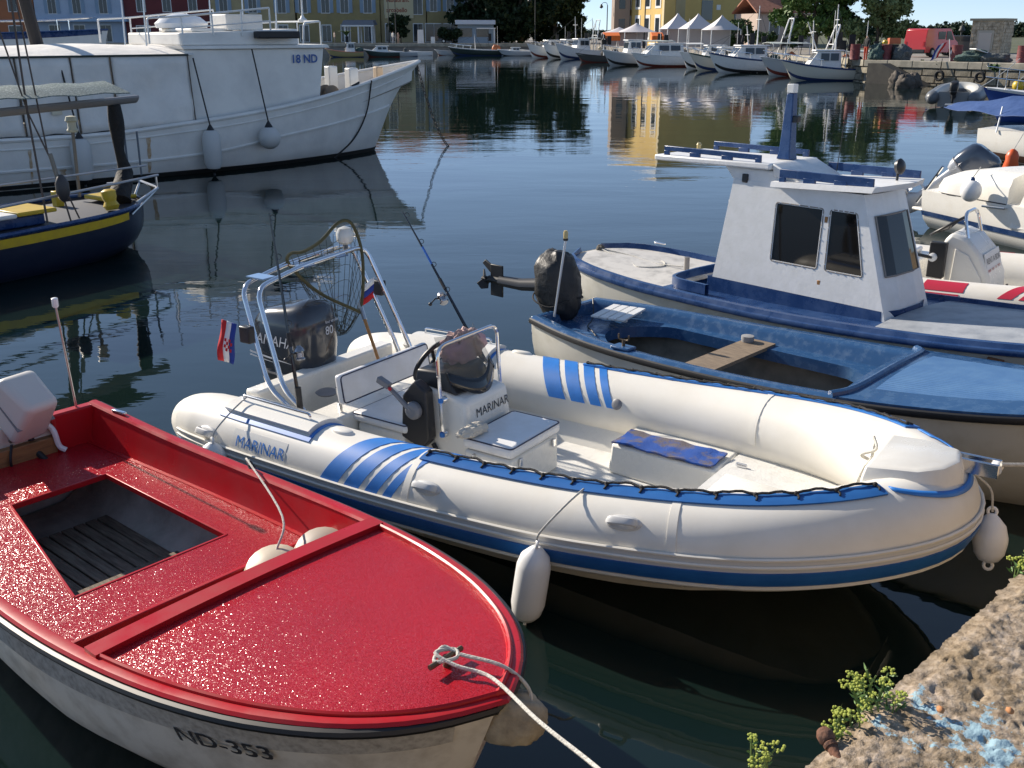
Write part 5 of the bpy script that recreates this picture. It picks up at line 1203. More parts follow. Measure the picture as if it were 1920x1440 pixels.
for pts, r_ in (([(1.05, .9, .66), (.88, .55, 2.0), (.72, .3, 3.4)], .014), ([(.62, .95, .66), (.9, .6, 2.0), (1.05, .35, 3.4)], .011), ([(.78, 1.0, .64), (.80, .9, 1.1)], .012), ([(.80, .9, 1.1), (.78, .75, 1.5)], .03), ([(.78, .7, 1.5), (.66, .3, 3.5)], .011), ([(-.35, -.45, .7), (-.42, -.5, 1.62)], .025)):
    MB().tube(pts, r_, 6).build('stay', mat('tarred_line', (.10, .075, .06), .8) if r_ < .02 else mat('dull_spar', (.22, .19, .15), .7), yb)
MB().lathe([(.02, -.02), (.06, .02), (.085, .10), (.085, .22), (.05, .30), (.02, .33)], 12, (.79, .93, .92)).build('rope_block', mat('brown_block', (.05, .045, .045), .5), yb)
m = MB(); m.lathe([(.07, 0), (.08, .03), (.06, .06), (.06, .14), (.09, .16), (.07, .22), (.02, .23)], 12, (-.42, -.5, 1.62)); m.build('stern_lamp', mat('cream_lamp', (.55, .53, .40), .5), yb)
m = MB(); m.tube(rounded([(-.40, .80, .72), (-1.05, .45, .82), (-1.12, -.05, .88), (-.8, -.4, .84)], .05), .02, 7); m.build('stern_pulpit', alu, yb)
for a_, b_ in (((-.25, .86, .58), (-1.05, .45, .82)), ((-.8, .2, .68), (-1.12, -.05, .87)), ((-1.06, .42, .82), (-1.06, .42, .99))): MB().tube([a_, b_], .016, 6).build('pulpit_strut', alu, yb)
MB().tube([(-1.1, .42, 1.0), (2.4, 1.15, .95)], .018, 6).build('side_rail', mat('grey_rail', (.30, .31, .33), .4, .5), yb)
MB().tube([(-1.0, .3, 1.14), (2.4, .9, 1.20)], .014, 6).build('side_rail', mat('grey_rail', (.30, .31, .33)), yb)
for x, z in ((-1.20, 1.60), (-.98, 1.64)): MB().tube([(x, -.1, .95), (x+.03, -.05, z)], .016, 6).build('flag_staff', mat('blue_grey_spar', (.10, .13, .17), .5), yb)

# ------------------------------------------------------------------ red-striped inflatable on the right
R2_LOC, R2_YAW = (3.26, 12.05, 0), -38
r2 = thing('inflatable_boat', 'white inflatable with red stripes and a rent a boat sign behind the wheelhouse boat', 'boat', R2_LOC, R2_YAW)
tb2 = Tube([(x*.94, y*.92, z-.02, r*.92) for x, y, z, r in HALF])
tube2 = tb2.body(MB()).build('tube', hyp, r2, sm=60)
redr = mat('red_rubber', (.48, .02, .05), .45)
for port in (False, True):
    for x0, x1, a0, a1, sk in ((1.93, 2.33, 42, 80, .05), (1.83, 2.30, 16, 36, .05), (2.55, 2.68, 36, 150, .3), (2.74, 2.81, 36, 150, .3), (3.4, 3.8, 35, 120, .2)):
        tb2.patch(MB(), tb2.sx(x0, port), tb2.sx(x1, port), a0, a1, .004, .005, 6, 10, sk if not port else -sk).build('collar_stripe', redr, tube2)
m = MB(); tb2.patch(m, .3, tb2.L-.3, -28, 0, .012, .012, 60, 4); m.build('rub_strake', hypg, r2)
m = MB(); m.box(.5, 4.2, -.7, .7, .2, .26); m.build('sole', nonskid, r2); MB().box(.45, .55, -.7, .7, -.2, .6).build('transom', gel, r2, bev=.02)
c2 = MB(); pr = [(1.95, .26), (2.45, .26), (2.42, .55), (2.30, .80), (2.15, .95), (1.98, 1.0), (1.90, .9)]
c2.prism([Vector((x, -.32, z)) for x, z in pr], (0, .64, 0)); con2 = c2.build('console', gel, r2, bev=.04, seg=3)
m = MB(); m.prism([Vector((x, -.335, z)) for x, z in ((2.02, .34), (2.38, .36), (2.33, .56), (2.18, .78), (2.04, .84))], (0, .012, 0)); m.build('console_hatch', gel, con2, bev=.006)
m = MB(); m.tube(rounded([(2.14, -.26, .92), (2.06, -.24, 1.20), (2.06, .24, 1.20), (2.14, .26, .92)], .14, 7), .018, 9); m.build('console_hoop', steel, con2)
Mw = Matrix.Translation((1.86, -.05, 1.02)) @ Matrix.Rotation(R(-35), 4, 'Y')
m = MB(); m.tube([Mw @ Vector((.19*math.cos(R(a)), .19*math.sin(R(a)), 0)) for a in range(0, 361, 15)], .015, 7)
for a in (60, 180, 300): m.tube([Mw @ Vector((0, 0, -.03)), Mw @ Vector((.18*math.cos(R(a)), .18*math.sin(R(a)), 0))], .012, 6)
m.build('steering_wheel', black, con2)
m = MB(); m.box(1.80, 1.97, -.42, -.335, .52, .90); tb_ = m.build('throttle_box', blackp, con2, bev=.012)
m = MB(); m.lathe([(.045, 0), (.045, .03), (.02, .04)], 14, (1.85, -.42, .74), Matrix.Rotation(R(90), 3, 'X')); m.build('throttle_hub', pfend, tb_)
m = MB(); m.tube([(1.85, -.45, .74), (1.64, -.46, .76)], .018, 8); m.build('throttle_lever', blackp, tb_)
MB().tube(smooth([(1.92, -.38, .53), (1.95, -.40, .42), (2.02, -.39, .34)], 5), .03, 8).build('cable_boot', mat('pink_cable', (.55, .42, .40), .6), con2)
m = MB(); sg = Matrix.Translation((2.41, -.28, .52)) @ Matrix.Rotation(R(-18), 4, 'Y'); m.box(-.006, .006, 0, .56, 0, .30, sg); sgo = m.build('sign_board', mat('sign_white', (.72, .72, .70), .5), r2, bev=.003)
ux = sg.to_3x3() @ Vector((0, 1, 0)); uy = sg.to_3x3() @ Vector((0, 0, 1))
text_on('sign_lettering', 'RENT A BOAT', .088, sg @ Vector((.009, .02, .18)), ux, uy, mat('black_print', (.015, .02, .03)), sgo, .0015)
text_on('sign_lettering', '098 191 54 782', .082, sg @ Vector((.009, .0, .07)), ux, uy, mat('red_print', (.45, .02, .03), .5), sgo, .0015, sx=.95)
for x0, x1, zt in ((.75, 1.15, .55), (1.2, 1.62, .62)): MB().box(x0, x1, -.5, .5, .26, zt).build('seat_box', gel, r2, bev=.03)
MB().box(.9, 1.5, -.45, .45, .625, .68).build('seat_cushion', vinyl, r2, bev=.03)
for y in (-.22, .22): MB().box(2.47, 2.49, y-.02, y+.02, .34, .42).build('latch', mat('brown_latch', (.12, .08, .06), .5), con2, bev=.004)

# ------------------------------------------------------------------ white motor boat on the right with tilted outboard
def simple_hull(par, L, B, h0, h1, draft=.3, hm=gel, stripe=None, su=(.30, .36), trans=.85, rake=.35, n=30):
    H = Hull(L, [(0, B*trans), (L*.25, B*.97), (L*.5, B), (L*.72, B*.86), (L*.88, B*.5), (L*.97, B*.16), (L, .02)], [(0, h0), (L*.4, h0*1.02), (L*.75, h0+(h1-h0)*.45), (L, h1)], [(0, -draft*.7), (L*.5, -draft), (L*.85, -draft*.5), (L, h1*.25)], n=n)
    H.rake = rake; m = MB(); H.shell(m); H.stern(m); m.build('hull', hm, par, sm=50)
    if stripe:
        m = MB()
        for side in (1, -1): m.grid([[H.pt(x, su[0]+(su[1]-su[0])*k/3, side)+Vector((0, side*.012, 0)) for k in range(4)] for x in H.xs(0, L*.985)], side < 0)
        m.build('stripe', stripe, par, sm=60)
    return H
WB_LOC, WB_YAW = (7.35, 16.55, 0), -66
wb = thing('motor_boat', 'white motor boat with a navy line and ball fender at the right edge', 'boat', WB_LOC, WB_YAW)
WBM = Matrix.Translation(WB_LOC) @ Matrix.Rotation(R(WB_YAW), 4, 'Z')
def wbw(x, y, z): return WBM @ Vector((x, y, z))
WH = simple_hull(wb, 5.2, .98, .62, .85, .3, gel, navy, (.30, .37), .95)
m = MB(); WH.deck(m, .05, 5.1, .02, .01, .03, .04); m.build('deck', gel, wb, sm=40)
m = MB(); rows = []
for x in [.05+.12*k for k in range(14)]:      # rounded stern moulding swelling forward
    h = spl([0, .3, .9, 1.8], [.02, .26, .42, .44], x); w_ = spl([0, .25, .9, 1.8], [.55, .84, .92, .92], x)
    rows.append([Vector((x, w_*c_, .62+h*s_)) for c_, s_ in ((1, 0), (1, .5), (.94, .85), (.7, 1), (0, 1.02), (-.7, 1), (-.94, .85), (-1, .5), (-1, 0))])
m.loft(rows); m.build('stern_moulding', gel, wb, sm=70)
m = MB(); m.tube([r[8]+Vector((0, -.008, .005)) for r in rows], .012, 6); m.build('moulding_line', black, wb)
m = MB(); m.loft([[Vector((x, y, z)) for x, y in ((2.0, -.92), (4.0, -.82), (4.0, .82), (2.0, .92))] for z in (.60, .62)], True); 
m.hexa([(1.72, -.95, .3), (4.2, -.84, .5), (4.2, .84, .5), (1.72, .95, .3)], [(2.05, -.78, 1.62), (3.6, -.70, 1.62), (3.6, .70, 1.62), (2.05, .78, 1.62)]); m.build('cuddy', gel, wb, bev=.03)
m = MB(); m.prism([Vector(p) for p in ((2.35, -.905, .95), (3.2, -.875, .95), (3.1, -.79, 1.45), (2.4, -.815, 1.45))], (0, -.012, 0)); m.build('cuddy_window', glassd, wb)
m = MB(); m.tube([(1.25, -1.0, .56), (1.65, -1.0, .58)], .016, 7); m.tube([(1.25, -1.0, .56), (1.25, -.96, .56)], .012, 6); m.tube([(1.65, -1.0, .58), (1.65, -.96, .58)], .012, 6); m.build('grab_handle', steel, wb)
text_on('name_lettering', 'LA', .15, (.40, -.895, .765), (1, -.075, .10), (-.05, .42, 1), mat('navy_print', (.02, .03, .08), .5), wb, .002, .4)
outboard(wb, Matrix.Translation((-.18, -.05, .78)) @ Matrix.Rotation(R(38), 4, 'Z'), mat('navy_cowl', (.03, .045, .075), .25, coat=.5), mat('silver_leg', (.42, .43, .45), .35, .4), None, 1.0, 48)
p = wbw(1.15, -1.16, .78); t = thing('fender', 'white ball fender hanging on the side of the white motor boat', 'fender', p)
MB().ball((0, 0, 0), .15, (1, 1, 1.08), 20, 14).build('fender_body', pfend, t); MB().lathe([(.05, .14), (.035, .18), (.02, .20)], 12).build('cap', navy, t); MB().tube([(0, 0, .19), WBM.to_3x3() @ Vector((-.1, .24, .32))], .008, 5).build('lanyard', rope_w, t)
m = MB(); m.tube([(-.45, -.55, .34), (.06, -.62, .98)], .022, 8); m.build('ladder', steel, wb); MB().box(-.5, .02, -.6, .6, .22, .27).build('bathing_platform', gel, wb, bev=.02)

# blue covered sailing boat, blue hulled cruiser, orange fender
cv_loc = (12.2, 26.0, 0); CVY = -60
cv = thing('covered_boat', 'white boat under a stretched blue tarpaulin at the right edge', 'boat', cv_loc, CVY)
VH = simple_hull(cv, 6, 1.1, .75, 1.0, .3, gel, mat('brown_bottom_band', (.16, .07, .04), .7), (.42, .62), .8)  # brown band low on the hull
m = MB(); VH.deck(m, .05, 5.9, .03, 0, .03, .04); m.build('deck', gel, cv, sm=40)
bt = mat('blue_tarpaulin', (.03, .07, .20), .55, col2=(.05, .10, .26), vs=3, bump=.5, bs=4, bdist=.05)
m = MB(); rows = [[Vector((x, y, 1.12+.36*(1-abs(y)/1.25)**1.0*min(1, .2+max(0, x+1.6)*.45)+.03*math.sin(x*4+y*3))) for y in (-1.25, -.8, -.4, 0, .4, .8, 1.25)] for x in [-1.6+.3*k for k in range(24)]]
for i, r_ in enumerate(rows):
    f = min(1, .15+i*.09); 
    for k in range(7): r_[k].y *= f
m.sheet(rows, .012); m.build('tarpaulin', bt, cv, sm=50)
MB().tube([(-1.7, 0, 1.18), (4.5, 0, 1.52)], .03, 7).build('ridge_pole', mat('blue_grey_spar', (.10, .13, .17)), cv)
for x in (.6, 3): MB().tube([(x, -1.0, .7), (x, -.9, 1.3)], .02, 6).build('prop', alu, cv)
p = atz(1893, 318, .35); p = at(1897, 300, 21); t = thing('fender', 'orange pear-shaped fender between the white motor boat and the covered boat', 'fender', p)
MB().lathe([(.02, -.30), (.12, -.27), (.16, -.16), (.12, 0), (.13, .08), (.09, .17), (.03, .22)], 14).build('fender_body', mat('orange_vinyl', (.65, .10, .02), .4), t)
MB().tube([(0, 0, .2), (.3, .3, .5)], .01, 5).build('lanyard', rope_w, t)
cr_loc = (22.4, 36.0, 0); CRY = 172
cr = thing('cruiser', 'blue hulled cabin cruiser with white cabin and steel bow rail at the right edge', 'boat', cr_loc, CRY)
KH = simple_hull(cr, 6.0, 1.15, .85, 1.15, .35, mat('royal_blue', (.02, .06, .25), .3), white, (.0, .05), .9, .5)
m = MB(); KH.deck(m, .1, 5.9, .03, .01, .04, .04); m.build('deck', white, cr, sm=40)
m = MB(); m.hexa([(.6, -.85, .85), (4.2, -.7, .95), (4.2, .7, .95), (.6, .85, .85)], [(.8, -.7, 1.9), (3.0, -.62, 1.95), (3.0, .62, 1.95), (.8, .7, 1.9)]); m.build('cabin', white, cr, bev=.05)
for side in (-1, 1):
    m = MB(); m.prism([Vector((x, side*y, z)) for x, y, z in ((1.2, .80, 1.25), (3.2, .73, 1.3), (2.75, .67, 1.72), (1.3, .74, 1.7))], (0, side*.015, 0)); m.build('cabin_window', glassd, cr)
m = MB(); m.prism([Vector((x, y, z)) for x, y, z in ((3.95, -.55, 1.15), (3.95, .55, 1.15), (3.18, .5, 1.82), (3.18, -.5, 1.82))], (.015, 0, .015)); m.build('windscreen', glassd, cr)
for z in (.35, .7):
    m = MB(); st = [KH.pt(x, 0, -1)+Vector((0, .05, z)) for x in (2.6, 3.6, 4.6, 5.4)]+[Vector((5.95, 0, KH.z(6)+z))]+[KH.pt(x, 0, 1)+Vector((0, -.05, z)) for x in (5.4, 4.6, 3.6, 2.6)]; m.tube(smooth(st, 4), .018, 6); m.build('bow_rail', steel, cr)
for x in (2.6, 3.6, 4.6, 5.4):
    for sd_ in (-1, 1): q = KH.pt(x, 0, sd_)+Vector((0, -sd_*.05, 0)); MB().tube([q, q+Vector((0, 0, .7))], .015, 6).build('rail_stanchion', steel, cr)
hull_text('B', KH, 4.9, .36, .34, 1, white, cr, .01, 1, .02)
p = Vector((19.2, 40.0, 1.05)); t = thing('buoy', 'small yellow buoy hanging beside the quay wall behind the cruiser', 'buoy', p); MB().ball((0, 0, 0), .22, (1, 1, 1), 14, 10).build('buoy_body', yel, t); MB().tube([(0, 0, .2), (1.5, 2.2, .5)], .015, 5).build('line', rope_w, t)
# grey dinghy with small outboard
dg = thing('dinghy', 'grey inflatable dinghy with a small black outboard near the far quay', 'dinghy', tuple(atz(1783, 203, 0)), 62); dg.scale = (1.32, 1.32, 1.32)
tb3 = Tube([(x*.56, y*.66, z*.72+.02, r*.86) for x, y, z, r in HALF])
tb3.body(MB(), 16).build('tube', mat('grey_hypalon', (.12, .13, .14), .45), dg, sm=60)
m = MB(); tb3.patch(m, .3, tb3.L-.3, 100, 175, .006, .006, 40, 6); m.build('inner_facing', mat('pale_grey_rubber', (.45, .45, .42), .5), dg)
m = MB(); tb3.patch(m, .2, tb3.L-.2, -30, 0, .012, .012, 40, 3); m.build('rub_strake', black, dg)
m = MB(); m.box(.26, .31, -.45, .45, .02, .48); m.build('transom', mat('grey_board', (.30, .30, .29), .6), dg); MB().box(.25, 2.4, -.45, .45, .10, .14).build('sole', mat('grey_board', (.30, .30, .29)), dg)
outboard(dg, Matrix.Translation((.10, 0, .42)), black, black, None, .62, 0)
m = MB(); m.tube(sag(tuple(at(1835, 165, 43)), tuple(at(1912, 110, 58)), .1), .02, 5); tag(m.build('mooring_line', rope_w), 'thin mooring line slanting from the grey dinghy up to the far quay', 'rope')
# ------------------------------------------------------------------ background on the far quays
def gnd(px, d, z=GZ):
    p = R(PITCH); return Vector(((px-960)/FPX*(d*math.cos(p)+(CAM_H-z)*math.sin(p)), d, z))
pane_d = mat('far_glass', (.03, .04, .05), .1)
def facade_house(name, label, x0, x1, y, h, wallm, cols, floors, depth=10, frame=None, shutters=None, door=True, roof=None, yaw=0, z0=GZ):
    W = x1-x0; t = thing(name, label, 'house', ((x0+x1)/2, y, z0), yaw)
    m = MB(); m.box(-W/2, W/2, 0, depth, 0, h); m.build('wall', wallm, t, sm=0)
    m = MB(); m.hexa([(-W/2-.4, -.4, h+.002), (W/2+.4, -.4, h+.002), (W/2+.4, depth+.4, h+.002), (-W/2-.4, depth+.4, h+.002)], [(-W/2+2, depth*.4, h+2), (W/2-2, depth*.4, h+2), (W/2-2, depth*.6, h+2), (-W/2+2, depth*.6, h+2)]); m.build('roof', roof or mat('roof_tiles', (.36, .15, .09), .85, col2=(.25, .10, .06), vs=2), t, sm=0)
    for fz, wh, ww, kind in floors:
        for c in cols:
            xx = -W/2+c*W
            if kind == 'shop': ww_, wh_, zz = ww, wh, .15
            else: ww_, wh_, zz = ww, wh, fz
            fr_ = MB(); fr_.box(xx-ww_/2-.12, xx+ww_/2+.12, -.06, -.01, zz-.1, zz+wh_+.12); w = fr_.build('window', frame or white, t, sm=0)
            g = MB(); g.box(xx-ww_/2, xx-.03, -.085, -.062, zz, zz+wh_); g.build('pane', pane_d, w, sm=0); g = MB(); g.box(xx+.03, xx+ww_/2, -.085, -.062, zz, zz+wh_); g.build('pane', pane_d, w, sm=0)
            if shutters and kind != 'shop':
                for s_ in (-1, 1): MB().box(xx+s_*(ww_/2+.35)-.28, xx+s_*(ww_/2+.35)+.28, -.07, -.01, zz, zz+wh_).build('shutter', shutters, t, sm=0)
    return t
ochre = mat('ochre_render', (.34, .27, .12), .9, col2=(.26, .21, .10), vs=.5)
ochre2 = mat('sand_render', (.40, .33, .18), .9, col2=(.32, .26, .14), vs=.5)
yellowr = mat('yellow_render', (.62, .43, .14), .9, col2=(.53, .36, .12), vs=.3)
bluew = mat('pale_blue_render', (.40, .47, .56), .9, col2=(.34, .40, .48), vs=.5)
redr_ = mat('dark_red_render', (.16, .035, .035), .9, col2=(.12, .03, .03), vs=.5)
pinkr = mat('pink_render', (.46, .36, .30), .9)
greysh = mat('blue_grey_shutter', (.22, .30, .38), .7); greensh = mat('green_shutter', (.05, .10, .08), .7)
def gx(px, d): return gnd(px, d).x
D = 168
facade_house('house', 'ochre waterfront house with blue balcony doors, left of the sign', gx(560, D), gx(714, D), D, 13, ochre, (.08, .35, .58, .86), [(0, 2.4, 1.3, 'shop'), (4.4, 2.3, 1.2, 'w'), (8, 2, 1.2, 'w')], shutters=greysh)
sgn = facade_house('house', 'ochre waterfront house with a red lettered restaurant sign', gx(716, D+.6), gx(800, D+.6), D+.6, 12.5, ochre2, (.2, .82), [(0, 2.6, 1.4, 'shop'), (4.2, 2.6, 1.4, 'w'), (8, 2, 1.2, 'w')])
MB().box(-2.9, 1.6, -.14, -.09, 3.6, 7.2).build('sign_board', mat('sign_cream', (.55, .48, .30), .8), sgn)
for z, s_ in ((6.0, 'restaurant'), (4.5, 'arcobello')): text_on('sign_lettering', s_, .95, (-2.6, -.15, z), (1, 0, 0), (0, 0, 1), mat('dark_red_print', (.25, .04, .02), .7), sgn, .02, sx=.9)
facade_house('house', 'ochre waterfront house with dark ground floor arcade beside the big trees', gx(802, D-.6), gx(905, D-.6), D-.6, 12, ochre, (.12, .42, .75), [(0, 2.6, 2.6, 'shop'), (4.6, 2.4, 1.0, 'w'), (8.2, 2, 1.1, 'w')], shutters=greysh)
t = facade_house('house', 'pale blue house with a low balcony behind the fishing boat', gx(74, D), gx(238, D), D, 12, bluew, (.2, .48, .78), [(0, 2.4, 1.6, 'shop'), (4.3, 2.8, 1.2, 'w')], shutters=greysh)
MB().box(-7.5, 7.8, -1.6, -.02, 3.1, 3.5).build('balcony', mat('balcony_blue', (.30, .42, .55), .8), t)
facade_house('house', 'dark red house between the pale blue house and the ochre houses', gx(240, D+.4), gx(400, D+.4), D+.4, 11, redr_, (.2, .5, .8), [(0, 2.3, 2.0, 'shop'), (4.6, 2.2, 1.2, 'w')])
facade_house('house', 'ochre house half hidden behind the fishing boat wheelhouse', gx(402, D-.3), gx(556, D-.3), D-.3, 12, ochre2, (.15, .5, .85), [(0, 2.4, 1.4, 'shop'), (4.4, 2.2, 1.2, 'w')], shutters=greysh)
facade_house('house', 'terracotta coloured house at the far left edge', gx(-120, D), gx(72, D), D, 12, mat('terracotta_render', (.38, .14, .06), .9, col2=(.30, .12, .06), vs=.4), (.2, .5, .8), [(0, 2.3, 2.0, 'shop'), (4.6, 2.2, 1.2, 'w')])
# balcony of the first ochre house
b = thing('pergola', 'grey pergola with pale posts in front of the ochre houses', 'pergola', gnd(673, 160)); 
for x in (-2, 0, 2): MB().box(x-.12, x+.12, -.12, .12, 0, 2.5).build('post', white, b, sm=0)
for x in (-2, 0, 2): MB().box(x-.12, x+.12, 2.88, 3.12, 0, 2.5).build('post', white, b, sm=0)
MB().hexa([(-2.5, -.4, 2.5), (2.5, -.4, 2.5), (2.5, 3.4, 2.6), (-2.5, 3.4, 2.6)], [(-2.2, 0, 3.2), (2.2, 0, 3.2), (2.2, 3.2, 3.3), (-2.2, 3.2, 3.3)]).build('canopy', mat('grey_canopy', (.16, .17, .19), .8), b)
MB().box(-2.4, 2.4, -.42, -.40, 2.35, 2.55).build('fascia', white, b)
k = thing('kiosk', 'white and blue kiosk with a flat roof by the big dark trees', 'kiosk', gnd(892, 156))
MB().box(-2.6, 2.6, 0, 3, 0, 2.6).build('wall', mat('kiosk_blue', (.26, .34, .42), .7), k, sm=0); MB().box(-2.9, 2.9, -1.0, 3.3, 2.605, 3.2).build('roof', mat('kiosk_white', (.5, .55, .62), .6), k, bev=.05)
MB().box(.2, 2.9, -1.6, -.95, 2.0, 2.15).build('awning', white, k)
for x in (-1.4, 1.0): MB().box(x-.9, x+.9, -.04, -.01, .9, 2.1).build('window', pane_d, k, sm=0)
MB().box(2.65, 2.85, -1.4, -1.2, 0, 2.0).build('post', white, k)
# yellow corner building
D1 = 128; cpt = gnd(1243, D1); lpt = gnd(1150, 146); rpt = gnd(1420, 141)
yb_ = thing('yellow_house', 'tall yellow corner building with white framed windows behind the marquees', 'house', cpt)
L0, R0 = lpt-cpt, rpt-cpt; HH = 12; bk_ = L0+R0
m = MB(); m.hexa([Vector((0, 0, 0)), R0, bk_, L0], [v+Vector((0, 0, HH)) for v in (Vector((0, 0, 0)), R0, bk_, L0)]); m.build('wall', yellowr, yb_, sm=0)
m = MB(); m.hexa([v*1.03+Vector((-.2, -.3, HH+.003)) for v in (Vector((0, 0, 0)), R0, bk_, L0)], [v*1.03+Vector((-.2, -.3, HH+.4)) for v in (Vector((0, 0, 0)), R0, bk_, L0)]); m.build('cornice', white, yb_, sm=0)
def onwall(T, n_, s0, z0, w, h, off, mt, nm, par, th=.04):
    T = T.normalized(); m = MB(); a = T*s0+n_*off+Vector((0, 0, z0))
    m.prism([a, a+T*w, a+T*w+Vector((0, 0, h)), a+Vector((0, 0, h))], n_*th); return m.build(nm, mt, par, sm=0)
nL = Vector((-L0.y, L0.x, 0)).normalized(); nL = nL if nL.x < 0 else -nL; nR = Vector((R0.y, -R0.x, 0)).normalized(); nR = nR if nR.y < 0 else -nR
for k in range(5):
    for z0, h in ((1.0, 2.2), (4.6, 2.6)):
        s0 = 1.5+k*3.5; f = onwall(L0, nL, s0-.35, z0-.3, 1.9, h+.7, .01, white, 'window', yb_); onwall(L0, nL, s0, z0, 1.2, h, .055, pane_d, 'pane', f)
onwall(L0, nL, .02, 0, .6, HH, .01, mat('pale_quoin', (.6, .5, .3), .9), 'quoin', yb_)
for s0, z0, w_, h, mt_ in ((7.0, 3.0, 2.2, 2.3, pane_d), (13.8, 2.6, 2.4, 1.3, pane_d), (10.0, 4.2, .8, .6, white), (2.0, 3.0, 1.8, 2.6, ochre2)): onwall(R0, nR, s0, z0, w_, h, .01, mt_, 'window' if mt_ is pane_d else 'wall_box', yb_)
# old brown house left of it
oh = thing('house', 'narrow grey-brown house end in front of the yellow building', 'house', gnd(1163, 139)); MB().box(-.9, 1.1, 0, 4, 0, 11).build('wall', mat('brown_render', (.30, .24, .20), .9), oh, sm=0)
for z in (1.2, 4.4): MB().box(-.3, .5, -.05, -.01, z, z+2).build('window', pane_d, oh, sm=0)
ph = thing('house', 'low pinkish house with tiled roof between the yellow building and the pines', 'house', gnd(1462, 118), 12); ph.scale = (.72, .72, .86)
MB().box(-4, 5, 0, 8, 0, 4.1).build('wall', pinkr, ph, sm=0); m = MB(); m.prism([Vector((-4.5, -.6, 4.1)), Vector((5.5, -.6, 4.1)), Vector((5.5, 4, 6.0)), Vector((-4.5, 4, 6.0))], (0, 0, .2)); m.prism([Vector((-4.5, 8.6, 4.1)), Vector((5.5, 8.6, 4.1)), Vector((5.5, 4, 6.0)), Vector((-4.5, 4, 6.0))], (0, 0, .2)); m.build('roof', mat('roof_tiles', (.36, .15, .09)), ph, sm=0)
for x in (-1.2, 2.2):
    w = MB().box(x-.9, x+.9, -.06, -.01, 1.5, 3.2).build('window', white, ph, sm=0); MB().box(x-.75, x+.75, -.09, -.062, 1.6, 3.1).build('pane', pane_d, w, sm=0)

# ---------------- trees
def leafmat(n, c, c2): return mat(n, c, .6, col2=c2, vs=.7, lo=.35, hi=.65, spec=.25)
lf_dark = leafmat('dark_leaves', (.012, .025, .010), (.022, .040, .014)); lf_pine = leafmat('pine_leaves', (.12, .19, .045), (.065, .125, .03)); lf_olive = leafmat('olive_leaves', (.20, .235, .10), (.12, .17, .06)); lf_bush = leafmat('bush_leaves', (.06, .11, .03), (.035, .07, .02))
bark = mat('bark', (.12, .09, .065), .9, col2=(.07, .055, .04), vs=5, stretch=(1, 1, .3), bump=.5, bs=12)
def crown_mesh(lobes, n, leaf, mt, seed):
    rg = np.random.default_rng(seed); V = []; F = []
    tot = sum(l[3]**2 for l in lobes)
    pts = []
    for cx, cy, cz, r, sz in lobes:
        k = int(n*r*r/tot); d = rg.normal(size=(k, 3)); d /= np.linalg.norm(d, axis=1)[:, None]
        q = (rg.random(k)**.45)[:, None]*r*d; q[:, 2] *= sz
        # clump: pull leaves to cluster centres
        cc = q[rg.integers(0, k, max(4, k//14))]; a = cc[rg.integers(0, len(cc), k)]; q = a+(q-a)*.22+rg.normal(size=(k, 3))*leaf*.5
        pts.append(q+np.array([cx, cy, cz]))
    P = np.concatenate(pts); k = len(P)
    u = rg.normal(size=(k, 3)); u /= np.linalg.norm(u, axis=1)[:, None]; w = rg.normal(size=(k, 3)); w = np.cross(u, w); w /= np.linalg.norm(w, axis=1)[:, None]
    s = leaf*(.6+.8*rg.random(k))[:, None]
    V = np.stack([P-u*s-w*s*.35, P+u*s*.1-w*s*.55, P+u*s, P+u*s*.1+w*s*.55], 1).reshape(-1, 3)
    me = bpy.data.meshes.new('crown'); me.from_pydata(V.tolist(), [], [(4*i, 4*i+1, 4*i+2, 4*i+3) for i in range(k)]); me.materials.append(mt); me.update(); return me
def tree(label, base, lobes, n, leaf, mt, trunk, seed, cat='tree', name='tree'):
    t = thing(name, label, cat, base); me = crown_mesh(lobes, n, leaf, mt, seed); o = bpy.data.objects.new('crown', me); C.objects.link(o); o.parent = t
    m = MB()
    for pts, r0, r1 in trunk: m.tube(smooth(pts, 4), lambda f, a=r0, b=r1: a+(b-a)*f, 8)
    if trunk: m.build('trunk', bark, t)
    return t
rr = random.Random(11)
def lobes(n, rx, ry, z0, z1, r, seed, flat=.75):
    q = random.Random(seed); return [(q.uniform(-rx, rx), q.uniform(-ry, ry), q.uniform(z0, z1), r*q.uniform(.7, 1.2), flat) for _ in range(n)]
for i, (px, d, s_) in enumerate(((905, 163, 1.0), (975, 160, 1.05), (1038, 161, .95))):
    tree(['big dark evergreen tree directly behind the kiosk', 'middle one of the three big dark evergreen trees', 'dark evergreen tree at the open sky, right of its two neighbours'][i], gnd(px, d), lobes(26, 3.9*s_, 3, 2.6, 11, 2.4, 40+i)+lobes(12, 4.0*s_, 2.5, .8, 3.5, 1.5, 60+i), 17000, .36, lf_dark, [([(0, 0, 0), (.2, 0, 2), (0, .2, 5), (.3, 0, 9)], .45, .15), ([(0, 0, 3), (1.2, 0, 5), (2.4, .3, 7)], .2, .06), ([(0, 0, 3.2), (-1.2, .2, 5), (-2.4, 0, 7)], .2, .06)], 3+i)
tree('round dark shrub tree in front of the restaurant sign', gnd(752, 158), lobes(8, 1.0, 1, 1.6, 3.4, 1.0, 5), 2600, .22, lf_dark, [([(0, 0, 0), (0, 0, 2.4)], .1, .06)], 15)
tree('dark bush beside the kiosk', gnd(848, 156), lobes(7, 1.5, 1, .8, 1.8, .9, 6), 2200, .22, lf_dark, [([(0, 0, 0), (.1, 0, 1.2)], .08, .04)], 16, 'bush', 'bush')
pl_ = thing('palm', 'small green palm in front of the pergola', 'palm', gnd(650, 154)); MB().tube([(0, 0, 0), (.05, 0, 1.0)], .14, 8).build('trunk', bark, pl_)
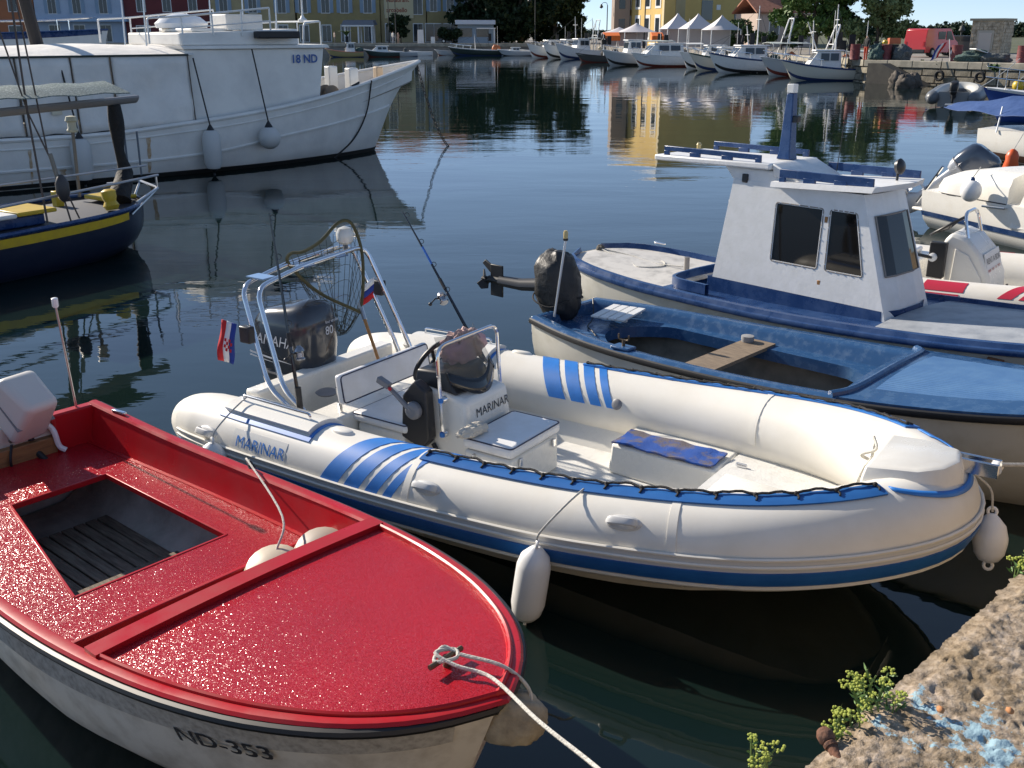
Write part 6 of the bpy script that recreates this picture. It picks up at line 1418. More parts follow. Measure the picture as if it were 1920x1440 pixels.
for k in range(12):
    a = k*2.4; q = MB(); L = 1.2; rows = []
    for j in range(6):
        f = j/5; c_ = Vector((math.cos(a)*L*f, math.sin(a)*L*f, 1.0+.75*math.sin(f*2.2))); w_ = Vector((-math.sin(a), math.cos(a), 0))*.16*math.sin(math.pi*min(.95, f+.1)); rows.append([c_-w_, c_+Vector((0, 0, .03)), c_+w_])
    q.grid(rows); q.build('frond', lf_bush, pl_)
tree('large umbrella pine right of the pink house', gnd(1515, 96), lobes(30, 3.1, 2.2, 2.2, 7.5, 1.25, 21)+lobes(10, 2.8, 1.6, 1.5, 2.8, .8, 25), 22000, .18, lf_pine, [([(.5, 0, 0), (.6, 0, 1.2), (.3, .1, 3), (.5, 0, 6)], .26, .1), ([(.45, 0, 2), (1.4, 0, 3.2), (2.2, .2, 4.6)], .12, .04), ([(.4, 0, 2), (-.8, 0, 3.2), (-1.9, .2, 4.6)], .12, .04)], 31)
tree('olive green tamarisk tree left of the red van', gnd(1640, 92), lobes(26, 2.2, 2, 1.7, 6.6, 1.05, 22)+lobes(12, 2.1, 1.6, .9, 2.2, .7, 26), 18000, .16, lf_olive, [([(0, 0, 0), (.1, 0, 1.4), (-.2, .1, 4)], .2, .08), ([(0, 0, 1.2), (.9, 0, 2.6), (1.4, .2, 4)], .1, .04)], 32)
tree('dark green tree in the gap between the pine and the tamarisk', gnd(1570, 99), lobes(16, 1.7, 1.6, 1.4, 7, 1.3, 23), 11000, .18, lf_dark, [([(0, 0, 0), (0, 0, 5)], .2, .08)], 33)
tree('rounded green bush under the yellow building', gnd(1385, 112), lobes(9, 2.2, 1, .8, 2.4, 1.0, 24), 3600, .18, lf_bush, [([(0, 0, 0), (0, 0, 1.6)], .1, .05)], 34, 'bush', 'bush')
tree('low dark hedge bush below the umbrella pine', gnd(1465, 104), lobes(8, 2.4, .8, .6, 1.8, .8, 27), 3000, .17, lf_bush, [([(0, 0, 0), (0, 0, 1)], .08, .04)], 35, 'bush', 'bush')
m = MB(); m.grid([[(31, 85, GZ+.006), (900, 85, GZ+.006)], [(31, 1590, GZ+.006), (900, 1590, GZ+.006)]]); struct(m.build('meadow', mat('dry_grass', (.10, .10, .05), .95, col2=(.06, .075, .03), vs=.3), sm=0))
for i, px in enumerate((925, 962, 1000, 1040, 1078)):
    tree(['clipped dark hedge bush right behind the kiosk', 'dark hedge bush between the first two big trees', 'dark hedge bush under the middle big tree', 'dark hedge bush behind the three white bows', 'last dark hedge bush at the edge of the big trees'][i], gnd(px, 172), lobes(8, 2.4, .8, .5, 1.7, .9, 127+i), 2600, .24, lf_dark, [([(0, 0, 0), (0, 0, 1)], .08, .04)], 135+i, 'bush', 'bush')
# far wood on the right: one mass
Ls = []; q = random.Random(8)
for k in range(70):
    px = 1560+k*6.5; p = gnd(px, 300+q.uniform(-12, 30)); Ls.append((p.x, p.y, GZ+q.uniform(.6, 2.2), q.uniform(1.8, 3.0), .9))
me = crown_mesh(Ls, 26000, .55, leafmat('far_leaves', (.035, .06, .03), (.022, .042, .022)), 77); o = bpy.data.objects.new('far_wood', me); C.objects.link(o); o['kind'] = 'stuff'; o['label'] = 'dark green belt of far trees under the sky at right'; o['category'] = 'wood'
Ls = []
for k in range(30):
    px = 1085+k*3.2; p = gnd(px, 330+q.uniform(-12, 20)); Ls.append((p.x, p.y, GZ+q.uniform(.2, 1.0), q.uniform(1.2, 1.8), .8))
me = crown_mesh(Ls, 7000, .5, MATS['far_leaves'], 78); o = bpy.data.objects.new('far_wood', me); C.objects.link(o); o['kind'] = 'stuff'; o['label'] = 'low far trees in the gap under the open sky'; o['category'] = 'wood'

# ---------------- street lamps, marquees, awning
irn = mat('dark_iron', (.03, .035, .035), .6)
def lamp(label, px, d, h, arm=-.8):
    t = thing('street_lamp', label, 'lamp', gnd(px, d), 0, 'street lamps'); m = MB(); m.lathe([(.16, 0), (.14, .5), (.07, .7), (.06, h)], 8); m.build('post', irn, t)
    m = MB(); m.tube(smooth([(0, 0, h-.2), (arm*.15, 0, h+.25), (arm*.7, 0, h+.3), (arm, 0, h)], 5), .035, 6); m.build('arm', irn, t)
    m = MB(); m.lathe([(.03, .15), (.12, .05), (.26, -.25), (.2, -.3), (.02, -.42)], 10, (arm, 0, h)); m.build('lantern', irn, t)
lamp('street lamp standing before the dark trees', 1003, 150, 5.9); lamp('street lamp against the open sky left of the yellow building', 1137, 141, 4.9); lamp('street lamp in front of the yellow building', 1207, 112, 5.6, -.7)
lamp('tall lamp post with a short arm in front of the restaurant house', 743, 152, 6.5, .4); lamp('slim lamp post at the ochre house corner', 730, 155, 6.8, .01)
lamp('short slender lamp between the red van and the stone hut', 1797, 84, 2.0, .02)
tm = mat('tent_backlit_white', (.58, .55, .56), .7)  # white cloth toned down to grey: backlit shade put into the colour
def marquee(label, px, d, w, h, pk, par='marquees on the quay'):
    t = thing('marquee', label, 'marquee', gnd(px, d), 8, par); rows = []
    for i in range(7):
        f = i/6; hw = w/2*(1-f)**1.25+.03; rows.append([Vector((hw*cx_, hw*cy_, h+(pk-h)*f)) for cx_, cy_ in ((-1, -1), (0, -1), (1, -1), (1, 0), (1, 1), (0, 1), (-1, 1), (-1, 0))])
    m = MB(); m.loft(rows); m.build('canopy', tm, t, sm=50)
    for sx_ in (-1, 1):
        for sy_ in (-1, 1): MB().tube([(sx_*w*.48, sy_*w*.48, 0), (sx_*w*.48, sy_*w*.48, h)], .05, 6).build('pole', white, t)
    m = MB(); m.grid([[Vector((-w/2, w/2, h)), Vector((w/2, w/2, h))], [Vector((-w/2, w/2, .2)), Vector((w/2, w/2, .2))]]); m.build('back_wall', tm, t)
marquee('peaked white marquee, leftmost of the tall three', 1268, 108, 2.9, 1.9, 3.4); marquee('peaked white marquee, middle of the tall three', 1306, 104, 3.0, 1.9, 3.3); marquee('peaked white marquee, rightmost of the tall three', 1350, 100, 2.9, 1.8, 3.1)
marquee('low white marquee above the orange awning', 1192, 112, 3.4, 1.6, 2.5); marquee('low white marquee at the left end of the row', 1160, 114, 3.2, 1.5, 2.1)
orange = mat('orange_cloth', (.75, .16, .02), .7)
for lb, px, d, w_ in (('bright orange awning under the left marquees', 1146, 111, 1.7), ('orange sunshade under the second marquee', 1231, 107, 1.2)):
    t = thing('awning', lb, 'awning', gnd(px, d)); MB().hexa([(-w_/2, -.7, .75), (w_/2, -.7, .75), (w_/2, .7, 1.0), (-w_/2, .7, 1.0)], [(-w_/2, -.7, 1.25), (w_/2, -.7, 1.25), (w_/2, .7, 1.6), (-w_/2, .7, 1.6)]).build('cloth', orange, t, bev=.05)
    for x in (-w_/2+.1, w_/2-.1): MB().tube([(x, 0, 0), (x, 0, .8)], .04, 6).build('pole', white, t)

# ---------------- stone hut
hp = gnd(1871, 71); hut = thing('stone_hut', 'flat roofed rubble stone hut with a pale door on the right quay', 'hut', hp, 0)
rub = mat('rubble_masonry', (.50, .42, .31), .95, col2=(.30, .25, .18), vs=3.2, lo=.40, hi=.62, bump=.9, bs=5, bdist=.06)
A_, B_ = Vector((-1.55, 1.1, 0)), Vector((1.35, 1.35, 0))
m = MB(); m.hexa([Vector((0, 0, 0)), B_, A_+B_, A_], [v+Vector((0, 0, 2.35)) for v in (Vector((0, 0, 0)), B_, A_+B_, A_)]); m.build('wall', rub, hut, sm=0)
c_ = (A_+B_)/2; m = MB(); m.hexa([c_+(v-c_)*1.14+Vector((0, 0, 2.352)) for v in (Vector((0, 0, 0)), B_, A_+B_, A_)], [c_+(v-c_)*1.14+Vector((0, 0, 2.5)) for v in (Vector((0, 0, 0)), B_, A_+B_, A_)]); m.build('roof', mat('hut_slab', (.30, .27, .20), .9), hut, sm=0)
nA = Vector((A_.y, -A_.x, 0)).normalized(); nA = nA if nA.x < 0 else -nA
f = onwall(A_, nA, .45, 0, 1.05, 1.75, .01, mat('hut_frame', (.42, .38, .31), .8), 'door', hut); onwall(A_, nA, .58, 0, .8, 1.6, .055, mat('hut_door', (.50, .44, .38), .7), 'door_leaf', f)
def hstone(T, n_, tot):
    z = .02; q = random.Random(int(tot*100))
    while z < 2.2:
        h = q.uniform(.16, .26); s = q.uniform(.0, .2)
        while s < tot-.15:
            w_ = min(q.uniform(.2, .5), tot-s)
            if not (T is A_ and .4 < s+w_/2 < 1.55 and z < 1.75): onwall(T, n_, s, z, w_-.03, h-.03, .003, rub, 'stone', hut, q.uniform(.03, .07))
            s += w_
        z += h
nB = Vector((B_.y, -B_.x, 0)).normalized(); nB = nB if nB.y < 0 else -nB
hstone(A_, nA, A_.length); hstone(B_, nB, B_.length)
# ---------------- vehicles
tyre = mat('tyre', (.015, .015, .015), .8)
def vehicle(name, label, cat, p, yaw, L, W, prof, paint, wins):
    t = thing(name, label, cat, p, yaw); m = MB()
    m.loft([[Vector((x, sy_*W/2*(1 if z < .9 else .9), z)) for x, z in prof] for sy_ in (-1, -.98, .98, 1)], True); m.build('body', paint, t, bev=.06, seg=3)
    for sx_ in (.2, .79):
        for sy_ in (-1, 1):
            w = MB(); w.lathe([(.02, -.09), (.28, -.09), (.31, -.05), (.31, .05), (.28, .09), (.02, .09)], 16, (sx_*L, sy_*(W/2-.05), .31), Matrix.Rotation(R(90), 3, 'X')); wo = w.build('wheel', tyre, t); MB().lathe([(.02, -.10), (.18, -.098), (.16, .098), (.02, .10)], 12, (sx_*L, sy_*(W/2-.05), .31), Matrix.Rotation(R(90), 3, 'X')).build('rim', alu, wo)
    for poly in wins:
        for sy_ in (-1, 1): m = MB(); m.prism([Vector((x, sy_*(W/2*.9+.003), z)) for x, z in poly], (0, sy_*.02, 0)); m.build('window', pane_d, t, sm=0)
    for sy_ in (-1, 1): MB().box(-.02, .03, sy_*W*.38-.06, sy_*W*.38+.06, .7, 1.0).build('tail_light', mat('tail_red', (.4, .01, .01), .3), t); MB().box(L-.03, L+.02, sy_*W*.36-.12, sy_*W*.36+.12, .6, .78).build('headlight', pfend, t)
    m = MB(); m.box(-.06, .02, -W*.45, W*.45, .3, .5); m.build('bumper', blackp, t, bev=.03)
    return t
vanp = mat('red_van_paint', (.50, .018, .014), .3, coat=.5)
vehicle('van', 'red panel van parked on the right quay', 'van', gnd(1712, 73)+Vector((0, 0, .02)), 38, 4.1, 1.75, [(0, .3), (0, 1.2), (.12, 1.75), (.3, 1.85), (2.9, 1.85), (3.1, 1.78), (3.75, 1.1), (4.1, .95), (4.12, .35), (3.9, .28)], vanp, [[(2.55, 1.1), (3.5, 1.1), (3.05, 1.68), (2.55, 1.68)], [(1.5, 1.15), (2.4, 1.15), (2.4, 1.65), (1.5, 1.65)]])
vehicle('car', 'dark parked car half hidden behind the red van', 'car', gnd(1752, 79), -15, 4.0, 1.6, [(0, .3), (0, .9), (.5, 1.0), (.9, 1.4), (2.3, 1.4), (2.9, .95), (3.9, .8), (4, .35)], mat('grey_car_paint', (.06, .065, .07), .3, coat=.5), [[(.8, 1.0), (1.5, 1.0), (1.5, 1.3), (1.0, 1.3)], [(1.6, 1.0), (2.6, 1.0), (2.2, 1.3), (1.6, 1.3)]])
vehicle('car', 'black car parked left of the kiosk', 'car', gnd(822, 158), 2, 4.0, 1.6, [(0, .3), (0, .9), (.5, 1.0), (.9, 1.4), (2.3, 1.4), (2.9, .95), (3.9, .8), (4, .35)], mat('black_car_paint', (.02, .02, .025), .3, coat=.5), [[(.8, 1.0), (1.5, 1.0), (1.5, 1.3), (1.0, 1.3)], [(1.6, 1.0), (2.6, 1.0), (2.2, 1.3), (1.6, 1.3)]])
# ---------------- drums, crates, nets, tyres on the right quay
drm = mat('dark_red_drum', (.22, .045, .045), .6, col2=(.15, .035, .035), vs=5)
def drum(label, px, d, mt=drm):
    t = thing('drum', label, 'drum', gnd(px, d), 0, 'drums on the quay'); m = MB(); m.lathe([(.30, 0), (.31, .03), (.30, .05), (.30, .30), (.315, .32), (.30, .34), (.30, .60), (.315, .62), (.30, .64), (.30, .90), (.31, .93), (.28, .93)], 18); m.build('shell', mt, t); MB().lathe([(.02, .905), (.28, .905)], 18).build('lid', mt, t)
drum('dark red drum behind the stern of the navy gunwale boat', 1602, 67); drum('dark red drum, left one in front of the red van', 1660, 65.5); drum('dark red drum beside the flag', 1792, 63)
drum('dark red drum at the right edge behind the ropes', 1915, 60); drum('blackened drum next to the middle red one', 1673, 65.8, mat('black_drum', (.05, .04, .04), .7))
cr_ = thing('crate', 'stack-worn orange fish crate on top of a drum', 'crate', gnd(1672, 66)+Vector((0, 0, .95))); m = MB(); m.box(-.35, .35, -.22, .22, 0, .04)
for a in ((-.35, .35, -.22, -.19), (-.35, .35, .19, .22), (-.35, -.32, -.19, .19), (.32, .35, -.19, .19)): m.box(a[0], a[1], a[2], a[3], .042, .34)
m.build('box', mat('crate_orange', (.55, .14, .05), .6), cr_); MB().box(-.3, .3, -.18, .18, .3, .36).build('load', mat('rusty_load', (.30, .10, .05), .9), cr_)
o = blob('buoy_heap', gnd(1656, 65.5)+Vector((0, 0, 1.05)), (.16, .16, .14), yel, 44, .2); tag(o, 'small yellow float lying on the left drum', 'float')
def net(label, px, d, sx_, h, mt, seed):
    o = blob('net_pile', gnd(px, d)+Vector((0, 0, h*.5)), (sx_, .6, h), mt, seed, .25, 2.4, 36, 20); return tag(o, label, 'net', 'net piles on the quay')
gnet = mat('green_net', (.10, .16, .14), .95, col2=(.05, .08, .075), vs=14, lo=.4, hi=.6, bump=1, bs=18, bdist=.08); dnet = mat('grey_net', (.09, .10, .10), .95, col2=(.16, .17, .16), vs=14, lo=.45, hi=.6, bump=1, bs=18, bdist=.08)
net('grey-green heap of fishing net left of the drums', 1643, 65.8, .5, .65, gnet, 51); net('dark heap of fishing net right of the drums', 1690, 65.2, .55, .6, dnet, 52); net('wide green heap of fishing net below the hut', 1828, 61.5, 1.1, .42, gnet, 53); net('dark net heap at the foot of the hut', 1865, 61.0, .9, .36, dnet, 54)
t = thing('leaning_board', 'white and green board leaning on the net heap below the hut', 'board', gnd(1838, 61.2)+Vector((0, 0, .55)), 20); MB().box(-.7, .5, -.25, .25, 0, .05, Matrix.Rotation(R(14), 4, 'Y')).build('panel', white, t); MB().box(-.3, .2, -.2, .28, .06, .12, Matrix.Rotation(R(10), 4, 'Y')).build('cloth', mat('green_cloth', (.03, .10, .06), .8), t)
for lb, px, py in (('old tyre hanging on the quay wall left of the dinghy bow', 1769, 146), ('old tyre hanging on the quay wall right of the dinghy bow', 1845, 148)):
    T = (Vector((41, 40.6, 0))-Vector((22, 66, 0))).normalized(); nn_ = Vector((T.y, -T.x, 0)); u_ = (px-960)/FPX
    # distance along the pier where the line of sight meets it
    best = min(((abs((Vector((22, 66, 0))+T*s).x/((Vector((22, 66, 0))+T*s).y*math.cos(R(PITCH))+2.2*math.sin(R(PITCH)))-u_), s) for s in [k*.05 for k in range(500)]))[1]
    p = Vector((22, 66, .55))+T*best-nn_*(-.34); p = Vector((22, 66, .55))+T*best+nn_*.36
    t = thing('tyre', lb, 'tyre', p, math.degrees(math.atan2(T.y, T.x)), 'tyres on the quay wall'); MB().tube([(.24*math.cos(R(a)), 0, .24*math.sin(R(a))) for a in range(0, 361, 20)], .09, 8).build('carcass', tyre, t); MB().tube([(0, 0, .24), (0, .1, .95)], .02, 5).build('rope', rope_d, t)
fp_ = gnd(1771, 63.5); fl = cloth_flag('flag', 'limp red white and blue flag on a short staff at the quay edge', [fred, fwhite, fblue], fp_+Vector((0, 0, 1.1)), (-.45, .1, -1), (.8, .2, .3), .95, .6, .1)
MB().tube([(.12, 0, .15), (.32, 0, -1.1)], .025, 6).build('staff', white, fl)
t = thing('boat_ramp', 'concrete ramp coloured dark for shade, sloping into the water beside the stone blocks', 'ramp', (22.35, 65.1, 0), -53); MB().prism([Vector((0, -.9, -.6)), Vector((4.4, -.9, -.6)), Vector((4.4, -.9, -.25)), Vector((.9, -.9, 1.16)), Vector((0, -.9, 1.16))], (0, 1.1, 0)).build('slope', mat('shaded_concrete', (.035, .032, .028), .8, col2=(.06, .055, .045), vs=2), t, sm=0)  # slope colour darkened to stand in for its shaded face
for i, (px, py) in enumerate(((1672, 140), (1683, 146), (1697, 152), (1710, 150))):
    o = blob('rock', atz(px, py+6, .2), (.5, .45, .55), mat('dark_rock', (.07, .06, .05), .9, col2=(.13, .11, .09), vs=3, bump=.6, bs=8), 70+i, .3); tag(o, ['dark angular rock nearest the navy gunwale boat', 'dark boulder second from the navy gunwale boat', 'dark boulder in front of the ramp', 'dark boulder at the right of the ramp foot'][i], 'rock', 'rocks at the ramp')  # dark mottled rock colour
for i, (px, d) in enumerate(((1733, 64.3), (1762, 62.5), (1866, 57.2))):
    tree(['small green tuft on the quay edge above the ramp', 'small green tuft on the quay edge by the flag', 'small green tuft on the quay wall below the hut'][i], gnd(px, d, 1.05)-Vector((.2, .3, 0)), [(0, 0, .1, .35, .5)], 260, .09, lf_bush, [([(0, 0, -.15), (0, 0, .1)], .02, .01)], 90+i, 'plant', 'wall_plant')

# ---------------- people
def person(label, p, yaw, shirt, trous, skin=(.45, .28, .20), sit=False, h=1.72):
    t = thing('person', label, 'person', p, yaw); me = bpy.data.meshes.new('body'); s = h/1.72
    if sit: V = [(0, 0, .5), (0, 0, .75), (0, 0, 1.0), (0, 0, 1.1), (.02, 0, 1.24), (.1, .1, .5), (.45, .11, .5), (.47, .11, .06), (.58, .12, .04), (.1, -.1, .5), (.45, -.11, .5), (.47, -.11, .06), (.58, -.12, .04), (0, .19, .98), (.08, .24, .72), (.28, .2, .62), (0, -.19, .98), (.08, -.24, .72), (.28, -.2, .62)]
    else: V = [(0, 0, .92), (0, 0, 1.15), (0, 0, 1.40), (0, 0, 1.50), (.02, 0, 1.63), (0, .1, .88), (.03, .12, .48), (0, .12, .07), (.12, .13, .04), (0, -.1, .88), (-.02, -.12, .48), (-.06, -.12, .07), (.06, -.13, .04), (0, .2, 1.38), (0, .27, 1.1), (.1, .26, .86), (0, -.2, 1.38), (-.02, -.27, 1.1), (.08, -.26, .86)]
    E_ = [(0, 1), (1, 2), (2, 3), (3, 4), (0, 5), (5, 6), (6, 7), (7, 8), (0, 9), (9, 10), (10, 11), (11, 12), (2, 13), (13, 14), (14, 15), (2, 16), (16, 17), (17, 18)]
    Rr = [.14, .13, .15, .06, .10, .10, .065, .05, .045, .10, .065, .05, .045, .065, .048, .04, .065, .048, .04]
    me.from_pydata([Vector(v)*s for v in V], E_, []); o = bpy.data.objects.new('body', me); C.objects.link(o); o.parent = t
    sk = o.modifiers.new('skin', 'SKIN'); sl = me.skin_vertices.new(name='') if not me.skin_vertices else me.skin_vertices[0]
    for k, r_ in enumerate(Rr): me.skin_vertices[0].data[k].radius = (r_*s, r_*s)
    me.skin_vertices[0].data[0].use_root = True
    sb = o.modifiers.new('sub', 'SUBSURF'); sb.levels = 1; sb.render_levels = 1
    mm_ = bpy.data.materials.new('clothes'); mm_.use_nodes = True; nt = mm_.node_tree; tc = nt.nodes.new('ShaderNodeTexCoord'); sp = nt.nodes.new('ShaderNodeSeparateXYZ'); nt.links.new(tc.outputs['Object'], sp.inputs[0])
    cr2 = nt.nodes.new('ShaderNodeValToRGB'); cr2.color_ramp.interpolation = 'CONSTANT'; mp = nt.nodes.new('ShaderNodeMapRange'); mp.inputs[2].default_value = 2.0; nt.links.new(sp.outputs[2], mp.inputs[0]); nt.links.new(mp.outputs[0], cr2.inputs[0])
    e = cr2.color_ramp.elements; k0 = (1.25 if sit else 1.47)*s/2; k1 = (.55 if sit else .9)*s/2; e[0].color = (*trous, 1); e[1].position = k1; e[1].color = (*shirt, 1); e2 = e.new(k0-.06 if sit else k0); e2.color = (*skin, 1); e3 = e.new(min(.99, (1.32 if sit else 1.70)*s/2)); e3.color = (.05, .035, .025, 1)
    nt.links.new(cr2.outputs[0], nt.nodes['Principled BSDF'].inputs['Base Color']); nt.nodes['Principled BSDF'].inputs['Roughness'].default_value = .8; me.materials.append(mm_)
    return t
person('person in a pale top walking along the far quay by the pergola', gnd(628, 152), 200, (.55, .42, .34), (.12, .12, .14)); person('person in a light shirt and grey shorts standing on the far quay', gnd(737, 151), 40, (.60, .58, .52), (.22, .24, .28)); person('person in a beige dress standing right of a light shirt', gnd(747, 151.4), 160, (.40, .28, .22), (.36, .25, .2), h=1.62)
person('person in dark jacket and orange-red trousers on the quay by the drums', gnd(1622, 66.0), 210, (.03, .03, .03), (.50, .07, .03), h=1.5)
bd_ = thing('sandwich_board', 'white menu board standing on the far quay', 'sign', gnd(789, 150.5), 12); MB().hexa([(-.45, -.15, 0), (.45, -.15, 0), (.45, -.1, 0), (-.45, -.1, 0)], [(-.4, .0, 1.9), (.4, 0, 1.9), (.4, .05, 1.9), (-.4, .05, 1.9)]).build('panel', mat('board_white', (.62, .62, .62), .6), bd_); MB().tube([(-.4, .4, 0), (-.38, .04, 1.8)], .03, 5).build('leg', irn, bd_); MB().tube([(.4, .4, 0), (.38, .04, 1.8)], .03, 5).build('leg', irn, bd_)
bx_ = thing('litter_bin', 'white box bin on the far quay edge', 'bin', gnd(812, 150)); MB().box(-.28, .28, -.25, .25, 0, .95).build('box', white, bx_, bev=.05); MB().box(-.3, .3, -.27, .27, .955, 1.02).build('lid', greyt, bx_, bev=.02)

# ---------------- moored boats along the quays
def moored(label, px, d, L, B, yaw, h0=.8, h1=1.3, hm=white, top=None, cabin=None, awning=None, mast=None, frame=None, name='moored_boat', clutter=0, seed=1):
    "bow at the water point seen at px, distance d; yaw = heading"
    w = gnd(px, d, 0); hd = Vector((math.cos(R(yaw)), math.sin(R(yaw)), 0)); o = w-hd*(L-.5)
    t = thing(name, label, 'boat', (o.x, o.y, 0), yaw, 'boats moored at the far quays'); H = simple_hull(t, L, B, h0, h1, .35, hm, top, (0, .05), .85, .6, 18)
    MB_ = MB(); H.deck(MB_, .1, L*.97, .04, -.06, .03, .04); MB_.build('deck', gel_dirty, t, sm=40)
    m = MB(); H.rail(m, lambda f: (.035, .03), .0, .0); m.build('gunwale', top or hm, t)
    zd = h0-.06
    m = MB()
    for side in (1, -1): m.grid([[H.pt(x, .47+.14*k/3, side)+Vector((0, side*.012, 0)) for k in range(4)] for x in H.xs(0, L*.97)], side < 0)
    m.build('boot_top', [mat('boot_black', (.02, .02, .02), .6), mat('boot_red', (.16, .03, .02), .6), mat('boot_blue', (.02, .04, .12), .6)][seed % 3], t, sm=60)
    if L > 5.5:
        m = MB(); st_ = [H.pt(x, 0, -1)+Vector((0, .06, .42)) for x in (L*.62, L*.75, L*.87)]+[Vector((L*.97, 0, H.z(L*.97)+.45))]+[H.pt(x, 0, 1)+Vector((0, -.06, .42)) for x in (L*.87, L*.75, L*.62)]; m.tube(smooth(st_, 4), .022, 5); m.build('bow_rail', steel, t)
        for x in (L*.64, L*.76, L*.87):
            for sd_ in (-1, 1): q_ = H.pt(x, 0, sd_)+Vector((0, -sd_*.06, 0)); MB().tube([q_, q_+Vector((0, 0, .42))], .018, 5).build('rail_stanchion', steel, t)
        MB().tube([(L*.2, 0, h0), (L*.2+.05, .1, h0+2.6+.3*(seed % 4))], .02, 5).build('aerial', white, t)
    for mx_, mh, tilt in (mast or []):
        for sd_ in (-1, 1): MB().tube([(mx_+tilt, 0, mh*.97), (mx_-1.0, sd_*B*.9, h0)], .012, 4).build('shroud', irn, t)
        MB().tube([(mx_+tilt, 0, mh*.97), (L*.95, 0, h1)], .012, 4).build('forestay', irn, t)
    if cabin:
        x0, x1, wf, hc, rk = cabin; w_ = B*wf
        m = MB(); m.hexa([(x0, -w_, zd), (x1+rk, -w_*.8, zd+.1), (x1+rk, w_*.8, zd+.1), (x0, w_, zd)], [(x0+.1, -w_*.88, zd+hc), (x1, -w_*.75, zd+hc), (x1, w_*.75, zd+hc), (x0+.1, w_*.88, zd+hc)]); m.build('cabin', white, t, bev=.05)
        m = MB(); m.hexa([(x0-.1, -w_*.95, zd+hc+.003), (x1+.2, -w_*.85, zd+hc+.003), (x1+.2, w_*.85, zd+hc+.003), (x0-.1, w_*.95, zd+hc+.003)], [(x0-.1, -w_*.93, zd+hc+.07), (x1+.15, -w_*.8, zd+hc+.07), (x1+.15, w_*.8, zd+hc+.07), (x0-.1, w_*.93, zd+hc+.07)]); m.build('cabin_roof', white, t)
        for sy_ in (-1, 1):
            for a, b in ((.15, .48), (.55, .88)):
                xa, xb = x0+(x1-x0)*a, x0+(x1-x0)*b; f = lambda z: w_*(1-.12*(z-zd)/hc)*.985+.02
                m = MB(); m.prism([Vector((xa, sy_*f(zd+hc*.5), zd+hc*.5)), Vector((xb, sy_*(f(zd+hc*.5)-.05), zd+hc*.5)), Vector((xb, sy_*(f(zd+hc*.88)-.05), zd+hc*.88)), Vector((xa, sy_*f(zd+hc*.88), zd+hc*.88))], (0, sy_*.03, 0)); m.build('window', pane_d, t, sm=0)
        for sy_ in (-1, 1):
            ys = sorted((sy_*w_*.08, sy_*w_*.66)); xf = lambda z: x1+rk*(1-(z-zd)/hc)+.02
            m = MB(); m.prism([Vector((xf(zd+hc*.5), ys[0], zd+hc*.5)), Vector((xf(zd+hc*.5), ys[1], zd+hc*.5)), Vector((xf(zd+hc*.88), ys[1], zd+hc*.88)), Vector((xf(zd+hc*.88), ys[0], zd+hc*.88))], (.03, 0, .01)); m.build('windscreen', pane_d, t, sm=0)
    if awning:
        x0, x1, z, mt_ = awning; m = MB(); m.sheet([[Vector((x, y*B, z+.12*(1-abs(y)))) for y in (-.85, -.4, 0, .4, .85)] for x in (x0, (x0+x1)/2, x1)], .03); m.build('awning', mt_, t)
        for x in (x0+.1, x1-.1):
            for sy_ in (-1, 1): MB().tube([(x, sy_*B*.8, h0-.05), (x, sy_*B*.8, z)], .03, 5).build('awning_post', alu, t)
    for mx_, mh, tilt in (mast or []):
        MB().tube([(mx_, 0, h0), (mx_+tilt, 0, mh)], lambda f: .06-.03*f, 6).build('mast', white, t)
        MB().tube([(mx_+tilt*.75, -.5, mh*.8), (mx_+tilt*.75, .5, mh*.8)], .025, 5).build('yard', white, t)
    if frame:
        x, z = frame; m = MB(); m.tube(rounded([(x+.7, -B*.6, h0+.2), (x, -B*.35, z), (x, B*.35, z), (x+.7, B*.6, h0+.2)], .1), .055, 6); m.build('gantry', white, t); MB().tube([(x+.35, -B*.48, (h0+z)/2), (x+.35, B*.48, (h0+z)/2)], .04, 5).build('gantry_bar', white, t)
    q = random.Random(seed)
    for k in range(clutter):
        x = q.uniform(.3, L*.45); y = q.uniform(-B*.6, B*.6)
        c_ = q.choice([dnet, mat('black_flag', (.02, .02, .02), .8), mat('float_orange', (.5, .15, .05), .6), gnet, mat('float_pale', (.5, .45, .35), .7)])
        if k % 2: MB().tube([(x, y, h0), (x+q.uniform(-.4, .4), y, h0+q.uniform(1.2, 2.4))], .025, 5).build('marker_pole', irn, t); MB().box(x-.2, x+.2, y-.02, y+.02, h0+1.1, h0+q.uniform(1.6, 2.1)).build('marker_flag', mat('black_flag', (.02, .02, .02)), t)
        else:
            b_ = blob('gear', (x, y, h0+.2), (q.uniform(.25, .5), .3, q.uniform(.25, .5)), c_, seed*7+k, .3, 2.5, 14, 8); b_.parent = t
    return t
grn = mat('dark_green_paint', (.02, .06, .05), .5); grey_h = mat('grey_hull', (.42, .44, .45), .5); cream_h = mat('cream_far_hull', (.60, .56, .46), .5)
awg = mat('grey_awning', (.40, .44, .42), .7); awb = mat('blue_awning', (.03, .08, .30), .7)
moored('white fishing boat with navy gunwale, long awning and dark net gear, nearest the ramp', 1476, 68.5, 6.6, 1.05, 176, .72, 1.25, cream_h, navy, (2.9, 4.4, .75, 1.15, .7), (.2, 2.8, 1.75, awg), [(3.2, 4.6, .1)], None, clutter=7, seed=5)
moored('white boat with wheelhouse and white gantry, largest of the row before the marquees', 1338, 81, 8.0, 1.3, 188, .85, 1.45, white, navy, (3.6, 5.6, .72, 1.15, .9), (.3, 3.4, 2.1, awg), [(4.2, 4.8, 0)], (1.6, 3.9), clutter=5, seed=6)
moored('grey-white work boat with folding derricks just left of the navy gunwale boat', 1436, 75, 6.4, 1.15, 184, .85, 1.3, grey_h, None, None, None, [(2.0, 3.6, 1.2), (2.6, 3.7, .2)], (1.0, 3.4), clutter=5, seed=7)
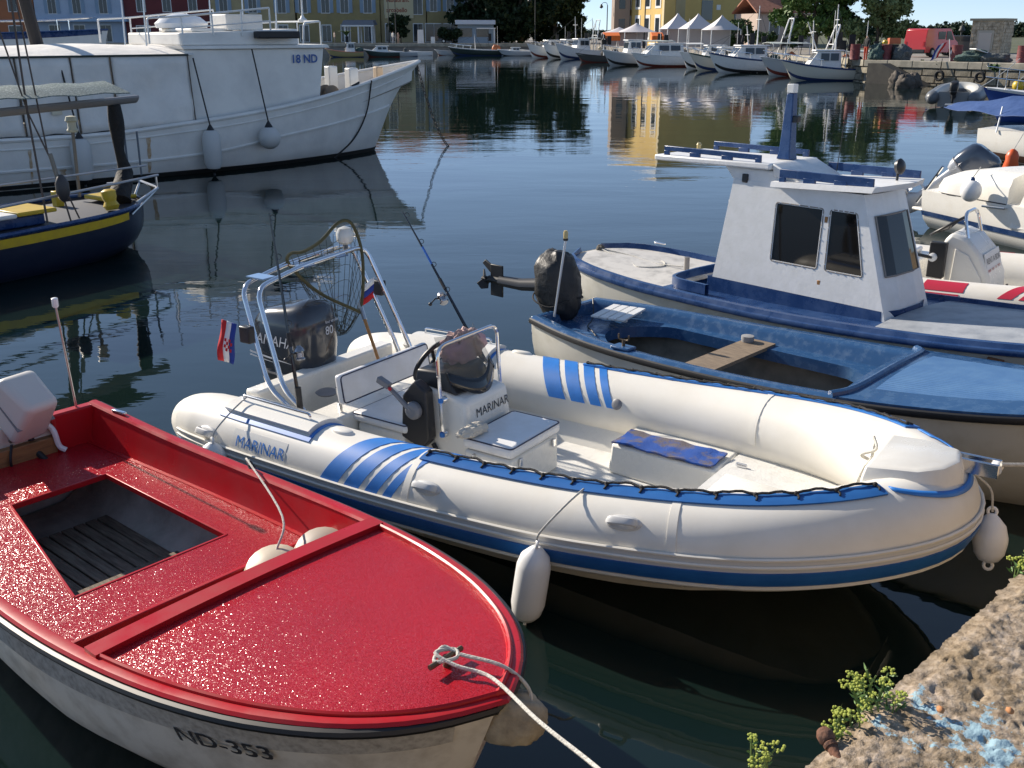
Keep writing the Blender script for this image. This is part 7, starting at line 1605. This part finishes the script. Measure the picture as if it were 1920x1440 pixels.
moored('pale boat with green rail and blue tarpaulin in the moored row', 1302, 85.5, 6.6, 1.15, 186, .8, 1.35, cream_h, grn, (2.6, 4.0, .7, 1.0, .6), (.4, 2.4, 1.7, awb), [(1.6, 3.4, .4)], None, clutter=4, seed=8)
moored('pale bow squeezed between the cuddy boat and the green railed one', 1283, 89.5, 6.2, 1.0, 186, .8, 1.4, white, None, (2.4, 3.8, .7, 1.1, .5), None, None, None, clutter=4, seed=9)
moored('white cuddy motor boat with wide cabin windows in the moored row', 1193, 95, 6.6, 1.2, 190, .85, 1.2, white, None, (2.0, 4.6, .86, 1.15, 1.1), (.2, 1.8, 1.9, white), None, None, seed=10)
moored('grey-blue boat with a white wheelhouse, first of the row right of the dark trees', 1138, 98, 7.0, 1.25, 192, .9, 1.4, grey_h, white, (3.4, 4.6, .7, 1.35, .25), (.3, 3.2, 2.1, awg), None, None, clutter=5, seed=12)
moored('small dark skiff loaded with gear and black flags beside the grey-blue boat', 1088, 108, 5.0, .9, 195, .6, .9, mat('dark_skiff', (.06, .06, .055), .7), None, None, None, [(2, 2.8, .1)], None, clutter=9, seed=13)
moored('white bow, right one of three white bows below the dark trees', 1048, 121, 6.5, 1.2, 205, .9, 1.7, white, None, (2.4, 3.8, .7, 1.3, .4), (.3, 2.2, 2.2, awg), [(1.5, 4.4, .3)], (1.0, 4.2), clutter=4, seed=14)
moored('white bow, middle one of three white bows below the dark trees', 1024, 124, 6.5, 1.2, 207, .9, 1.7, white, None, (2.4, 3.6, .7, 1.2, .4), None, [(2, 4.6, .2)], None, clutter=5, seed=15)
moored('white bow, left one of three white bows below the dark trees', 995, 126, 6.5, 1.15, 208, .9, 1.6, white, None, (2.4, 3.8, .7, 1.1, .4), None, None, None, clutter=3, seed=16)
moored('long dark boat with a pale sheer line lying along the far quay', 848, 138, 8.0, 1.1, 184, .7, 1.1, mat('black_hull', (.02, .035, .03), .5), white, None, None, [(4.5, 2.6, .1)], None, clutter=3, seed=17)
moored('pale low motor boat moored between the long dark boat and the white bows', 940, 137, 4.5, .9, 182, .55, .8, grey_h, white, (1.6, 2.6, .7, .5, .5), None, None, None, seed=18)
moored('low pale skiff below the kiosk, right of the long dark boat', 972, 139, 4.0, .9, 182, .6, .85, white, None, None, None, None, None, clutter=1, seed=19)
moored('yellowish old boat with a small white cabin beside the fishing boat bow', 618, 130, 4.6, 1.0, 190, .6, 1.0, mat('yellow_old_hull', (.38, .30, .12), .6), mat('pale_red_rail', (.50, .22, .14), .6), (1.0, 1.9, .7, 1.1, .3), None, None, None, clutter=3, seed=20)
moored('white open motor boat, second from the fishing boat bow on the far quay', 690, 131, 4.4, .95, 186, .6, .9, mat('green_black_hull', (.03, .05, .045), .5), white, (1.4, 2.8, .8, .7, .7), None, None, None, seed=22)
moored('small grey dinghy third from the fishing boat bow on the far quay', 737, 134, 3.6, .75, 184, .5, .7, grey_h, white, None, None, None, None, clutter=1, seed=23)
moored('tiny pale rowing boat below the menu board', 775, 138, 3.0, .7, 180, .45, .6, white, None, None, None, None, None, seed=24)
moored('small grey boat on the water below the litter bin', 822, 140, 3.6, .75, 186, .5, .7, grey_h, None, None, None, None, None, clutter=1, seed=25)
# boats seen over the canvas shelter
moored('white yacht with a broad navy stripe seen above the canvas shelter', 196, 40, 12, 1.6, 8, 2.85, 3.05, white, navy, (2, 6, .7, .5, .8), None, None, None, name='moored_yacht', seed=26)
moored('small grey motor boat seen above the canvas shelter by the roof rail', 196, 50, 4.6, 1.0, 185, .85, 1.1, gel, None, (1.0, 2.6, .8, .9, .7), None, None, None, seed=27, clutter=2)
# ------------------------------------------------------------------ details on the near quay
QM = Matrix.Translation(QA) @ Matrix.Rotation(R(QYAW), 4, 'Z')
def samphire(label, base, n, h, seed, spread=.09, heads=.7):
    q = random.Random(seed); t = thing('samphire_plant', label, 'plant', base, 0, 'samphire on the quay edge'); st = MB(); hd = MB(); lv = MB()
    for k in range(n):
        a = q.uniform(0, 6.28); r_ = q.uniform(.2, 1)*spread; tip = Vector((math.cos(a)*r_, math.sin(a)*r_, h*q.uniform(.5, 1.1))); b0 = Vector((math.cos(a)*.02, math.sin(a)*.02, -.03))
        mid = (b0+tip)/2+Vector((q.uniform(-.015, .015), q.uniform(-.015, .015), .01)); st.tube(smooth([b0, mid, tip], 3), .0022, 5)
        for j in range(9):
            f = q.uniform(.15, .95); p = b0.lerp(tip, f); d = Vector((q.uniform(-1, 1), q.uniform(-1, 1), q.uniform(.1, 1))).normalized(); w_ = d.orthogonal().normalized()*.0032; L = q.uniform(.014, .034); lv.add([p, p+d*L*.5+w_, p+d*L, p+d*L*.5-w_], [(0, 1, 2, 3)])
        if q.random() < heads:
            R_ = q.uniform(.012, .022)
            for j in range(16):
                b = q.uniform(0, 6.28); rr_ = R_*q.random()**.5; hd.ball(tip+Vector((math.cos(b)*rr_, math.sin(b)*rr_, .006*q.random()+.004*(1-rr_/R_))), q.uniform(.0028, .0048), (1, 1, .8), 6, 4)
    st.build('stem', mat('plant_stem', (.14, .20, .05), .7), t); o = lv.build('leaves', mat('succulent_leaf', (.10, .20, .05), .5, col2=(.16, .26, .07), vs=30), t, sm=0, fix=False); o['kind'] = 'stuff'
    if hd.v: o = hd.build('flower_head', mat('umbel', (.42, .44, .08), .8, col2=(.30, .36, .06), vs=40), t); o['kind'] = 'stuff'
samphire('bushy yellow-green samphire growing from the middle of the near quay edge', QM @ Vector((.24, .02, -.05)), 20, .10, 1, .08)
samphire('samphire tuft with yellow umbels just left of the bushy one on the quay edge', QM @ Vector((.10, .03, -.06)), 10, .08, 2, .05)
samphire('pale umbel flowers on thin stems at the bottom edge, away from the quay', QM @ Vector((-.13, .12, -.10)), 6, .11, 3, .06, 1)
samphire('samphire clump at the right picture edge on top of the quay', QM @ Vector((1.22, .03, -.04)), 12, .07, 4, .05)
# rusty mooring pin
rust = mat('rusty_iron', (.20, .085, .045), .85, col2=(.09, .045, .03), vs=30, bump=.5, bs=60)
t = thing('mooring_pin', 'rusty iron mooring pin with a rounded head at the quay edge', 'mooring pin', QM @ Vector((.0, -.005, -.012)), QYAW); t.scale = (.8, .8, .8)
Mp = Matrix.Rotation(R(-70), 3, 'X') @ Matrix.Rotation(R(28), 3, 'Y')
MB().lathe([(.015, -.05), (.016, .0), (.017, .04)], 14, (0, 0, 0), Mp).build('shank', rust, t)
MB().lathe([(.021, .02), (.022, .03), (.0175, .035)], 14, (0, 0, 0), Mp).build('collar', rust, t)
MB().lathe([(.02, .036), (.026, .045), (.026, .065), (.018, .08), (.004, .086)], 16, (0, 0, 0), Mp).build('head', rust, t)
for i, (u, v) in enumerate(((.30, .12), (.42, .24))):
    o = blob('pebble', QM @ Vector((u, -v, .016)), (.009, .012, .008), mat('orange_pebble', (.45, .20, .08), .8), 95+i, .2, 2, 12, 8); tag(o, ['small orange pebble near the blue paint on the quay', 'small orange pebble right of the blue paint'][i], 'pebble')
